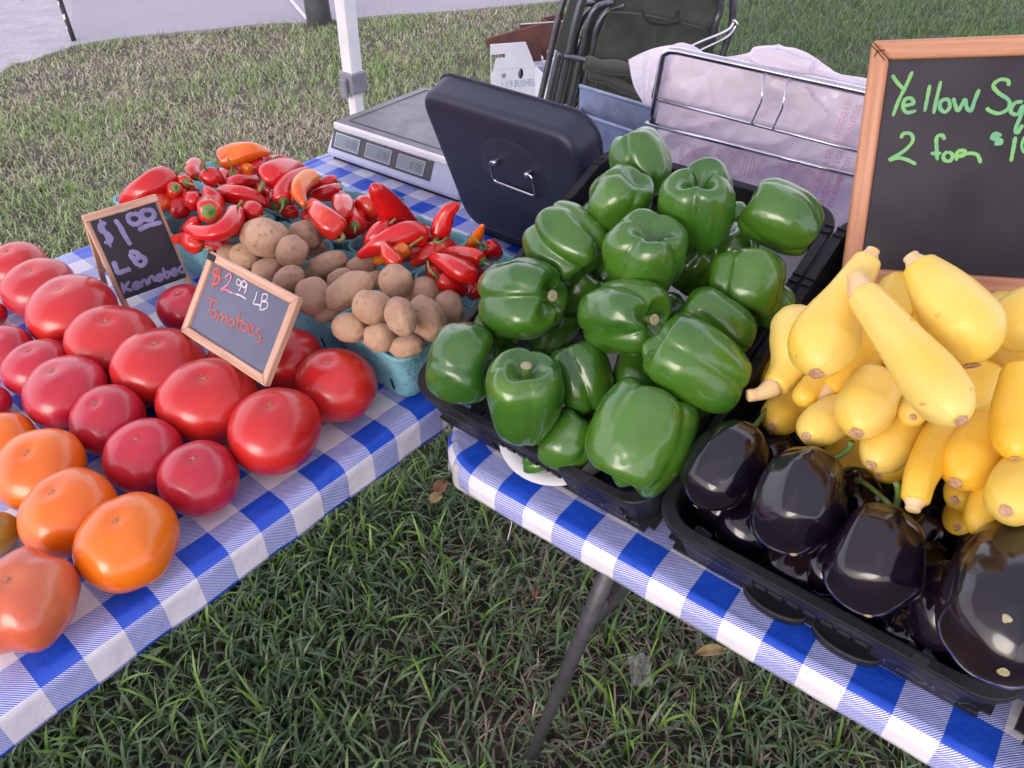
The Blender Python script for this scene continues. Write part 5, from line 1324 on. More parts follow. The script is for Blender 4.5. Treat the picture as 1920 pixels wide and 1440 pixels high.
LP = [
 # far left basket
 ([(322, 330, .045), (292, 345, .045), (258, 362, .038), (226, 382, .022)], [20, 23, 18, 8], 'red', 'big blocky red pepper overhanging the farthest left basket', [(333, 322, .05), (347, 307, .055)]),
 ([(329, 352, .045), (325, 364, .03), (320, 380, .005)], [12, 16, 12], 'scarlet', 'short red pepper standing upright with its green cap up, far left basket', 'face'),
 ([(350, 342, .045), (342, 340, .038), (332, 345, .025)], [11, 13, 9], 'scarlet', 'tiny scarlet pepper with a hooked pale stem behind the upright one', [(355, 344, .048), (364, 346, .046), (365, 342, .048)]),
 ([(304, 392, .02), (300, 378, .028), (280, 372, .02), (255, 385, .0)], [17, 20, 16, 8], 'scarlet', 'rounded scarlet pepper just behind the top of the easel sign', [(304, 398, .02), (305, 404, .016)]),
 ([(338, 398, .012), (337, 388, .022), (345, 370, .01)], [13, 18, 10], 'red', 'dark red pepper low at the right of the far left basket', 'face'),
 ([(374, 380, .032), (362, 376, .032), (345, 370, .015)], [14, 17, 11], 'red', 'red pepper with a green cap facing right, at the basket edge beside the easel sign', [(380, 381, .035), (387, 384, .033)]),
 ([(365, 355, .02), (350, 362, .012), (330, 372, .0)], [12, 12, 8], 'red', 'dark red pepper deep in the far left basket', None),
 ([(270, 395, .0), (290, 370, .0), (330, 350, .0)], [18, 20, 14], 'red', 'buried red pepper at the bottom of the far left basket', None),
 # second front basket
 ([(410, 385, .03), (398, 372, .042), (384, 349, .052)], [17, 16, 5], 'red', 'red pepper with its pointed tip sticking straight up left of the orange curved one', None),
 ([(392, 397, .055), (396, 388, .04), (404, 372, .02)], [20, 22, 16], 'scarlet', 'round ended scarlet pepper with its green cap facing the viewer', 'face'),
 ([(442, 396, .040), (436, 418, .042), (412, 435, .042), (378, 438, .038), (347, 428, .036)], [15, 18, 16, 13, 8], 'red', 'banana shaped red pepper curving across the basket right of the easel sign', [(446, 388, .05), (453, 377, .058)]),
 ([(484, 404, .035), (474, 397, .038), (455, 392, .02)], [15, 18, 12], 'red', 'red pepper with a pale hooked stem, next to the crown potato', [(490, 407, .038), (500, 404, .038)]),
 ([(380, 466, .020), (362, 456, .026), (345, 448, .022), (322, 449, .018)], [14, 16, 12, 5], 'scarlet', 'orange tinged red pepper hanging over the front rim beside the easel sign', [(388, 468, .022), (398, 464, .024)]),
 ([(462, 420, .015), (440, 432, .02), (414, 446, .024)], [8, 8, 4.5], 'red', 'thin dark red pepper tucked along the rim of the farthest potato basket', None),
 ([(374, 415, .020), (362, 420, .018), (340, 432, .0)], [12, 12, 6], 'red', 'small red pepper behind the banana shaped one', None),
 ([(455, 445, .0), (420, 440, -.006), (360, 435, -.006)], [17, 18, 12], 'red', 'buried red pepper at the bottom of the second front basket', None),
 ([(430, 470, .0), (400, 460, .0), (350, 462, .0)], [14, 15, 8], 'red', 'buried red pepper along the front wall of the second basket', None),
 # back row, first basket
 ([(412, 305, .045), (440, 292, .052), (475, 284, .055), (508, 287, .05)], [18, 19, 15, 4], 'orange', 'big bright orange pepper lying on top at the far corner of the baskets', [(404, 304, .046), (395, 298, .048), (386, 293, .05)]),
 ([(388, 322, .045), (398, 333, .04), (420, 343, .03)], [15, 18, 9], 'red', 'red pepper with a tall upright stem at the far corner', [(385, 316, .055), (376, 296, .07)]),
 ([(371, 333, .035), (361, 320, .038), (366, 308, .038), (380, 308, .03)], [9, 12, 12, 9], 'scarlet', 'curled little scarlet pepper at the far corner', [(374, 337, .034), (376, 341, .03)]),
 ([(437, 323, .040), (437, 330, .032), (436, 342, .02)], [10, 12, 9], 'red', 'small red pepper with a long thin upright stem below the orange one', [(434, 312, .05), (427, 297, .062)]),
 ([(474, 318, .038), (464, 316, .038), (454, 318, .034)], [9, 11, 9], 'orange', 'tiny yellow orange pepper peeking out below the big orange one', None),
 ([(476, 322, .03), (486, 308, .038), (494, 296, .045)], [18, 15, 5], 'red', 'triangular red pepper tip behind the large red pepper', None),
 ([(512, 306, .028), (498, 310, .02), (470, 320, .0)], [14, 14, 8], 'red', 'red pepper with a bent green stem at the far rim', [(514, 298, .034), (524, 292, .042)]),
 ([(426, 346, .036), (450, 342, .038), (484, 336, .03)], [10, 15, 10], 'red', 'pinkish red pepper with a brown stem pointing left', [(419, 350, .036), (405, 344, .036), (394, 336, .04)]),
 ([(402, 345, .005), (430, 330, .0), (470, 322, .0)], [17, 18, 12], 'red', 'buried red pepper in the far corner basket', None),
 ([(450, 310, .0), (480, 320, .0), (515, 318, .0)], [14, 16, 12], 'red', 'second buried red pepper at the far rim', None),
 ([(540, 305, .02), (525, 302, .02), (505, 300, .01)], [10, 11, 8], 'red', 'red pepper with a green stem pointing toward the scale', [(545, 302, .028), (553, 298, .034)]),
 # back row, second basket
 ([(496, 342, .045), (512, 330, .05), (540, 315, .045), (568, 314, .035)], [22, 24, 18, 8], 'red', 'large red pepper with its stem end facing the viewer in the back row', [(493, 347, .05), (489, 353, .05), (487, 358, .046)]),
 ([(416, 362, .035), (445, 366, .04), (475, 372, .036), (506, 386, .028)], [14, 16, 14, 5], 'red', 'long pinkish red pepper with its tip at the rim of the potato basket', None),
 ([(532, 378, .040), (528, 358, .045), (546, 335, .048), (578, 316, .045)], [14, 15, 13, 5], 'red', 'long dark red pepper with a hanging green stem, left of the curved orange one', [(530, 388, .04), (525, 398, .034)]),
 ([(592, 330, .050), (572, 338, .052), (560, 358, .050), (572, 388, .040)], [13, 15, 14, 5], 'orange', 'curved orange pepper shaped like a comma in the back row', None),
 ([(629, 339, .030), (612, 345, .03), (585, 356, .02)], [12, 13, 7], 'red', 'red pepper with a green cap at the back rim, right of the curved orange one', [(633, 339, .034), (639, 342, .034)]),
 ([(636, 354, .030), (612, 362, .032), (583, 368, .025)], [11, 14, 7], 'red', 'red pepper lying along the divider right of the curved orange one', None),
 ([(516, 385, .018), (512, 370, .018), (500, 360, .01)], [13, 14, 9], 'red', 'red pepper under the long ones at the basket rim', 'face'),
 ([(560, 396, .010), (545, 397, .01), (525, 396, .0)], [10, 11, 7], 'red', 'red pepper low at the front corner below the comma shaped one', None),
 ([(520, 330, .0), (560, 350, .0), (610, 350, .0)], [16, 19, 13], 'red', 'buried red pepper in the second back basket', None),
 ([(470, 360, .0), (510, 372, .0), (550, 380, .0)], [14, 17, 13], 'red', 'second buried red pepper near the potato basket', None),
 ([(490, 362, .024), (480, 352, .024), (474, 345, .02)], [9, 10, 7], 'scarlet', 'small red pepper under the facing stem of the large one', None),
 # third back basket
 ([(640, 436, .035), (620, 420, .045), (598, 398, .050), (584, 378, .046)], [21, 22, 17, 8], 'scarlet', 'big orange red pepper with its curled stem toward the potatoes', [(644, 446, .036), (636, 451, .033), (628, 446, .03)]),
 ([(640, 372, .040), (643, 386, .045), (645, 408, .048)], [12, 19, 10], 'scarlet', 'plump orange red pepper pointing down beside the big one', None),
 ([(666, 424, .036), (668, 412, .032), (672, 392, .02)], [14, 18, 12], 'red', 'red pepper with its green cap facing the viewer, left of the tall pepper', [(666, 430, .036), (665, 438, .03)]),
 ([(662, 398, .025), (652, 378, .035), (637, 358, .042)], [11, 10, 3.5], 'red', 'slim red pepper pointing up to the scale', None),
 ([(592, 425, .015), (580, 408, .02), (576, 395, .02)], [14, 14, 9], 'red', 'dark red pepper against the left wall of the third back basket', None),
 ([(690, 430, .0), (670, 400, .0), (640, 385, .0)], [16, 20, 14], 'red', 'buried red pepper in the third back basket', None),
 ([(600, 430, .0), (640, 430, .0), (680, 435, .0)], [14, 16, 12], 'red', 'second buried red pepper in the third back basket', None),
 ([(712, 432, .012), (695, 440, .012), (680, 448, .01)], [10, 10, 6], 'red', 'small red pepper at the divider below the tall pepper', [(688, 434, .02), (680, 440, .02)]),
 # fourth back basket
 ([(712, 398, .030), (690, 388, .038), (668, 372, .045)], [20, 21, 14], 'scarlet', 'broad red pepper with a blunt end behind the tall pepper', None),
 ([(768, 432, .020), (742, 405, .045), (718, 372, .070), (698, 346, .090)], [22, 24, 19, 9], 'red', 'tallest red pepper, leaning with its tip up in front of the scale', None),
 ([(728, 423, .045), (712, 435, .045), (684, 458, .035)], [14, 17, 10], 'red', 'pinkish red pepper with a thick green stem in front of the tallest one', [(734, 417, .055), (741, 411, .06)]),
 ([(800, 445, .045), (762, 440, .052), (715, 458, .045), (670, 481, .03)], [20, 22, 18, 6], 'red', 'long red pepper lying across the fourth basket, tip to the left', None),
 ([(822, 448, .040), (830, 418, .055), (842, 395, .068), (862, 382, .075)], [16, 17, 12, 6], 'red', 'red pepper with its horn bent right and a curved green stem at its foot', [(815, 452, .05), (824, 455, .055), (838, 447, .055)]),
 ([(848, 462, .030), (812, 472, .035), (768, 497, .025)], [15, 17, 8], 'scarlet', 'long scarlet pepper along the front right rim of the fourth basket', None),
 ([(767, 464, .045), (750, 472, .042), (722, 482, .03), (702, 492, .02)], [12, 14, 12, 9], 'orange', 'orange pepper with a slender green stem in front of the long red one', [(771, 460, .052), (782, 452, .06), (793, 445, .066)]),
 ([(750, 500, .040), (732, 480, .048), (716, 453, .056)], [15, 15, 4], 'scarlet', 'pointed orange red pepper standing over the orange one', None),
 ([(700, 470, .0), (750, 470, .0), (800, 480, .0)], [18, 20, 16], 'red', 'buried red pepper in the fourth back basket', None),
 ([(700, 420, .0), (760, 430, .0), (820, 450, .0)], [16, 18, 14], 'red', 'second buried red pepper at the rear of the fourth basket', None),
 # last back basket
 ([(880, 470, .020), (892, 450, .045), (906, 421, .07)], [12, 12, 3.5], 'orange', 'orange pepper tip pointing up beside the green pepper crate', None),
 ([(909, 463, .045), (921, 468, .040), (932, 482, .025)], [11, 17, 13], 'red', 'red pepper with a thin stem crossing the orange tip', [(900, 456, .052), (890, 449, .056), (878, 443, .06)]),
 ([(906, 492, .045), (885, 482, .045), (850, 476, .04), (830, 480, .035)], [15, 17, 14, 6], 'scarlet', 'scarlet pepper with a brownish cap facing right beside the crate', 'face'),
 ([(890, 518, .040), (865, 508, .048), (838, 492, .050), (808, 480, .045)], [17, 19, 15, 7], 'red', 'glossy red pepper lying diagonally on top of the last basket', None),
 ([(822, 521, .035), (842, 532, .030), (875, 552, .015)], [15, 18, 13], 'red', 'red pepper with a long bent green stem in front of the last basket', [(812, 513, .042), (804, 503, .044), (802, 491, .046)]),
 ([(808, 500, .020), (815, 515, .02), (828, 532, .01)], [11, 14, 9], 'red', 'dark red pepper with a brown cap at the left wall of the last basket', 'face'),
 ([(830, 500, .0), (860, 520, .0), (900, 540, .0)], [18, 20, 16], 'red', 'buried red pepper in the last basket', None),
 ([(893, 555, .01), (885, 535, .01), (900, 510, .005)], [12, 16, 12], 'red', 'red pepper squeezed between the last basket wall and the crate', None)]
for i, (pts, rad, kind, lb, stem) in enumerate(LP): longpepper(pts, rad, kind, lb, stem, seed=500 + i)

# ---- bell peppers
def bell(cx, cy, L_, W_, ax, d, label, lobes=4, spin=0., seed=0, stem=True, taper=.12, asym=.12, depth=.27, end=.5):
    rn = random.Random(seed); c = ons(cx, cy, d); A = img_dir(*ax); a, b_, d_ = frame_of(A)
    L2, R2 = wpx(L_, c) / 2, wpx(W_, c) / 2; nu, nv = 60, 84; P = []; q = MB()
    amp = [1 + rn.uniform(-asym, asym) for _ in range(lobes)]; hgt = [rn.uniform(-.18, .16) for _ in range(lobes)]; hg2 = [rn.uniform(-.18, .16) for _ in range(lobes)]; cph = [rn.uniform(0, 6.28) for _ in range(4)]
    wj = [rn.uniform(-.3, .3) for _ in range(lobes)]; bend = rn.uniform(-.10, .10); bd = rn.uniform(0, 6.28); off = rn.uniform(0, 50)
    vdep = [rn.uniform(.7, 1.35) for _ in range(lobes)]
    for i in range(nu):
        t = math.pi * (.004 + .992 * i / (nu - 1))            # 0 blossom end .. pi stem end
        cs, sn = -math.cos(t), math.sin(t); row = []
        z0 = math.copysign(abs(cs) ** .82, cs); r0 = abs(sn) ** .62
        for j in range(nv):
            p = 2 * math.pi * j / nv + spin; p += .22 * math.sin(p + cph[0]) + .10 * math.sin(2 * p + cph[1]) + .16 * z0 * math.sin(p + cph[2]); x = (p / (2 * math.pi) * lobes) % lobes; k = int(x); fr_ = x - k
            fr2 = fr_ + wj[k] * math.sin(math.pi * fr_) * .5; lo = abs(math.sin(math.pi * fr2)) ** .55
            k2 = (k + 1) % lobes; km = (k - 1) % lobes
            wgt = .5 + .5 * math.cos(math.pi * (fr_ * 2 - 1))     # 1 in lobe middle, 0 in valley
            am = amp[k] * wgt + (1 - wgt) * (amp[k] + (amp[k2] if fr_ > .5 else amp[km])) / 2
            vd = vdep[k] if fr_ > .5 else vdep[km]
            ends = abs(z0) ** 2.2; dpt = depth * vd * (.58 + .85 * ends)
            rr = r0 * am * (1 - dpt * (1 - lo))
            rr *= 1 - taper * (1 - z0) * .5 * (1.0 if z0 < 1 else 1)
            # shoulders stand proud of the sunken ends
            cen = math.exp(-(r0 / .46) ** 2); sink = (.42 if z0 > 0 else end * .62) * cen
            hh_ = (hgt[k] if z0 > 0 else hg2[k]) * wgt
            z_ = z0 * (1 + (hh_ + .07 * (lo - .6)) * ends * (1 - cen)) - math.copysign(sink, z0) * 1.0
            nz = 1 + .065 * mnoise.noise(Vector((math.cos(p) * 1.6 * r0 + off, math.sin(p) * 1.6 * r0, z0 * 1.7))) - .055 * math.exp(-((math.cos(p - cph[3]) - .93 + .10 * z0) / .05) ** 2) * (1 - .6 * abs(z0)) + .012 * mnoise.noise(Vector((math.cos(p) * 5 + off, math.sin(p) * 5, z0 * 6)))
            pj = 2 * math.pi * j / nv; ux, uy = math.cos(pj), math.sin(pj)
            row.append(c + (b_ * ux + d_ * uy) * (R2 * rr * nz) + a * (L2 * z_) + (b_ * math.cos(bd) + d_ * math.sin(bd)) * (R2 * bend * (z0 * z0 - .3)))
        P.append(row)
    surf(q, P, nu, nv); root = q.build('bell_pepper', MT['pepper_green'], smooth=True, origin=c)
    tag(root, label, 'bell pepper', 'green bell peppers in the crate')
    if stem:
        b0 = c + a * (L2 * (1 - .46)) + (b_ * math.cos(bd) + d_ * math.sin(bd)) * (R2 * bend * .5); q = MB(); k_ = 12; cr_ = R2 * .40
        for (rr, h) in ((1.0, .10), (.8, .04), (.5, .02), (.28, .10)):
            for k in range(k_):
                an = 2 * math.pi * k / k_; sc_ = 1 + (.16 * (k % 2) if rr > .9 else 0); q.v.append(b0 + (b_ * math.cos(an) + d_ * math.sin(an)) * (cr_ * rr * sc_) + a * (cr_ * h + .001))
        for j in range(3):
            for k in range(k_): q.f.append((j * k_ + k, j * k_ + (k + 1) % k_, (j + 1) * k_ + (k + 1) % k_, (j + 1) * k_ + k))
        q.build('calyx', MT['stem_green'], root, smooth=True)
        bn = (b_ * rn.uniform(-.3, .3) + d_ * rn.uniform(-.3, .3)); sl = R2 * .36; sr_ = R2 * .12
        Q = [b0, b0 + a * sl * .4 + bn * sl * .1, b0 + a * sl * .8 + bn * sl * .35, b0 + a * sl + bn * sl * .5]
        q = MB(); q.tube([Vector(p) for p in cr_spline([tuple(p) for p in Q], 9)], [sr_ * (1.5, 1.25, 1.05, .95, .92, .92, .95, 1.02, 1.12, 1.15)[i] for i in range(10)], 10)
        s_ = q.build('stem', MT['stem_green'], root, smooth=True)
        tdir = (Q[-1] - Q[-2]).normalized(); q = MB(); q.tube([Q[-1] + tdir * .0001, Q[-1] + tdir * .0006], [sr_ * 1.08, sr_ * .95], 10); q.build('cut_end', MT['cut_end'], s_, smooth=False)
    return root
BELLS = [
 (1200, 307, 136, 130, (.25, -.93, -.25), .060, 'upright green pepper at the very back of the heap, touching the bags', dict(lobes=4, spin=.5, stem=False, seed=1)),
 (1168, 376, 120, 128, (-.35, -.55, -.75), .065, 'smooth green pepper in front of the rearmost one, near the black case', dict(lobes=3, spin=1.2, stem=False, seed=2)),
 (1308, 388, 172, 156, (.12, -.66, -.72), .070, 'tall green pepper with deep twisted folds on its upturned end, back centre', dict(lobes=3, spin=.3, stem=False, seed=3, depth=.32, end=1.0, taper=.0)),
 (1462, 408, 158, 142, (-.80, .50, -.15), .055, 'green pepper overhanging the back right rim beside the chalkboard', dict(lobes=3, spin=2.0, stem=False, seed=4)),
 (1062, 458, 150, 150, (.62, -.62, .15), .050, 'folded green pepper at the back left, against the black case', dict(lobes=4, spin=.9, stem=False, seed=5, depth=.24)),
 (1214, 480, 158, 156, (.0, -.62, -.78), .070, 'green pepper with four lobes meeting at a dimple facing up, centre', dict(lobes=4, spin=.1, stem=False, seed=6, depth=.24, end=.9, taper=.0)),
 (1402, 533, 140, 156, (.10, .96, -.1), .040, 'dark green pepper with a straight seam down its middle, right side', dict(lobes=4, spin=1.57, stem=False, seed=7)),
 (976, 557, 176, 166, (.72, -.02, .62), .045, 'big green pepper on the left with its stem facing right, above the potatoes', dict(lobes=3, spin=.4, seed=8)),
 (1166, 598, 184, 166, (.60, -.05, .70), .055, 'big green pepper in the middle with a stubby stem facing the viewer', dict(lobes=3, spin=1.5, seed=9)),
 (866, 680, 130, 168, (.78, -.10, .15), .030, 'green pepper in the front left corner of the crate', dict(lobes=3, spin=2.4, stem=False, seed=10, depth=.13)),
 (985, 748, 196, 164, (.03, .74, .62), .040, 'green pepper on the front rim with its stem and pale star on top', dict(lobes=4, spin=.75, seed=11, taper=.24, depth=.15)),
 (1090, 706, 150, 122, (-.30, .85, .05), .020, 'green pepper wedged behind the one on the front rim', dict(lobes=3, spin=.2, stem=False, seed=12)),
 (1344, 606, 168, 108, (-.82, .50, .0), .042, 'narrow green pepper lying behind the long slanted one on the right', dict(lobes=3, spin=1.0, stem=False, seed=13, depth=.1)),
 (1306, 684, 212, 158, (-.84, .52, .08), .060, 'long green pepper slanting down to the right rim', dict(lobes=3, spin=2.6, stem=False, seed=14)),
 (1198, 820, 212, 184, (.42, .88, -.05), .040, 'largest green pepper lying at the front right with two lobes pointing down', dict(lobes=4, spin=1.9, stem=False, seed=15, depth=.13, end=.75, taper=.05)),
 (1066, 826, 130, 120, (.4, .6, .1), -.002, 'dark green pepper deep behind the front rim between two big ones', dict(lobes=3, stem=False, seed=16)),
 (1200, 706, 110, 110, (.2, .6, -.3), .0, 'dark green pepper in the gap below the middle stem', dict(lobes=3, stem=False, seed=17)),
 (1372, 470, 100, 110, (.3, -.6, -.3), .012, 'green pepper half hidden between the tall and the seamed one', dict(lobes=3, stem=False, seed=18)),
 (1440, 566, 96, 90, (.5, -.4, .1), .010, 'green pepper low under the seamed one along the right rim', dict(lobes=3, stem=False, seed=19)),
 (1080, 545, 120, 110, (.3, .3, .2), .0, 'dark green pepper in the shade under the folded one', dict(lobes=3, stem=False, seed=20)),
 (1300, 500, 110, 110, (.3, .3, .2), .0, 'dark green pepper in the shade under the tall folded one', dict(lobes=3, stem=False, seed=21)),
 (1130, 432, 120, 120, (.1, .9, .1), .010, 'pale green pepper side behind the smooth one near the case', dict(lobes=3, stem=False, seed=22)),
 (1016, 858, 84, 70, (.8, .2, .2), -.034, 'green pepper seen through the hand hole of the crate', dict(lobes=3, stem=False, seed=31)),
 (1035, 610, 110, 110, (.2, .3, .3), -.018, 'green pepper in shade between the two big stemmed ones', dict(lobes=3, stem=False, seed=41)),
 (940, 690, 100, 100, (.2, .3, .3), -.022, 'green pepper in shade behind the front left corner one', dict(lobes=3, stem=False, seed=42)),
 (1130, 520, 110, 100, (.5, .3, .3), -.010, 'green pepper in shade left of the four lobed one', dict(lobes=3, stem=False, seed=43)),
 (1250, 600, 110, 110, (.5, .3, .1), -.014, 'green pepper in shade below the four lobed one', dict(lobes=4, stem=False, seed=44)),
 (1370, 420, 90, 90, (.5, .3, .1), -.005, 'green pepper in shade by the back right rim', dict(lobes=3, stem=False, seed=45)),
 (1120, 770, 100, 100, (.5, .3, .1), -.022, 'green pepper in shade left of the largest one', dict(lobes=3, stem=False, seed=46)),
 (930, 620, 100, 90, (.3, .3, .2), -.004, 'dark green pepper underneath the big left one', dict(lobes=3, stem=False, seed=23)),
 (1290, 760, 110, 100, (.3, .3, .2), -.004, 'dark green pepper underneath the long slanted one', dict(lobes=3, stem=False, seed=24))]
for cx, cy, l_, w_, ax_, d, lb, kw in BELLS: bell(cx, cy, l_, w_, ax_, d, lb, **kw)

# ---- yellow squash
def squash(pts, rad, kind, label, seed, stem=True, scar=True, stem_pts=None):
    """pts (px,py,d) from blossom end to stem end, rad in picture units"""
    rn = random.Random(seed)
    (xa, ya_, da), (xb, yb, db) = pts[0], pts[1]
    if scar:
        pts = [(xa, ya_, da + .012)] + list(pts[1:])
    W3 = [ons(x, y, d) for x, y, d in pts]; RR = [wpx(r_, p) for r_, p in zip(rad, W3)]
    ph = rn.uniform(0, 6.28)
    def mod(a, t):
        rib = .016 * math.cos(5 * a + ph * 2) + .020 * math.cos(10 * a + ph) * (math.exp(-(t / .16) ** 2) + math.exp(-((1 - t) / .2) ** 2))
        return 1 + rib + .03 * mnoise.noise(Vector((math.cos(a) + seed, math.sin(a), t * 4))) + .012 * math.cos(2 * a + ph)
    q, P, R2 = swept(W3, RR, n=38, m=40, cap=(1.45 if scar else .95, .5), mod=mod)
    root = q.build('yellow_squash', MT[kind], smooth=True, origin=W3[0])
    tag(root, label, 'squash', 'yellow squash heaped in the crate')
    if scar:
        t0 = (P[0] - P[1]).normalized(); a_, b_, d_ = frame_of(t0); q = MB(); k_ = 14; r_ = RR[0] * .235
        ctr = P[0] + t0 * .0003
        for rr, h in ((1.15, -.10), (1.0, .05), (.6, .10), (.35, -.02)):
            for k in range(k_):
                an = 2 * math.pi * k / k_; s_ = 1 + .12 * rn.uniform(-1, 1); q.v.append(ctr + (b_ * math.cos(an) + d_ * math.sin(an)) * (r_ * rr * s_) + t0 * (r_ * h + .0004))
        for j in range(3):
            for k in range(k_): q.f.append((j * k_ + k, j * k_ + (k + 1) % k_, (j + 1) * k_ + (k + 1) % k_, (j + 1) * k_ + k))
        q.f.append(tuple(3 * k_ + k for k in range(k_)))
        q.build('blossom_scar', MT['squash_scar'], root, smooth=True)
    if stem:
        t1 = (P[-1] - P[-2]).normalized(); r_ = RR[-1]
        if stem_pts: SP = [P[-1] - t1 * r_ * .35] + [ons(*p) for p in stem_pts]
        else: SP = [P[-1] - t1 * r_ * .45, P[-1] + t1 * r_ * .15, P[-1] + t1 * r_ * .55]
        Q = [Vector(p) for p in cr_spline([tuple(p) for p in SP], 8)]; q = MB(); q.tube(Q, [r_ * f for f in (.90, .86, .78, .68, .60, .55, .54, .56, .50)], 10); q.build('stem', MT['squash_stem'], root, smooth=True)
SQ = [
 ([(1490, 575, .06), (1492, 640, .055), (1478, 690, .05), (1450, 728, .05)], [40, 46, 34, 22], 'squash', 'squash with a long neck reaching over the left rim to a bent pale tip', dict(stem_pts=[(1425, 738, .05), (1402, 742, .052)], scar=False)),
 ([(1530, 700, .095), (1545, 635, .105), (1590, 550, .115), (1632, 478, .125)], [52, 62, 38, 23], 'squash', 'fat bulb squash with its neck leaning on the chalkboard, uppermost left', {}),
 ([(1690, 522, .055), (1665, 590, .06), (1610, 680, .06), (1552, 735, .055)], [32, 38, 34, 21], 'squash_deep', 'deep yellow squash whose round end rises in front of the board', dict(stem_pts=[(1530, 750, .055), (1508, 758, .055)], scar=False)),
 ([(1802, 788, .13), (1752, 722, .135), (1680, 630, .135), (1612, 545, .135)], [48, 55, 42, 29], 'squash', 'long pale squash lying diagonally across the top of the heap', dict(stem_pts=[(1606, 525, .138), (1602, 512, .14)])),
 ([(1822, 685, .10), (1808, 615, .12), (1760, 545, .13), (1715, 490, .135)], [58, 69, 52, 27], 'squash', 'fat squash pointing down with its neck against the blackboard', {}),
 ([(1893, 655, .07), (1915, 600, .075), (1960, 560, .08)], [46, 52, 40], 'squash', 'pale squash at the right edge behind the fat one', dict(scar=False)),
 ([(1722, 560, .04), (1735, 610, .045), (1745, 680, .045)], [36, 44, 40], 'squash_deep', 'orange yellow squash between the diagonal and the fat squash', dict(scar=False, stem=False)),
 ([(1868, 552, .03), (1880, 580, .03), (1900, 620, .03)], [28, 34, 34], 'squash', 'squash end showing just above the right edge heap by the board', dict(scar=False, stem=False)),
 ([(1800, 775, .045), (1825, 735, .05), (1855, 690, .05)], [38, 46, 40], 'squash_deep', 'deep yellow squash behind the diagonal one on its right', dict(stem=False)),
 ([(1606, 812, .075), (1625, 758, .08), (1655, 700, .08)], [46, 53, 44], 'squash', 'squash with a round tan scar facing down, below the diagonal one', dict(stem=False)),
 ([(1512, 818, .055), (1550, 790, .055), (1605, 760, .05)], [34, 42, 34], 'squash', 'bright squash pointing at the eggplants on the left', dict(stem=False)),
 ([(1498, 755, .060), (1525, 725, .055), (1560, 690, .05)], [21, 25, 25], 'squash_deep', 'squash neck with a drooping pale stem, left side', dict(scar=False, stem=False)),
 ([(1712, 782, .075), (1708, 755, .065), (1700, 700, .05)], [25, 29, 29], 'squash', 'small squash end facing the viewer under the diagonal one', dict(stem=False)),
 ([(1634, 872, .055), (1665, 835, .06), (1705, 780, .055)], [38, 46, 42], 'squash', 'pale squash with a chipped tip above the eggplant stems', dict(stem=False)),
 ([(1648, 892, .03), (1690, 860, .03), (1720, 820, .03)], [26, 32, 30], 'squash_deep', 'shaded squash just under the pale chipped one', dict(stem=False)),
 ([(1790, 790, .055), (1762, 830, .07), (1728, 890, .085), (1714, 945, .085)], [42, 38, 30, 25], 'squash_deep', 'squash hanging neck down toward the eggplants', dict(scar=False)),
 ([(1792, 905, .075), (1825, 858, .08), (1875, 800, .075)], [44, 54, 50], 'squash_deep', 'plump squash with an oval scar right of the hanging neck', dict(stem=False)),
 ([(1790, 938, .04), (1825, 915, .04), (1870, 880, .04)], [34, 40, 36], 'squash_deep', 'squash underneath the plump one with the oval scar', dict(stem=False)),
 ([(1905, 860, .10), (1902, 780, .11), (1925, 690, .11)], [34, 42, 40], 'squash_deep', 'tall bright squash cut by the right edge', dict(stem=False)),
 ([(1886, 958, .105), (1915, 915, .10), (1960, 860, .09)], [44, 56, 50], 'squash', 'squash with its pink ringed scar facing the viewer at the right edge', dict(stem=False)),
 ([(1842, 1005, .07), (1848, 960, .075), (1880, 900, .07)], [24, 36, 38], 'squash_deep', 'squash pointing down between the eggplants near the right edge', dict(stem=False)),
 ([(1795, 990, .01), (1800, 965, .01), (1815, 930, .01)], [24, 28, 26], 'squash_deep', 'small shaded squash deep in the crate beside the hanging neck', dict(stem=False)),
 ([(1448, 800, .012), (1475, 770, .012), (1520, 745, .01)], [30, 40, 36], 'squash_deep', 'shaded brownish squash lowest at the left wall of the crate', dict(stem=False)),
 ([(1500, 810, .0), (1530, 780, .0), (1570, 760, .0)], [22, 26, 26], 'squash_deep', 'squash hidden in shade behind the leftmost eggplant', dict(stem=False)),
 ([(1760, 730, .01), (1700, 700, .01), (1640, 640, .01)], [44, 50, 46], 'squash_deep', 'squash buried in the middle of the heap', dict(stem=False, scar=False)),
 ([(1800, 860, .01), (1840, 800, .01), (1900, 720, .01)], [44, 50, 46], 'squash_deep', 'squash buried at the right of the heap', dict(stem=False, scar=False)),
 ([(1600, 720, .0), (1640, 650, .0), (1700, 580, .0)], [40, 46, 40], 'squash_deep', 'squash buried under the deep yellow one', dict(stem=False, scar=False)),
 ([(1900, 1010, .05), (1930, 960, .05), (1970, 900, .05)], [30, 44, 44], 'squash_deep', 'squash under the pink ringed one at the right edge', dict(stem=False))]
for i, (pts, rad, kind, lb, kw) in enumerate(SQ): squash(pts, rad, kind, lb, 700 + i, **kw)
def px_of(P):
    v = P - CAM; dz = v.dot(FW); return 960 + F * v.dot(RV) / dz, 720 - F * v.dot(UV) / dz
def layer(builder, spots, lb, kind, r_m, L_m, dlev, seed0, **kw):
    for i, (a_, s_, ang) in enumerate(spots):
        v = Vector((math.cos(ang), math.sin(ang))) * L_m / 2
        q3 = [tp(a_ + v.x * k, s_ + v.y * k, dlev) for k in (-1, 0, 1)]
        pts = [(*px_of(p), dlev) for p in q3]; rr = [r_m * F / (p - CAM).dot(FW) for p in q3]
        if builder is squash: squash(pts, [rr[0] * .9, rr[1], rr[2] * .6], kind, lb, seed0 + i, stem=False, **kw)
        else: eggplant(pts, [rr[0] * .8, rr[1], rr[2] * .7], lb, seed0 + i, None, scar=False, calyx=False)
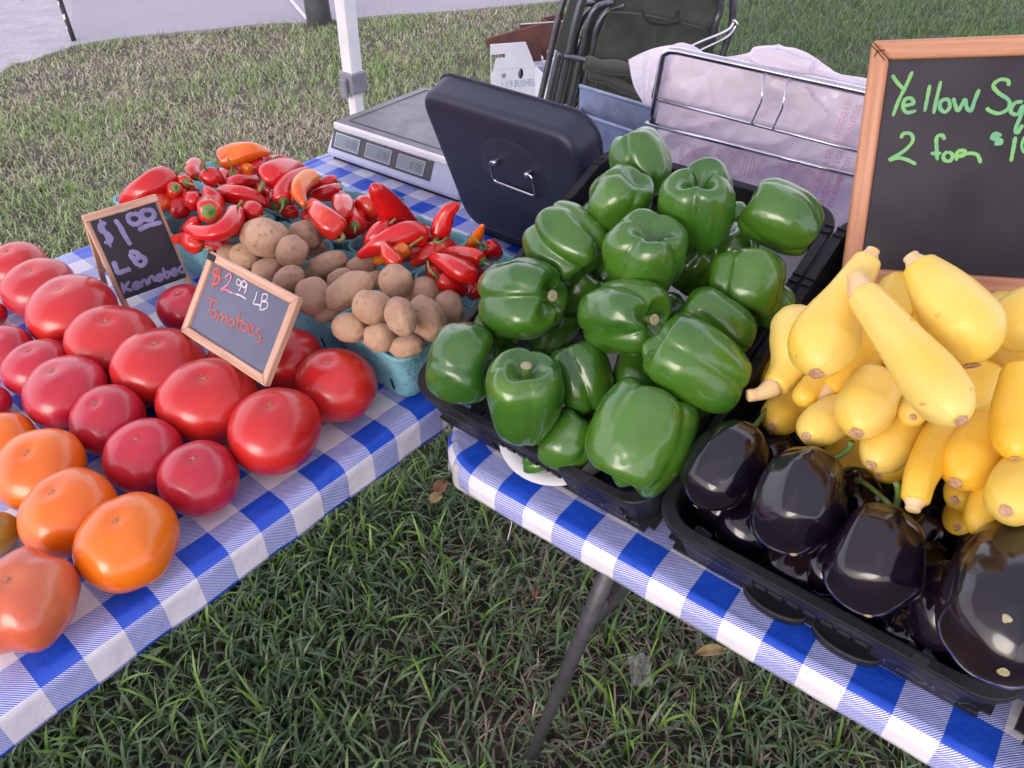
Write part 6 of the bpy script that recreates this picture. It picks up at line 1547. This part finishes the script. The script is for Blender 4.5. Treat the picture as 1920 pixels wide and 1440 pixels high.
layer(squash, [(.285, .20, 1.2), (.325, .26, .3), (.335, .17, 1.8), (.385, .20, 1.4), (.40, .27, .2), (.435, .17, 1.7), (.455, .25, 1.1)], 'yellow squash buried in the bottom layer of the heap', 'squash_deep', .026, .11, -.030, 760)
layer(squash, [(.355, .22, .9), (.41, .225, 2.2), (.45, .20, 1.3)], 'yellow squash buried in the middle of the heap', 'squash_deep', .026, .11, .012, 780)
# ---- eggplants
def eggplant(pts, rad, label, seed, stem_pts=None, scar=True, calyx=True):
    rn = random.Random(seed); (xa, ya_, da), (xb, yb, db) = pts[0], pts[1]; pts = [(xa, ya_ + 4, da + .004)] + list(pts[1:])
    W3 = [ons(x, y, d) for x, y, d in pts]; RR = [wpx(r_, p) for r_, p in zip(rad, W3)]; ph = rn.uniform(0, 6)
    def mod(a, t): return 1 + .022 * math.cos(3 * a + ph) + .026 * math.cos(7 * a + ph) * (.25 + t) + .03 * mnoise.noise(Vector((math.cos(a) * 1.5 + seed, math.sin(a) * 1.5, t * 3)))
    q, P, R2 = swept(W3, RR, n=36, m=56, cap=(1.0, .7), mod=mod)
    root = q.build('eggplant', MT['eggplant'], smooth=True, origin=W3[0]); tag(root, label, 'eggplant', 'glossy purple eggplants in the crate')
    if scar:
        t0 = (P[0] - P[1]).normalized(); a_, b_, d_ = frame_of(t0); r_ = RR[0] * .11; q = MB(); k_ = 12
        for rr, h in ((1.2, -.1), (.9, .12), (.4, .02)):
            for k in range(k_):
                an = 2 * math.pi * k / k_; q.v.append(P[0] + (b_ * math.cos(an) + d_ * math.sin(an)) * (r_ * rr * (1 + .12 * rn.uniform(-1, 1))) + t0 * (r_ * h + .0004))
        for j in range(2):
            for k in range(k_): q.f.append((j * k_ + k, j * k_ + (k + 1) % k_, (j + 1) * k_ + (k + 1) % k_, (j + 1) * k_ + k))
        q.f.append(tuple(2 * k_ + k for k in range(k_))); q.build('blossom_scar', MT['cut_end'], root)
    if calyx:
        t1 = (P[-1] - P[-2]).normalized(); a_, b_, d_ = frame_of(t1); r_ = RR[-1]; q = MB(); n_ = 5; m_ = 30
        rows = 6
        for j in range(rows):
            f = j / (rows - 1)
            for k in range(m_):
                an = 2 * math.pi * k / m_; lobe = abs(math.cos(n_ * an / 2 + ph)) ** 1.5
                reach = .25 + f * (.45 + .62 * lobe); rr = r_ * math.sin(min(reach, 1.35) * 1.05) * 1.035
                zz = -r_ * .72 * (1 - math.cos(min(reach, 1.35) * 1.05)) + (.06 * r_ if f > .8 and lobe > .8 else 0)
                q.v.append(P[-1] + (b_ * math.cos(an) + d_ * math.sin(an)) * rr + t1 * (zz + .0012))
        for j in range(rows - 1):
            for k in range(m_): q.f.append((j * m_ + k, j * m_ + (k + 1) % m_, (j + 1) * m_ + (k + 1) % m_, (j + 1) * m_ + k))
        q.f.append(tuple(reversed(range(m_))))
        o = q.build('calyx', MT['calyx'], root, smooth=True); md = o.modifiers.new('t', 'SOLIDIFY'); md.thickness = .0012
        SP = [P[-1] - t1 * .004] + ([ons(*p) for p in stem_pts] if stem_pts else [P[-1] + t1 * .014, P[-1] + t1 * .026])
        Q = [Vector(p) for p in cr_spline([tuple(p) for p in SP], 8)]; q = MB(); q.tube(Q, [r_ * f for f in (.26, .2, .15, .13, .12, .12, .13, .14, .13)], 10); q.build('stem', MT['stem_green'], root, smooth=True)
EG = [
 ([(1305, 945, .020), (1335, 905, .03), (1372, 855, .035), (1405, 812, .03)], [44, 64, 66, 40], 'leftmost eggplant with a bright highlight, beside the pepper crate', None),
 ([(1488, 1035, .045), (1488, 985, .05), (1508, 915, .055), (1545, 865, .05)], [56, 80, 78, 46], 'upright brownish eggplant, second from the left, its green stem to the right', [(1572, 855, .05), (1590, 842, .055), (1597, 828, .06)]),
 ([(1628, 1150, .045), (1632, 1090, .05), (1652, 1020, .055), (1672, 968, .05)], [60, 86, 78, 46], 'eggplant under the squash tips with two green stems sticking up', [(1682, 945, .055), (1684, 918, .065), (1681, 905, .07)]),
 ([(1882, 1256, .098), (1886, 1190, .092), (1906, 1095, .078), (1950, 1005, .05)], [84, 116, 112, 66], 'biggest eggplant in the lower right with two tan spots', None),
 ([(1395, 1035, -.024), (1400, 985, -.024), (1430, 930, -.024)], [44, 58, 46], 'eggplant in shadow below the two leftmost ones', None),
 ([(1530, 1105, -.024), (1560, 1060, -.024), (1600, 1000, -.024)], [44, 56, 50], 'eggplant in shadow between the two upright ones', None),
 ([(1600, 985, .012), (1610, 940, .015), (1590, 890, .012)], [40, 46, 34], 'brown tinged eggplant behind the second one with its stem reaching right', [(1620, 905, .04), (1645, 925, .05), (1670, 948, .06)]),
 ([(1755, 1210, -.024), (1770, 1140, .0), (1790, 1060, .0)], [50, 62, 52], 'dark reddish eggplant in shadow left of the biggest one', None),
 ([(1730, 1160, -.024), (1740, 1100, -.024), (1750, 1020, -.024)], [44, 52, 44], 'eggplant lost in shadow in the middle of the crate', None),
 ([(1840, 1080, .0), (1850, 1040, .0), (1880, 990, .0)], [46, 52, 46], 'eggplant behind the biggest one below the squash', None),
 ([(1660, 1215, -.024), (1690, 1190, -.024), (1720, 1150, -.024)], [36, 44, 40], 'eggplant at the bottom of the front wall under the upright pair', None),
 ([(1470, 880, .0), (1450, 850, .0), (1440, 820, .0)], [36, 40, 30], 'eggplant tucked between the leftmost one and the squash', None)]
for i, (pts, rad, lb, st_) in enumerate(EG): eggplant(pts, rad, lb, 900 + i, st_, scar=i < 4, calyx=i in (0, 1, 2, 3, 6))
layer(eggplant, [(.285, .075, 1.4), (.345, .055, 1.5), (.40, .06, 1.4), (.455, .07, 1.5), (.455, .125, .3)], 'eggplant in the bottom layer, hidden under the large ones', None, .025, .10, -.033, 960)
big_e = [o for o in COL.objects if o.name.startswith('eggplant')][3]
bpy.context.view_layer.update()
hit = None
r0_ = ray(1888, 1160); ok_, loc_, nor_, _i = big_e.ray_cast(big_e.matrix_world.inverted() @ CAM, r0_.normalized())
if ok_:
    q = MB(); c = big_e.matrix_world @ loc_; nor_ = nor_.normalized(); a_, b_, d_ = frame_of(nor_); q.v.append(c + nor_ * .0008)
    for k in range(10): q.v.append(c + (b_ * math.cos(k * .628) + d_ * math.sin(k * .628)) * .0018 * (1 + .2 * (k % 3)) + nor_ * .0003)
    for k in range(10): q.f.append((0, 1 + k, 1 + (k + 1) % 10))
    q.build('skin_spot', MT['cut_end'], big_e)

# white plate rim and green pepper slice seen below the pepper crate grip
pc = ons(1000, 862, -.04)
pl = thing('paper_plate', 'white paper plate edge poking out under the grip of the pepper crate', 'plate', Vector((pc.x, pc.y, T + .004)))
q = MB(); cc = tp(.122, .050, -.053); k_ = 40
for rr, h in ((.001, -.002), (.035, -.002), (.046, .002), (.056, .0035), (.0565, .0028), (.046, .0008), (.035, -.0035), (.001, -.0035)):
    for k in range(k_):
        an = 2 * math.pi * k / k_; q.v.append(cc + TE * rr * math.cos(an) + TW * rr * math.sin(an) + TN * h)
for j in range(7):
    for k in range(k_): q.f.append((j * k_ + k, j * k_ + (k + 1) % k_, (j + 1) * k_ + (k + 1) % k_, (j + 1) * k_ + k))
q.build('plate', MT['ink_white'], pl, smooth=True)

# ---------------------------------------------------------------- small strays on the cloth and the lawn
q = MB(); p = at(742, 370, T + .003); q.tube([p, at(748, 372, T + .004), at(757, 374, T + .0035)], [.002, .0024, .0012], 8)
tag(q.build('twig', MT['stem_dry'], smooth=True, origin=p), 'short dark broken pepper stem lying on the cloth in front of the scale', 'twig')
MT['thread'] = noisemat('white_thread', (.75, .75, .75), (.7, .7, .7), rough=.8)
for (x0, y0, x1, y1, lb) in ((957, 962, 952, 1012, 'long white thread hanging from the tablecloth hem'), (1034, 1005, 1040, 1018, 'short white thread hanging from the tablecloth hem')):
    a, b_ = at(x0, y0, T - .02), None; r1 = ray(x1, y1); b_ = CAM + r1 * (a.y / r1.y)
    q = MB(); q.tube([a, a.lerp(b_, .4) + RV * .002, b_], .00035, 6); tag(q.build('thread', MT['thread'], origin=a), lb, 'thread')
def leaf(px, py, L_, W_, mat, label, ang, z=.045):
    c = at(px, py, z); q = MB(); n = 9; e = Vector((math.cos(ang), math.sin(ang), .05)); s_ = Vector((-math.sin(ang), math.cos(ang), .1))
    for i in range(n):
        t = i / (n - 1); w_ = W_ * math.sin(math.pi * t) ** .8 + .0004
        for k in (-1, 0, 1): q.v.append(c + e * (L_ * (t - .5)) + s_ * (w_ * k) + ZUP * (.006 * abs(k) + .006 * math.sin(3 * t)))
    for i in range(n - 1):
        for k in range(2): a = i * 3 + k; q.f.append((a, a + 1, a + 4, a + 3))
    q.f = q.f
    tag(q.build('fallen_leaf', mat, smooth=True, origin=c), label, 'leaf')
MT['leaf_tan'] = noisemat('tan_leaf', (.30, .22, .09), (.2, .14, .06), scale=80, rough=.7); MT['leaf_red'] = noisemat('red_brown_leaf', (.12, .035, .02), (.2, .09, .04), scale=60, rough=.7)
leaf(1332, 1226, .055, .010, MT['leaf_tan'], 'curled tan leaf on the grass under the right table', .1)
leaf(826, 918, .045, .014, MT['leaf_red'], 'reddish brown leaf on the grass between the two tables', 1.2)
leaf(818, 938, .035, .012, MT['leaf_tan'], 'torn tan leaf beside the reddish one between the tables', .9)
leaf(1003, 1118, .03, .005, MT['leaf_red'], 'tiny orange leaf near the table leg', 1.4)
MT['film'] = noisemat('clear_film', (.5, .5, .52), (.6, .6, .62), scale=30, rough=.2); MT['film'].node_tree.nodes['Principled BSDF'].inputs['Alpha'].default_value = .16
q = MB(); c = at(1200, 1255, .05)
for i in range(9):
    for j in range(9):
        u, v = i / 8 - .5, j / 8 - .5; q.v.append(c + Vector((u * .035, v * .05, .012 * mnoise.noise(Vector((u * 5, v * 5, 2))) + .01 * v)))
for i in range(8):
    for j in range(8): k = i * 9 + j; q.f.append((k, k + 9, k + 10, k + 1))
tag(q.build('plastic_scrap', MT['film'], smooth=False, origin=c), 'clear plastic scrap lying in the grass right of the table leg', 'litter')

# ================================================================ cardboard boxes on the lawn
def boxpt(px, py, yw): return atdist(px, py, yw)
BY = 3.15
b0 = atdist(922, 200, BY); b0.z = 0; bxv = (atdist(1018, 200, BY + .05)); bxv = Vector((bxv.x - b0.x, .05, 0)); bd_ = Vector((.12, .38, 0)) 
topz = atdist(915, 84, BY).z; fold = atdist(918, 131, BY).z
cb = thing('produce_carton', 'open white produce carton printed 1 1/9 BUSHEL on the lawn behind the black case', 'carton', b0 + bxv / 2)
th_ = .006
def wall(name, o, v, h, mat, n_in, poly=None, root=cb):
    q = MB(); q.box(o, v, n_in * th_, Vector((0, 0, h))); return q.build(name, mat, root)
# front wall with cut-outs built as a plate with real holes
def plate_holes(name, o, v, zt, mat, n_out, holes, root, cells=(130, 100), notch=None):
    q = MB(); nx, nz = cells; idx = {}
    def inside(x, z):
        for h in holes:
            if h(x, z): return True
        return False
    keep = [[not inside((i + .5) / nx, (k + .5) / nz) for k in range(nz)] for i in range(nx)]
    def vid(i, k, s_):
        if (i, k, s_) not in idx:
            idx[(i, k, s_)] = len(q.v); q.v.append(o + v * (i / nx) + Vector((0, 0, zt * k / nz)) - n_out * (th_ * s_))
        return idx[(i, k, s_)]
    for i in range(nx):
        for k in range(nz):
            if not keep[i][k]: continue
            q.f.append((vid(i, k, 0), vid(i + 1, k, 0), vid(i + 1, k + 1, 0), vid(i, k + 1, 0))); q.f.append((vid(i, k + 1, 1), vid(i + 1, k + 1, 1), vid(i + 1, k, 1), vid(i, k, 1)))
            for di, dk, a, b_ in ((-1, 0, (i, k), (i, k + 1)), (1, 0, (i + 1, k + 1), (i + 1, k)), (0, -1, (i + 1, k), (i, k)), (0, 1, (i, k + 1), (i + 1, k + 1))):
                ii, kk = i + di, k + dk
                if ii < 0 or kk < 0 or ii >= nx or kk >= nz or not keep[ii][kk]: q.f.append((vid(*a, 0), vid(*b_, 0), vid(*b_, 1), vid(*a, 1)))
    return q.build(name, mat, root)
nfo = Vector((bxv.y, -bxv.x, 0)).normalized(); zt = topz
def X01(px): return (atdist(px, 110, BY).x - b0.x) / bxv.x
def Z01(py): return atdist(960, py, BY).z / zt
hs = [lambda x, z: X01(921) < x < X01(947) and Z01(110) < z < Z01(102),
      lambda x, z: X01(921) < x < X01(932) - (X01(932) - X01(924)) * (Z01(102) - z) / (Z01(102) - Z01(137)) and Z01(137) < z < Z01(102),
      lambda x, z: ((x - X01(977)) / (X01(982.5) - X01(977))) ** 2 + ((z - Z01(143)) / (Z01(133) - Z01(143))) ** 2 < 1,
      lambda x, z: ((x - X01(944.5)) / .05) ** 2 + ((z - Z01(140)) / (Z01(130) - Z01(140))) ** 2 < 1 and z < Z01(140),
      lambda x, z: x < X01(915) and Z01(102) < z < Z01(97),
      lambda x, z: z > Z01(150) and x > X01(986) + (X01(1012) - X01(986)) * (Z01(84) - z) / (Z01(84) - Z01(150))]
plate_holes('front_wall', b0, bxv, zt, MT['carton'], nfo, hs, cb)
q = MB(); fz = fold; q.box(b0 + Vector((0, 0, fz)) + nfo * .0008, bxv * .97, nfo * .001, Vector((0, 0, .0025))); q.build('fold_line', MT['carton'], cb)
q = MB(); put_text(q, '1 1/9 BUSHEL', .032, atdist(938, 165, BY - .02), bxv.normalized() * .75, ZUP * 1.2, nfo, .004); MT['blue_ink'] = noisemat('blue_box_print', (.12, .25, .36), (.16, .3, .42), rough=.8)
q.build('print', MT['blue_ink'], cb)
for nm, o, v in (('side_wall', b0 + bd_ * .03, bd_), ('side_wall', b0 + bxv + bd_ * .03, bd_)):
    q = MB(); q.box(o, v, bxv.normalized() * th_, Vector((0, 0, fold - .01))); q.build(nm, MT['carton'], cb)
q = MB(); q.box(b0 + bd_, bxv, bd_.normalized() * th_, Vector((0, 0, topz - .02))); q.build('back_wall', MT['carton'], cb)
# raised flap showing its brown inside
fA, fB, fC, fD = atdist(913, 86, BY + .06), atdist(1016, 150, BY + .12), atdist(1014, 46, BY + .12), atdist(913, 74, BY + .06)
q = MB(); f_ = [fA, fB, fC, fD]; q.v = f_ + [p + Vector((-.004, .005, .003)) for p in f_]; q.f = [(0, 1, 2, 3), (7, 6, 5, 4), (0, 4, 5, 1), (1, 5, 6, 2), (2, 6, 7, 3), (3, 7, 4, 0)]
q.build('inner_flap', MT['carton_in'], cb)
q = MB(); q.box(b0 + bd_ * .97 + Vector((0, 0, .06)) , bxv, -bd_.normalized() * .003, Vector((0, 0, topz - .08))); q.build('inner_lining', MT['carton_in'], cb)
for i, (px, py, yw, sx, sy_, sz, lb, mt) in enumerate((
    (1016, 205, 3.34, .20, .30, None, 'second white produce carton beside the first, partly behind the folded chairs', 'carton'),
    (1028, 190, 3.05, .22, .2, .085, 'short white carton with a round mark between the cartons and the chairs', 'carton'),
    (1036, 180, 4.1, .12, .1, .30, 'reddish brown carton flap standing farthest behind the chairs', 'carton_in'))):
    o = atdist(px, py, yw); o.z = 0; h = atdist(px, 96, yw).z if sz is None else sz
    if i == 1: h = atdist(px, 147, yw).z
    if i == 2: h = atdist(px, 44, yw).z
    rt = thing('produce_carton', lb, 'carton', o)
    q = MB(); X_ = Vector((sx, .10, 0)); Yb = Vector((-.06, sy_, 0)); 
    if i == 0:
        plate_holes('front_wall', o, X_, h, MT[mt], Vector((.4, -1, 0)).normalized(), [lambda x, z: ((x - .22) / .16) ** 2 + ((z - .43) / .10) ** 2 < 1, lambda x, z: z > .93 - .2 * (1 - x) and x < .1], rt)
        q.box(o + Yb, X_, Yb.normalized() * th_, Vector((0, 0, h))); q.build('back_wall', MT[mt], rt)
        for s_ in (0, 1):
            q = MB(); q.box(o + X_ * s_ + Yb * .03, Yb * .97, X_.normalized() * th_, Vector((0, 0, h * .9))); q.build('side_wall', MT[mt], rt)
    else:
        for a_, v_ in ((o, X_), (o + Yb, X_), (o, Yb), (o + X_, Yb)):
            q.box(a_, v_, Vector((-v_.y, v_.x, 0)).normalized() * th_, Vector((0, 0, h)))
        q.build('walls', MT[mt], rt)
        if i == 1:
            q = MB(); cc = o + X_ * .35 + Vector((0, 0, h * .55)); nn_ = Vector((.41, -.91, 0)).normalized(); pts = [cc + nn_ * .004 + X_.normalized() * .03 * math.cos(a) + ZUP * .04 * math.sin(a) for a in np.linspace(0, 2 * math.pi, 28)[:-1]]
            q.tube(pts, .0016, 6, closed=True); q.build('round_mark', MT['grey_plastic'], rt)

# ================================================================ folded camp chairs
CYW = 2.72
def ch(px, py, dy=0.0): return atdist(px, py, CYW + dy)
cg = ch(1200, 260); 
def chair(name, label, dx, dyy, full, seed):
    root = thing(name, label, 'chair', Vector((cg.x + dx / F * CYW, CYW + dyy, 0)), 'folded camp chairs')
    def c_(px, py, dy=0.0): return ch(px + dx, py, dyy + dy)
    TB = lambda pts, r_, nm='frame_tube', mt='chair_tube': (lambda q: (q.tube([Vector(p) for p in cr_spline([tuple(c_(*p)) for p in pts], 22)], r_, 12), q.build(nm, MT[mt], root, smooth=True)))(MB())
    TB([(1030, 262, 0), (1062, 120, 0), (1082, 30, 0), (1100, -25, 0)], .0115)
    TB([(1052, 262, .03), (1088, 110, .03), (1100, 50, .03), (1118, 14, .03), (1150, 4, .03)], .0095)
    TB([(1072, 262, .05), (1108, 110, .05), (1118, 55, .05), (1138, 22, .05), (1170, 10, .05)], .0095)
    TB([(1096, 262, .05), (1120, 150, .05), (1132, 60, .06)], .008)
    if full:
        TB([(1048, 98, -.03), (1036, 150, -.03), (1018, 230, -.03)], .011, 'arm_bar', 'white_metal' if False else 'chair_tube')
        TB([(1058, 106, -.03), (1080, 109, -.03), (1098, 113, -.03)], .009)
        # right side loop
        TB([(1352, -30, .02), (1350, 20, .02), (1342, 45, .02), (1330, 100, .03), (1300, 220, .03)], .0115)
        TB([(1372, -20, .05), (1374, 20, .05), (1368, 60, .05), (1340, 150, .05), (1310, 250, .05)], .0115)
        TB([(1376, 42, -.02), (1362, 58, -.03), (1310, 80, -.04), (1270, 100, -.05)], .0048, 'arm_rod', 'chrome')
        TB([(1378, 52, -.02), (1362, 70, -.03), (1318, 92, -.04), (1280, 112, -.05)], .0048, 'arm_rod', 'chrome')
        TB([(1375, 38, -.02), (1381, 46, -.02), (1377, 54, -.02)], .0058, 'arm_pivot', 'chrome')
    # cloth back: curved sheet with folds
    q = MB(); nx, ny = 40, 34
    Ls = cr_spline([(1152, -40), (1140, 20), (1122, 70), (1104, 140), (1080, 190)], ny); Rs = cr_spline([(1348, -40), (1345, 20), (1338, 60), (1312, 130), (1262, 215)], ny)
    for i in range(nx + 1):
        for j in range(ny + 1):
            u, v = i / nx, j / ny; x = Ls[j][0] + (Rs[j][0] - Ls[j][0]) * u; y = Ls[j][1] + (Rs[j][1] - Ls[j][1]) * u + 8 * math.sin(math.pi * u) * v
            dz = .02 * math.sin(math.pi * u) + .012 * mnoise.noise(Vector((u * 3, v * 4, seed))) + .007 * mnoise.noise(Vector((u * 9, v * 7, seed + 3)))
            q.v.append(c_(x, y, .045 + dz))
    for i in range(nx):
        for j in range(ny): k = i * (ny + 1) + j; q.f.append((k, k + ny + 1, k + ny + 2, k + 1))
    o = q.build('backrest', MT['chair_cloth'], root, smooth=True); md = o.modifiers.new('t', 'SOLIDIFY'); md.thickness = .004
    if full:
        for (a, b_, r_) in (([(1096, 118), (1130, 124), (1180, 130), (1230, 142)], None, .022), ([(1105, 140), (1140, 150), (1190, 172), (1240, 186)], None, .016)):
            q = MB(); q.tube([Vector(p) for p in cr_spline([tuple(c_(x, y, -.02)) for x, y in a], 16)], [r_ * (1 + .12 * math.sin(i)) for i in range(17)], 12); q.build('rolled_seat', MT['chair_cloth'], root, smooth=True)
        # seam, pocket top and strap
        q = MB(); q.tube([Vector(p) for p in cr_spline([tuple(c_(*p)) for p in [(1140, 24, .02), (1190, 26, .02), (1250, 38, .02), (1312, 52, .03), (1330, 66, .03)]], 16)], .004, 8); q.build('seam', MT['chair_cloth'], root, smooth=True)
        q = MB()
        for s_ in range(12):
            t = s_ / 11; P_ = cr_spline([(1202, 20), (1215, 38), (1245, 44), (1276, 38)], 11)[s_]; w_ = 5
            q.v += [c_(P_[0], P_[1] - w_, -.005), c_(P_[0], P_[1] + w_, -.008)]
        for s_ in range(11): q.f.append((2 * s_, 2 * s_ + 2, 2 * s_ + 3, 2 * s_ + 1))
        o = q.build('carry_strap', MT['strap'], root, smooth=True); md = o.modifiers.new('t', 'SOLIDIFY'); md.thickness = .003
        q = MB(); p = c_(1269, 38, -.008); q.box(p - RV * .008, RV * .016, Vector((0, .003, 0)), ZUP * .028); q.build('strap_patch', MT['strap'], root)
        q = MB(); p = c_(1228, 55, .02); q.tube([p, c_(1226, 90, .02), c_(1226, 120, .03)], .0025, 6); q.build('seam', MT['chair_cloth'], root, smooth=True)
MT['strap'] = noisemat('black_webbing', (.012, .014, .013), (.02, .022, .02), rough=.8)
chair('camp_chair', 'front folded dark green camp chair with metal tubes, standing behind the bag rack', 0, 0, True, 2)
MT['chair_cloth2'] = MT['chair_cloth']
chair('camp_chair', 'second folded dark green camp chair leaning right behind the first', -34, .12, False, 7)
sc2 = [o for o in COL.objects if o.name.startswith('camp_chair')][1]
q = MB(); c5 = [ch(1072, -10, .10), ch(1104, -10, .10), ch(1084, 58, .10), ch(1062, 108, .10), ch(1040, 92, .10)]
q.v = c5 + [p + Vector((0, .02, 0)) for p in c5]; q.f = [(0, 1, 2, 3, 4), (9, 8, 7, 6, 5)] + [(k, (k + 1) % 5, 5 + (k + 1) % 5, 5 + k) for k in range(5)]
q.build('side_cloth', MT['chair_cloth'], sc2)
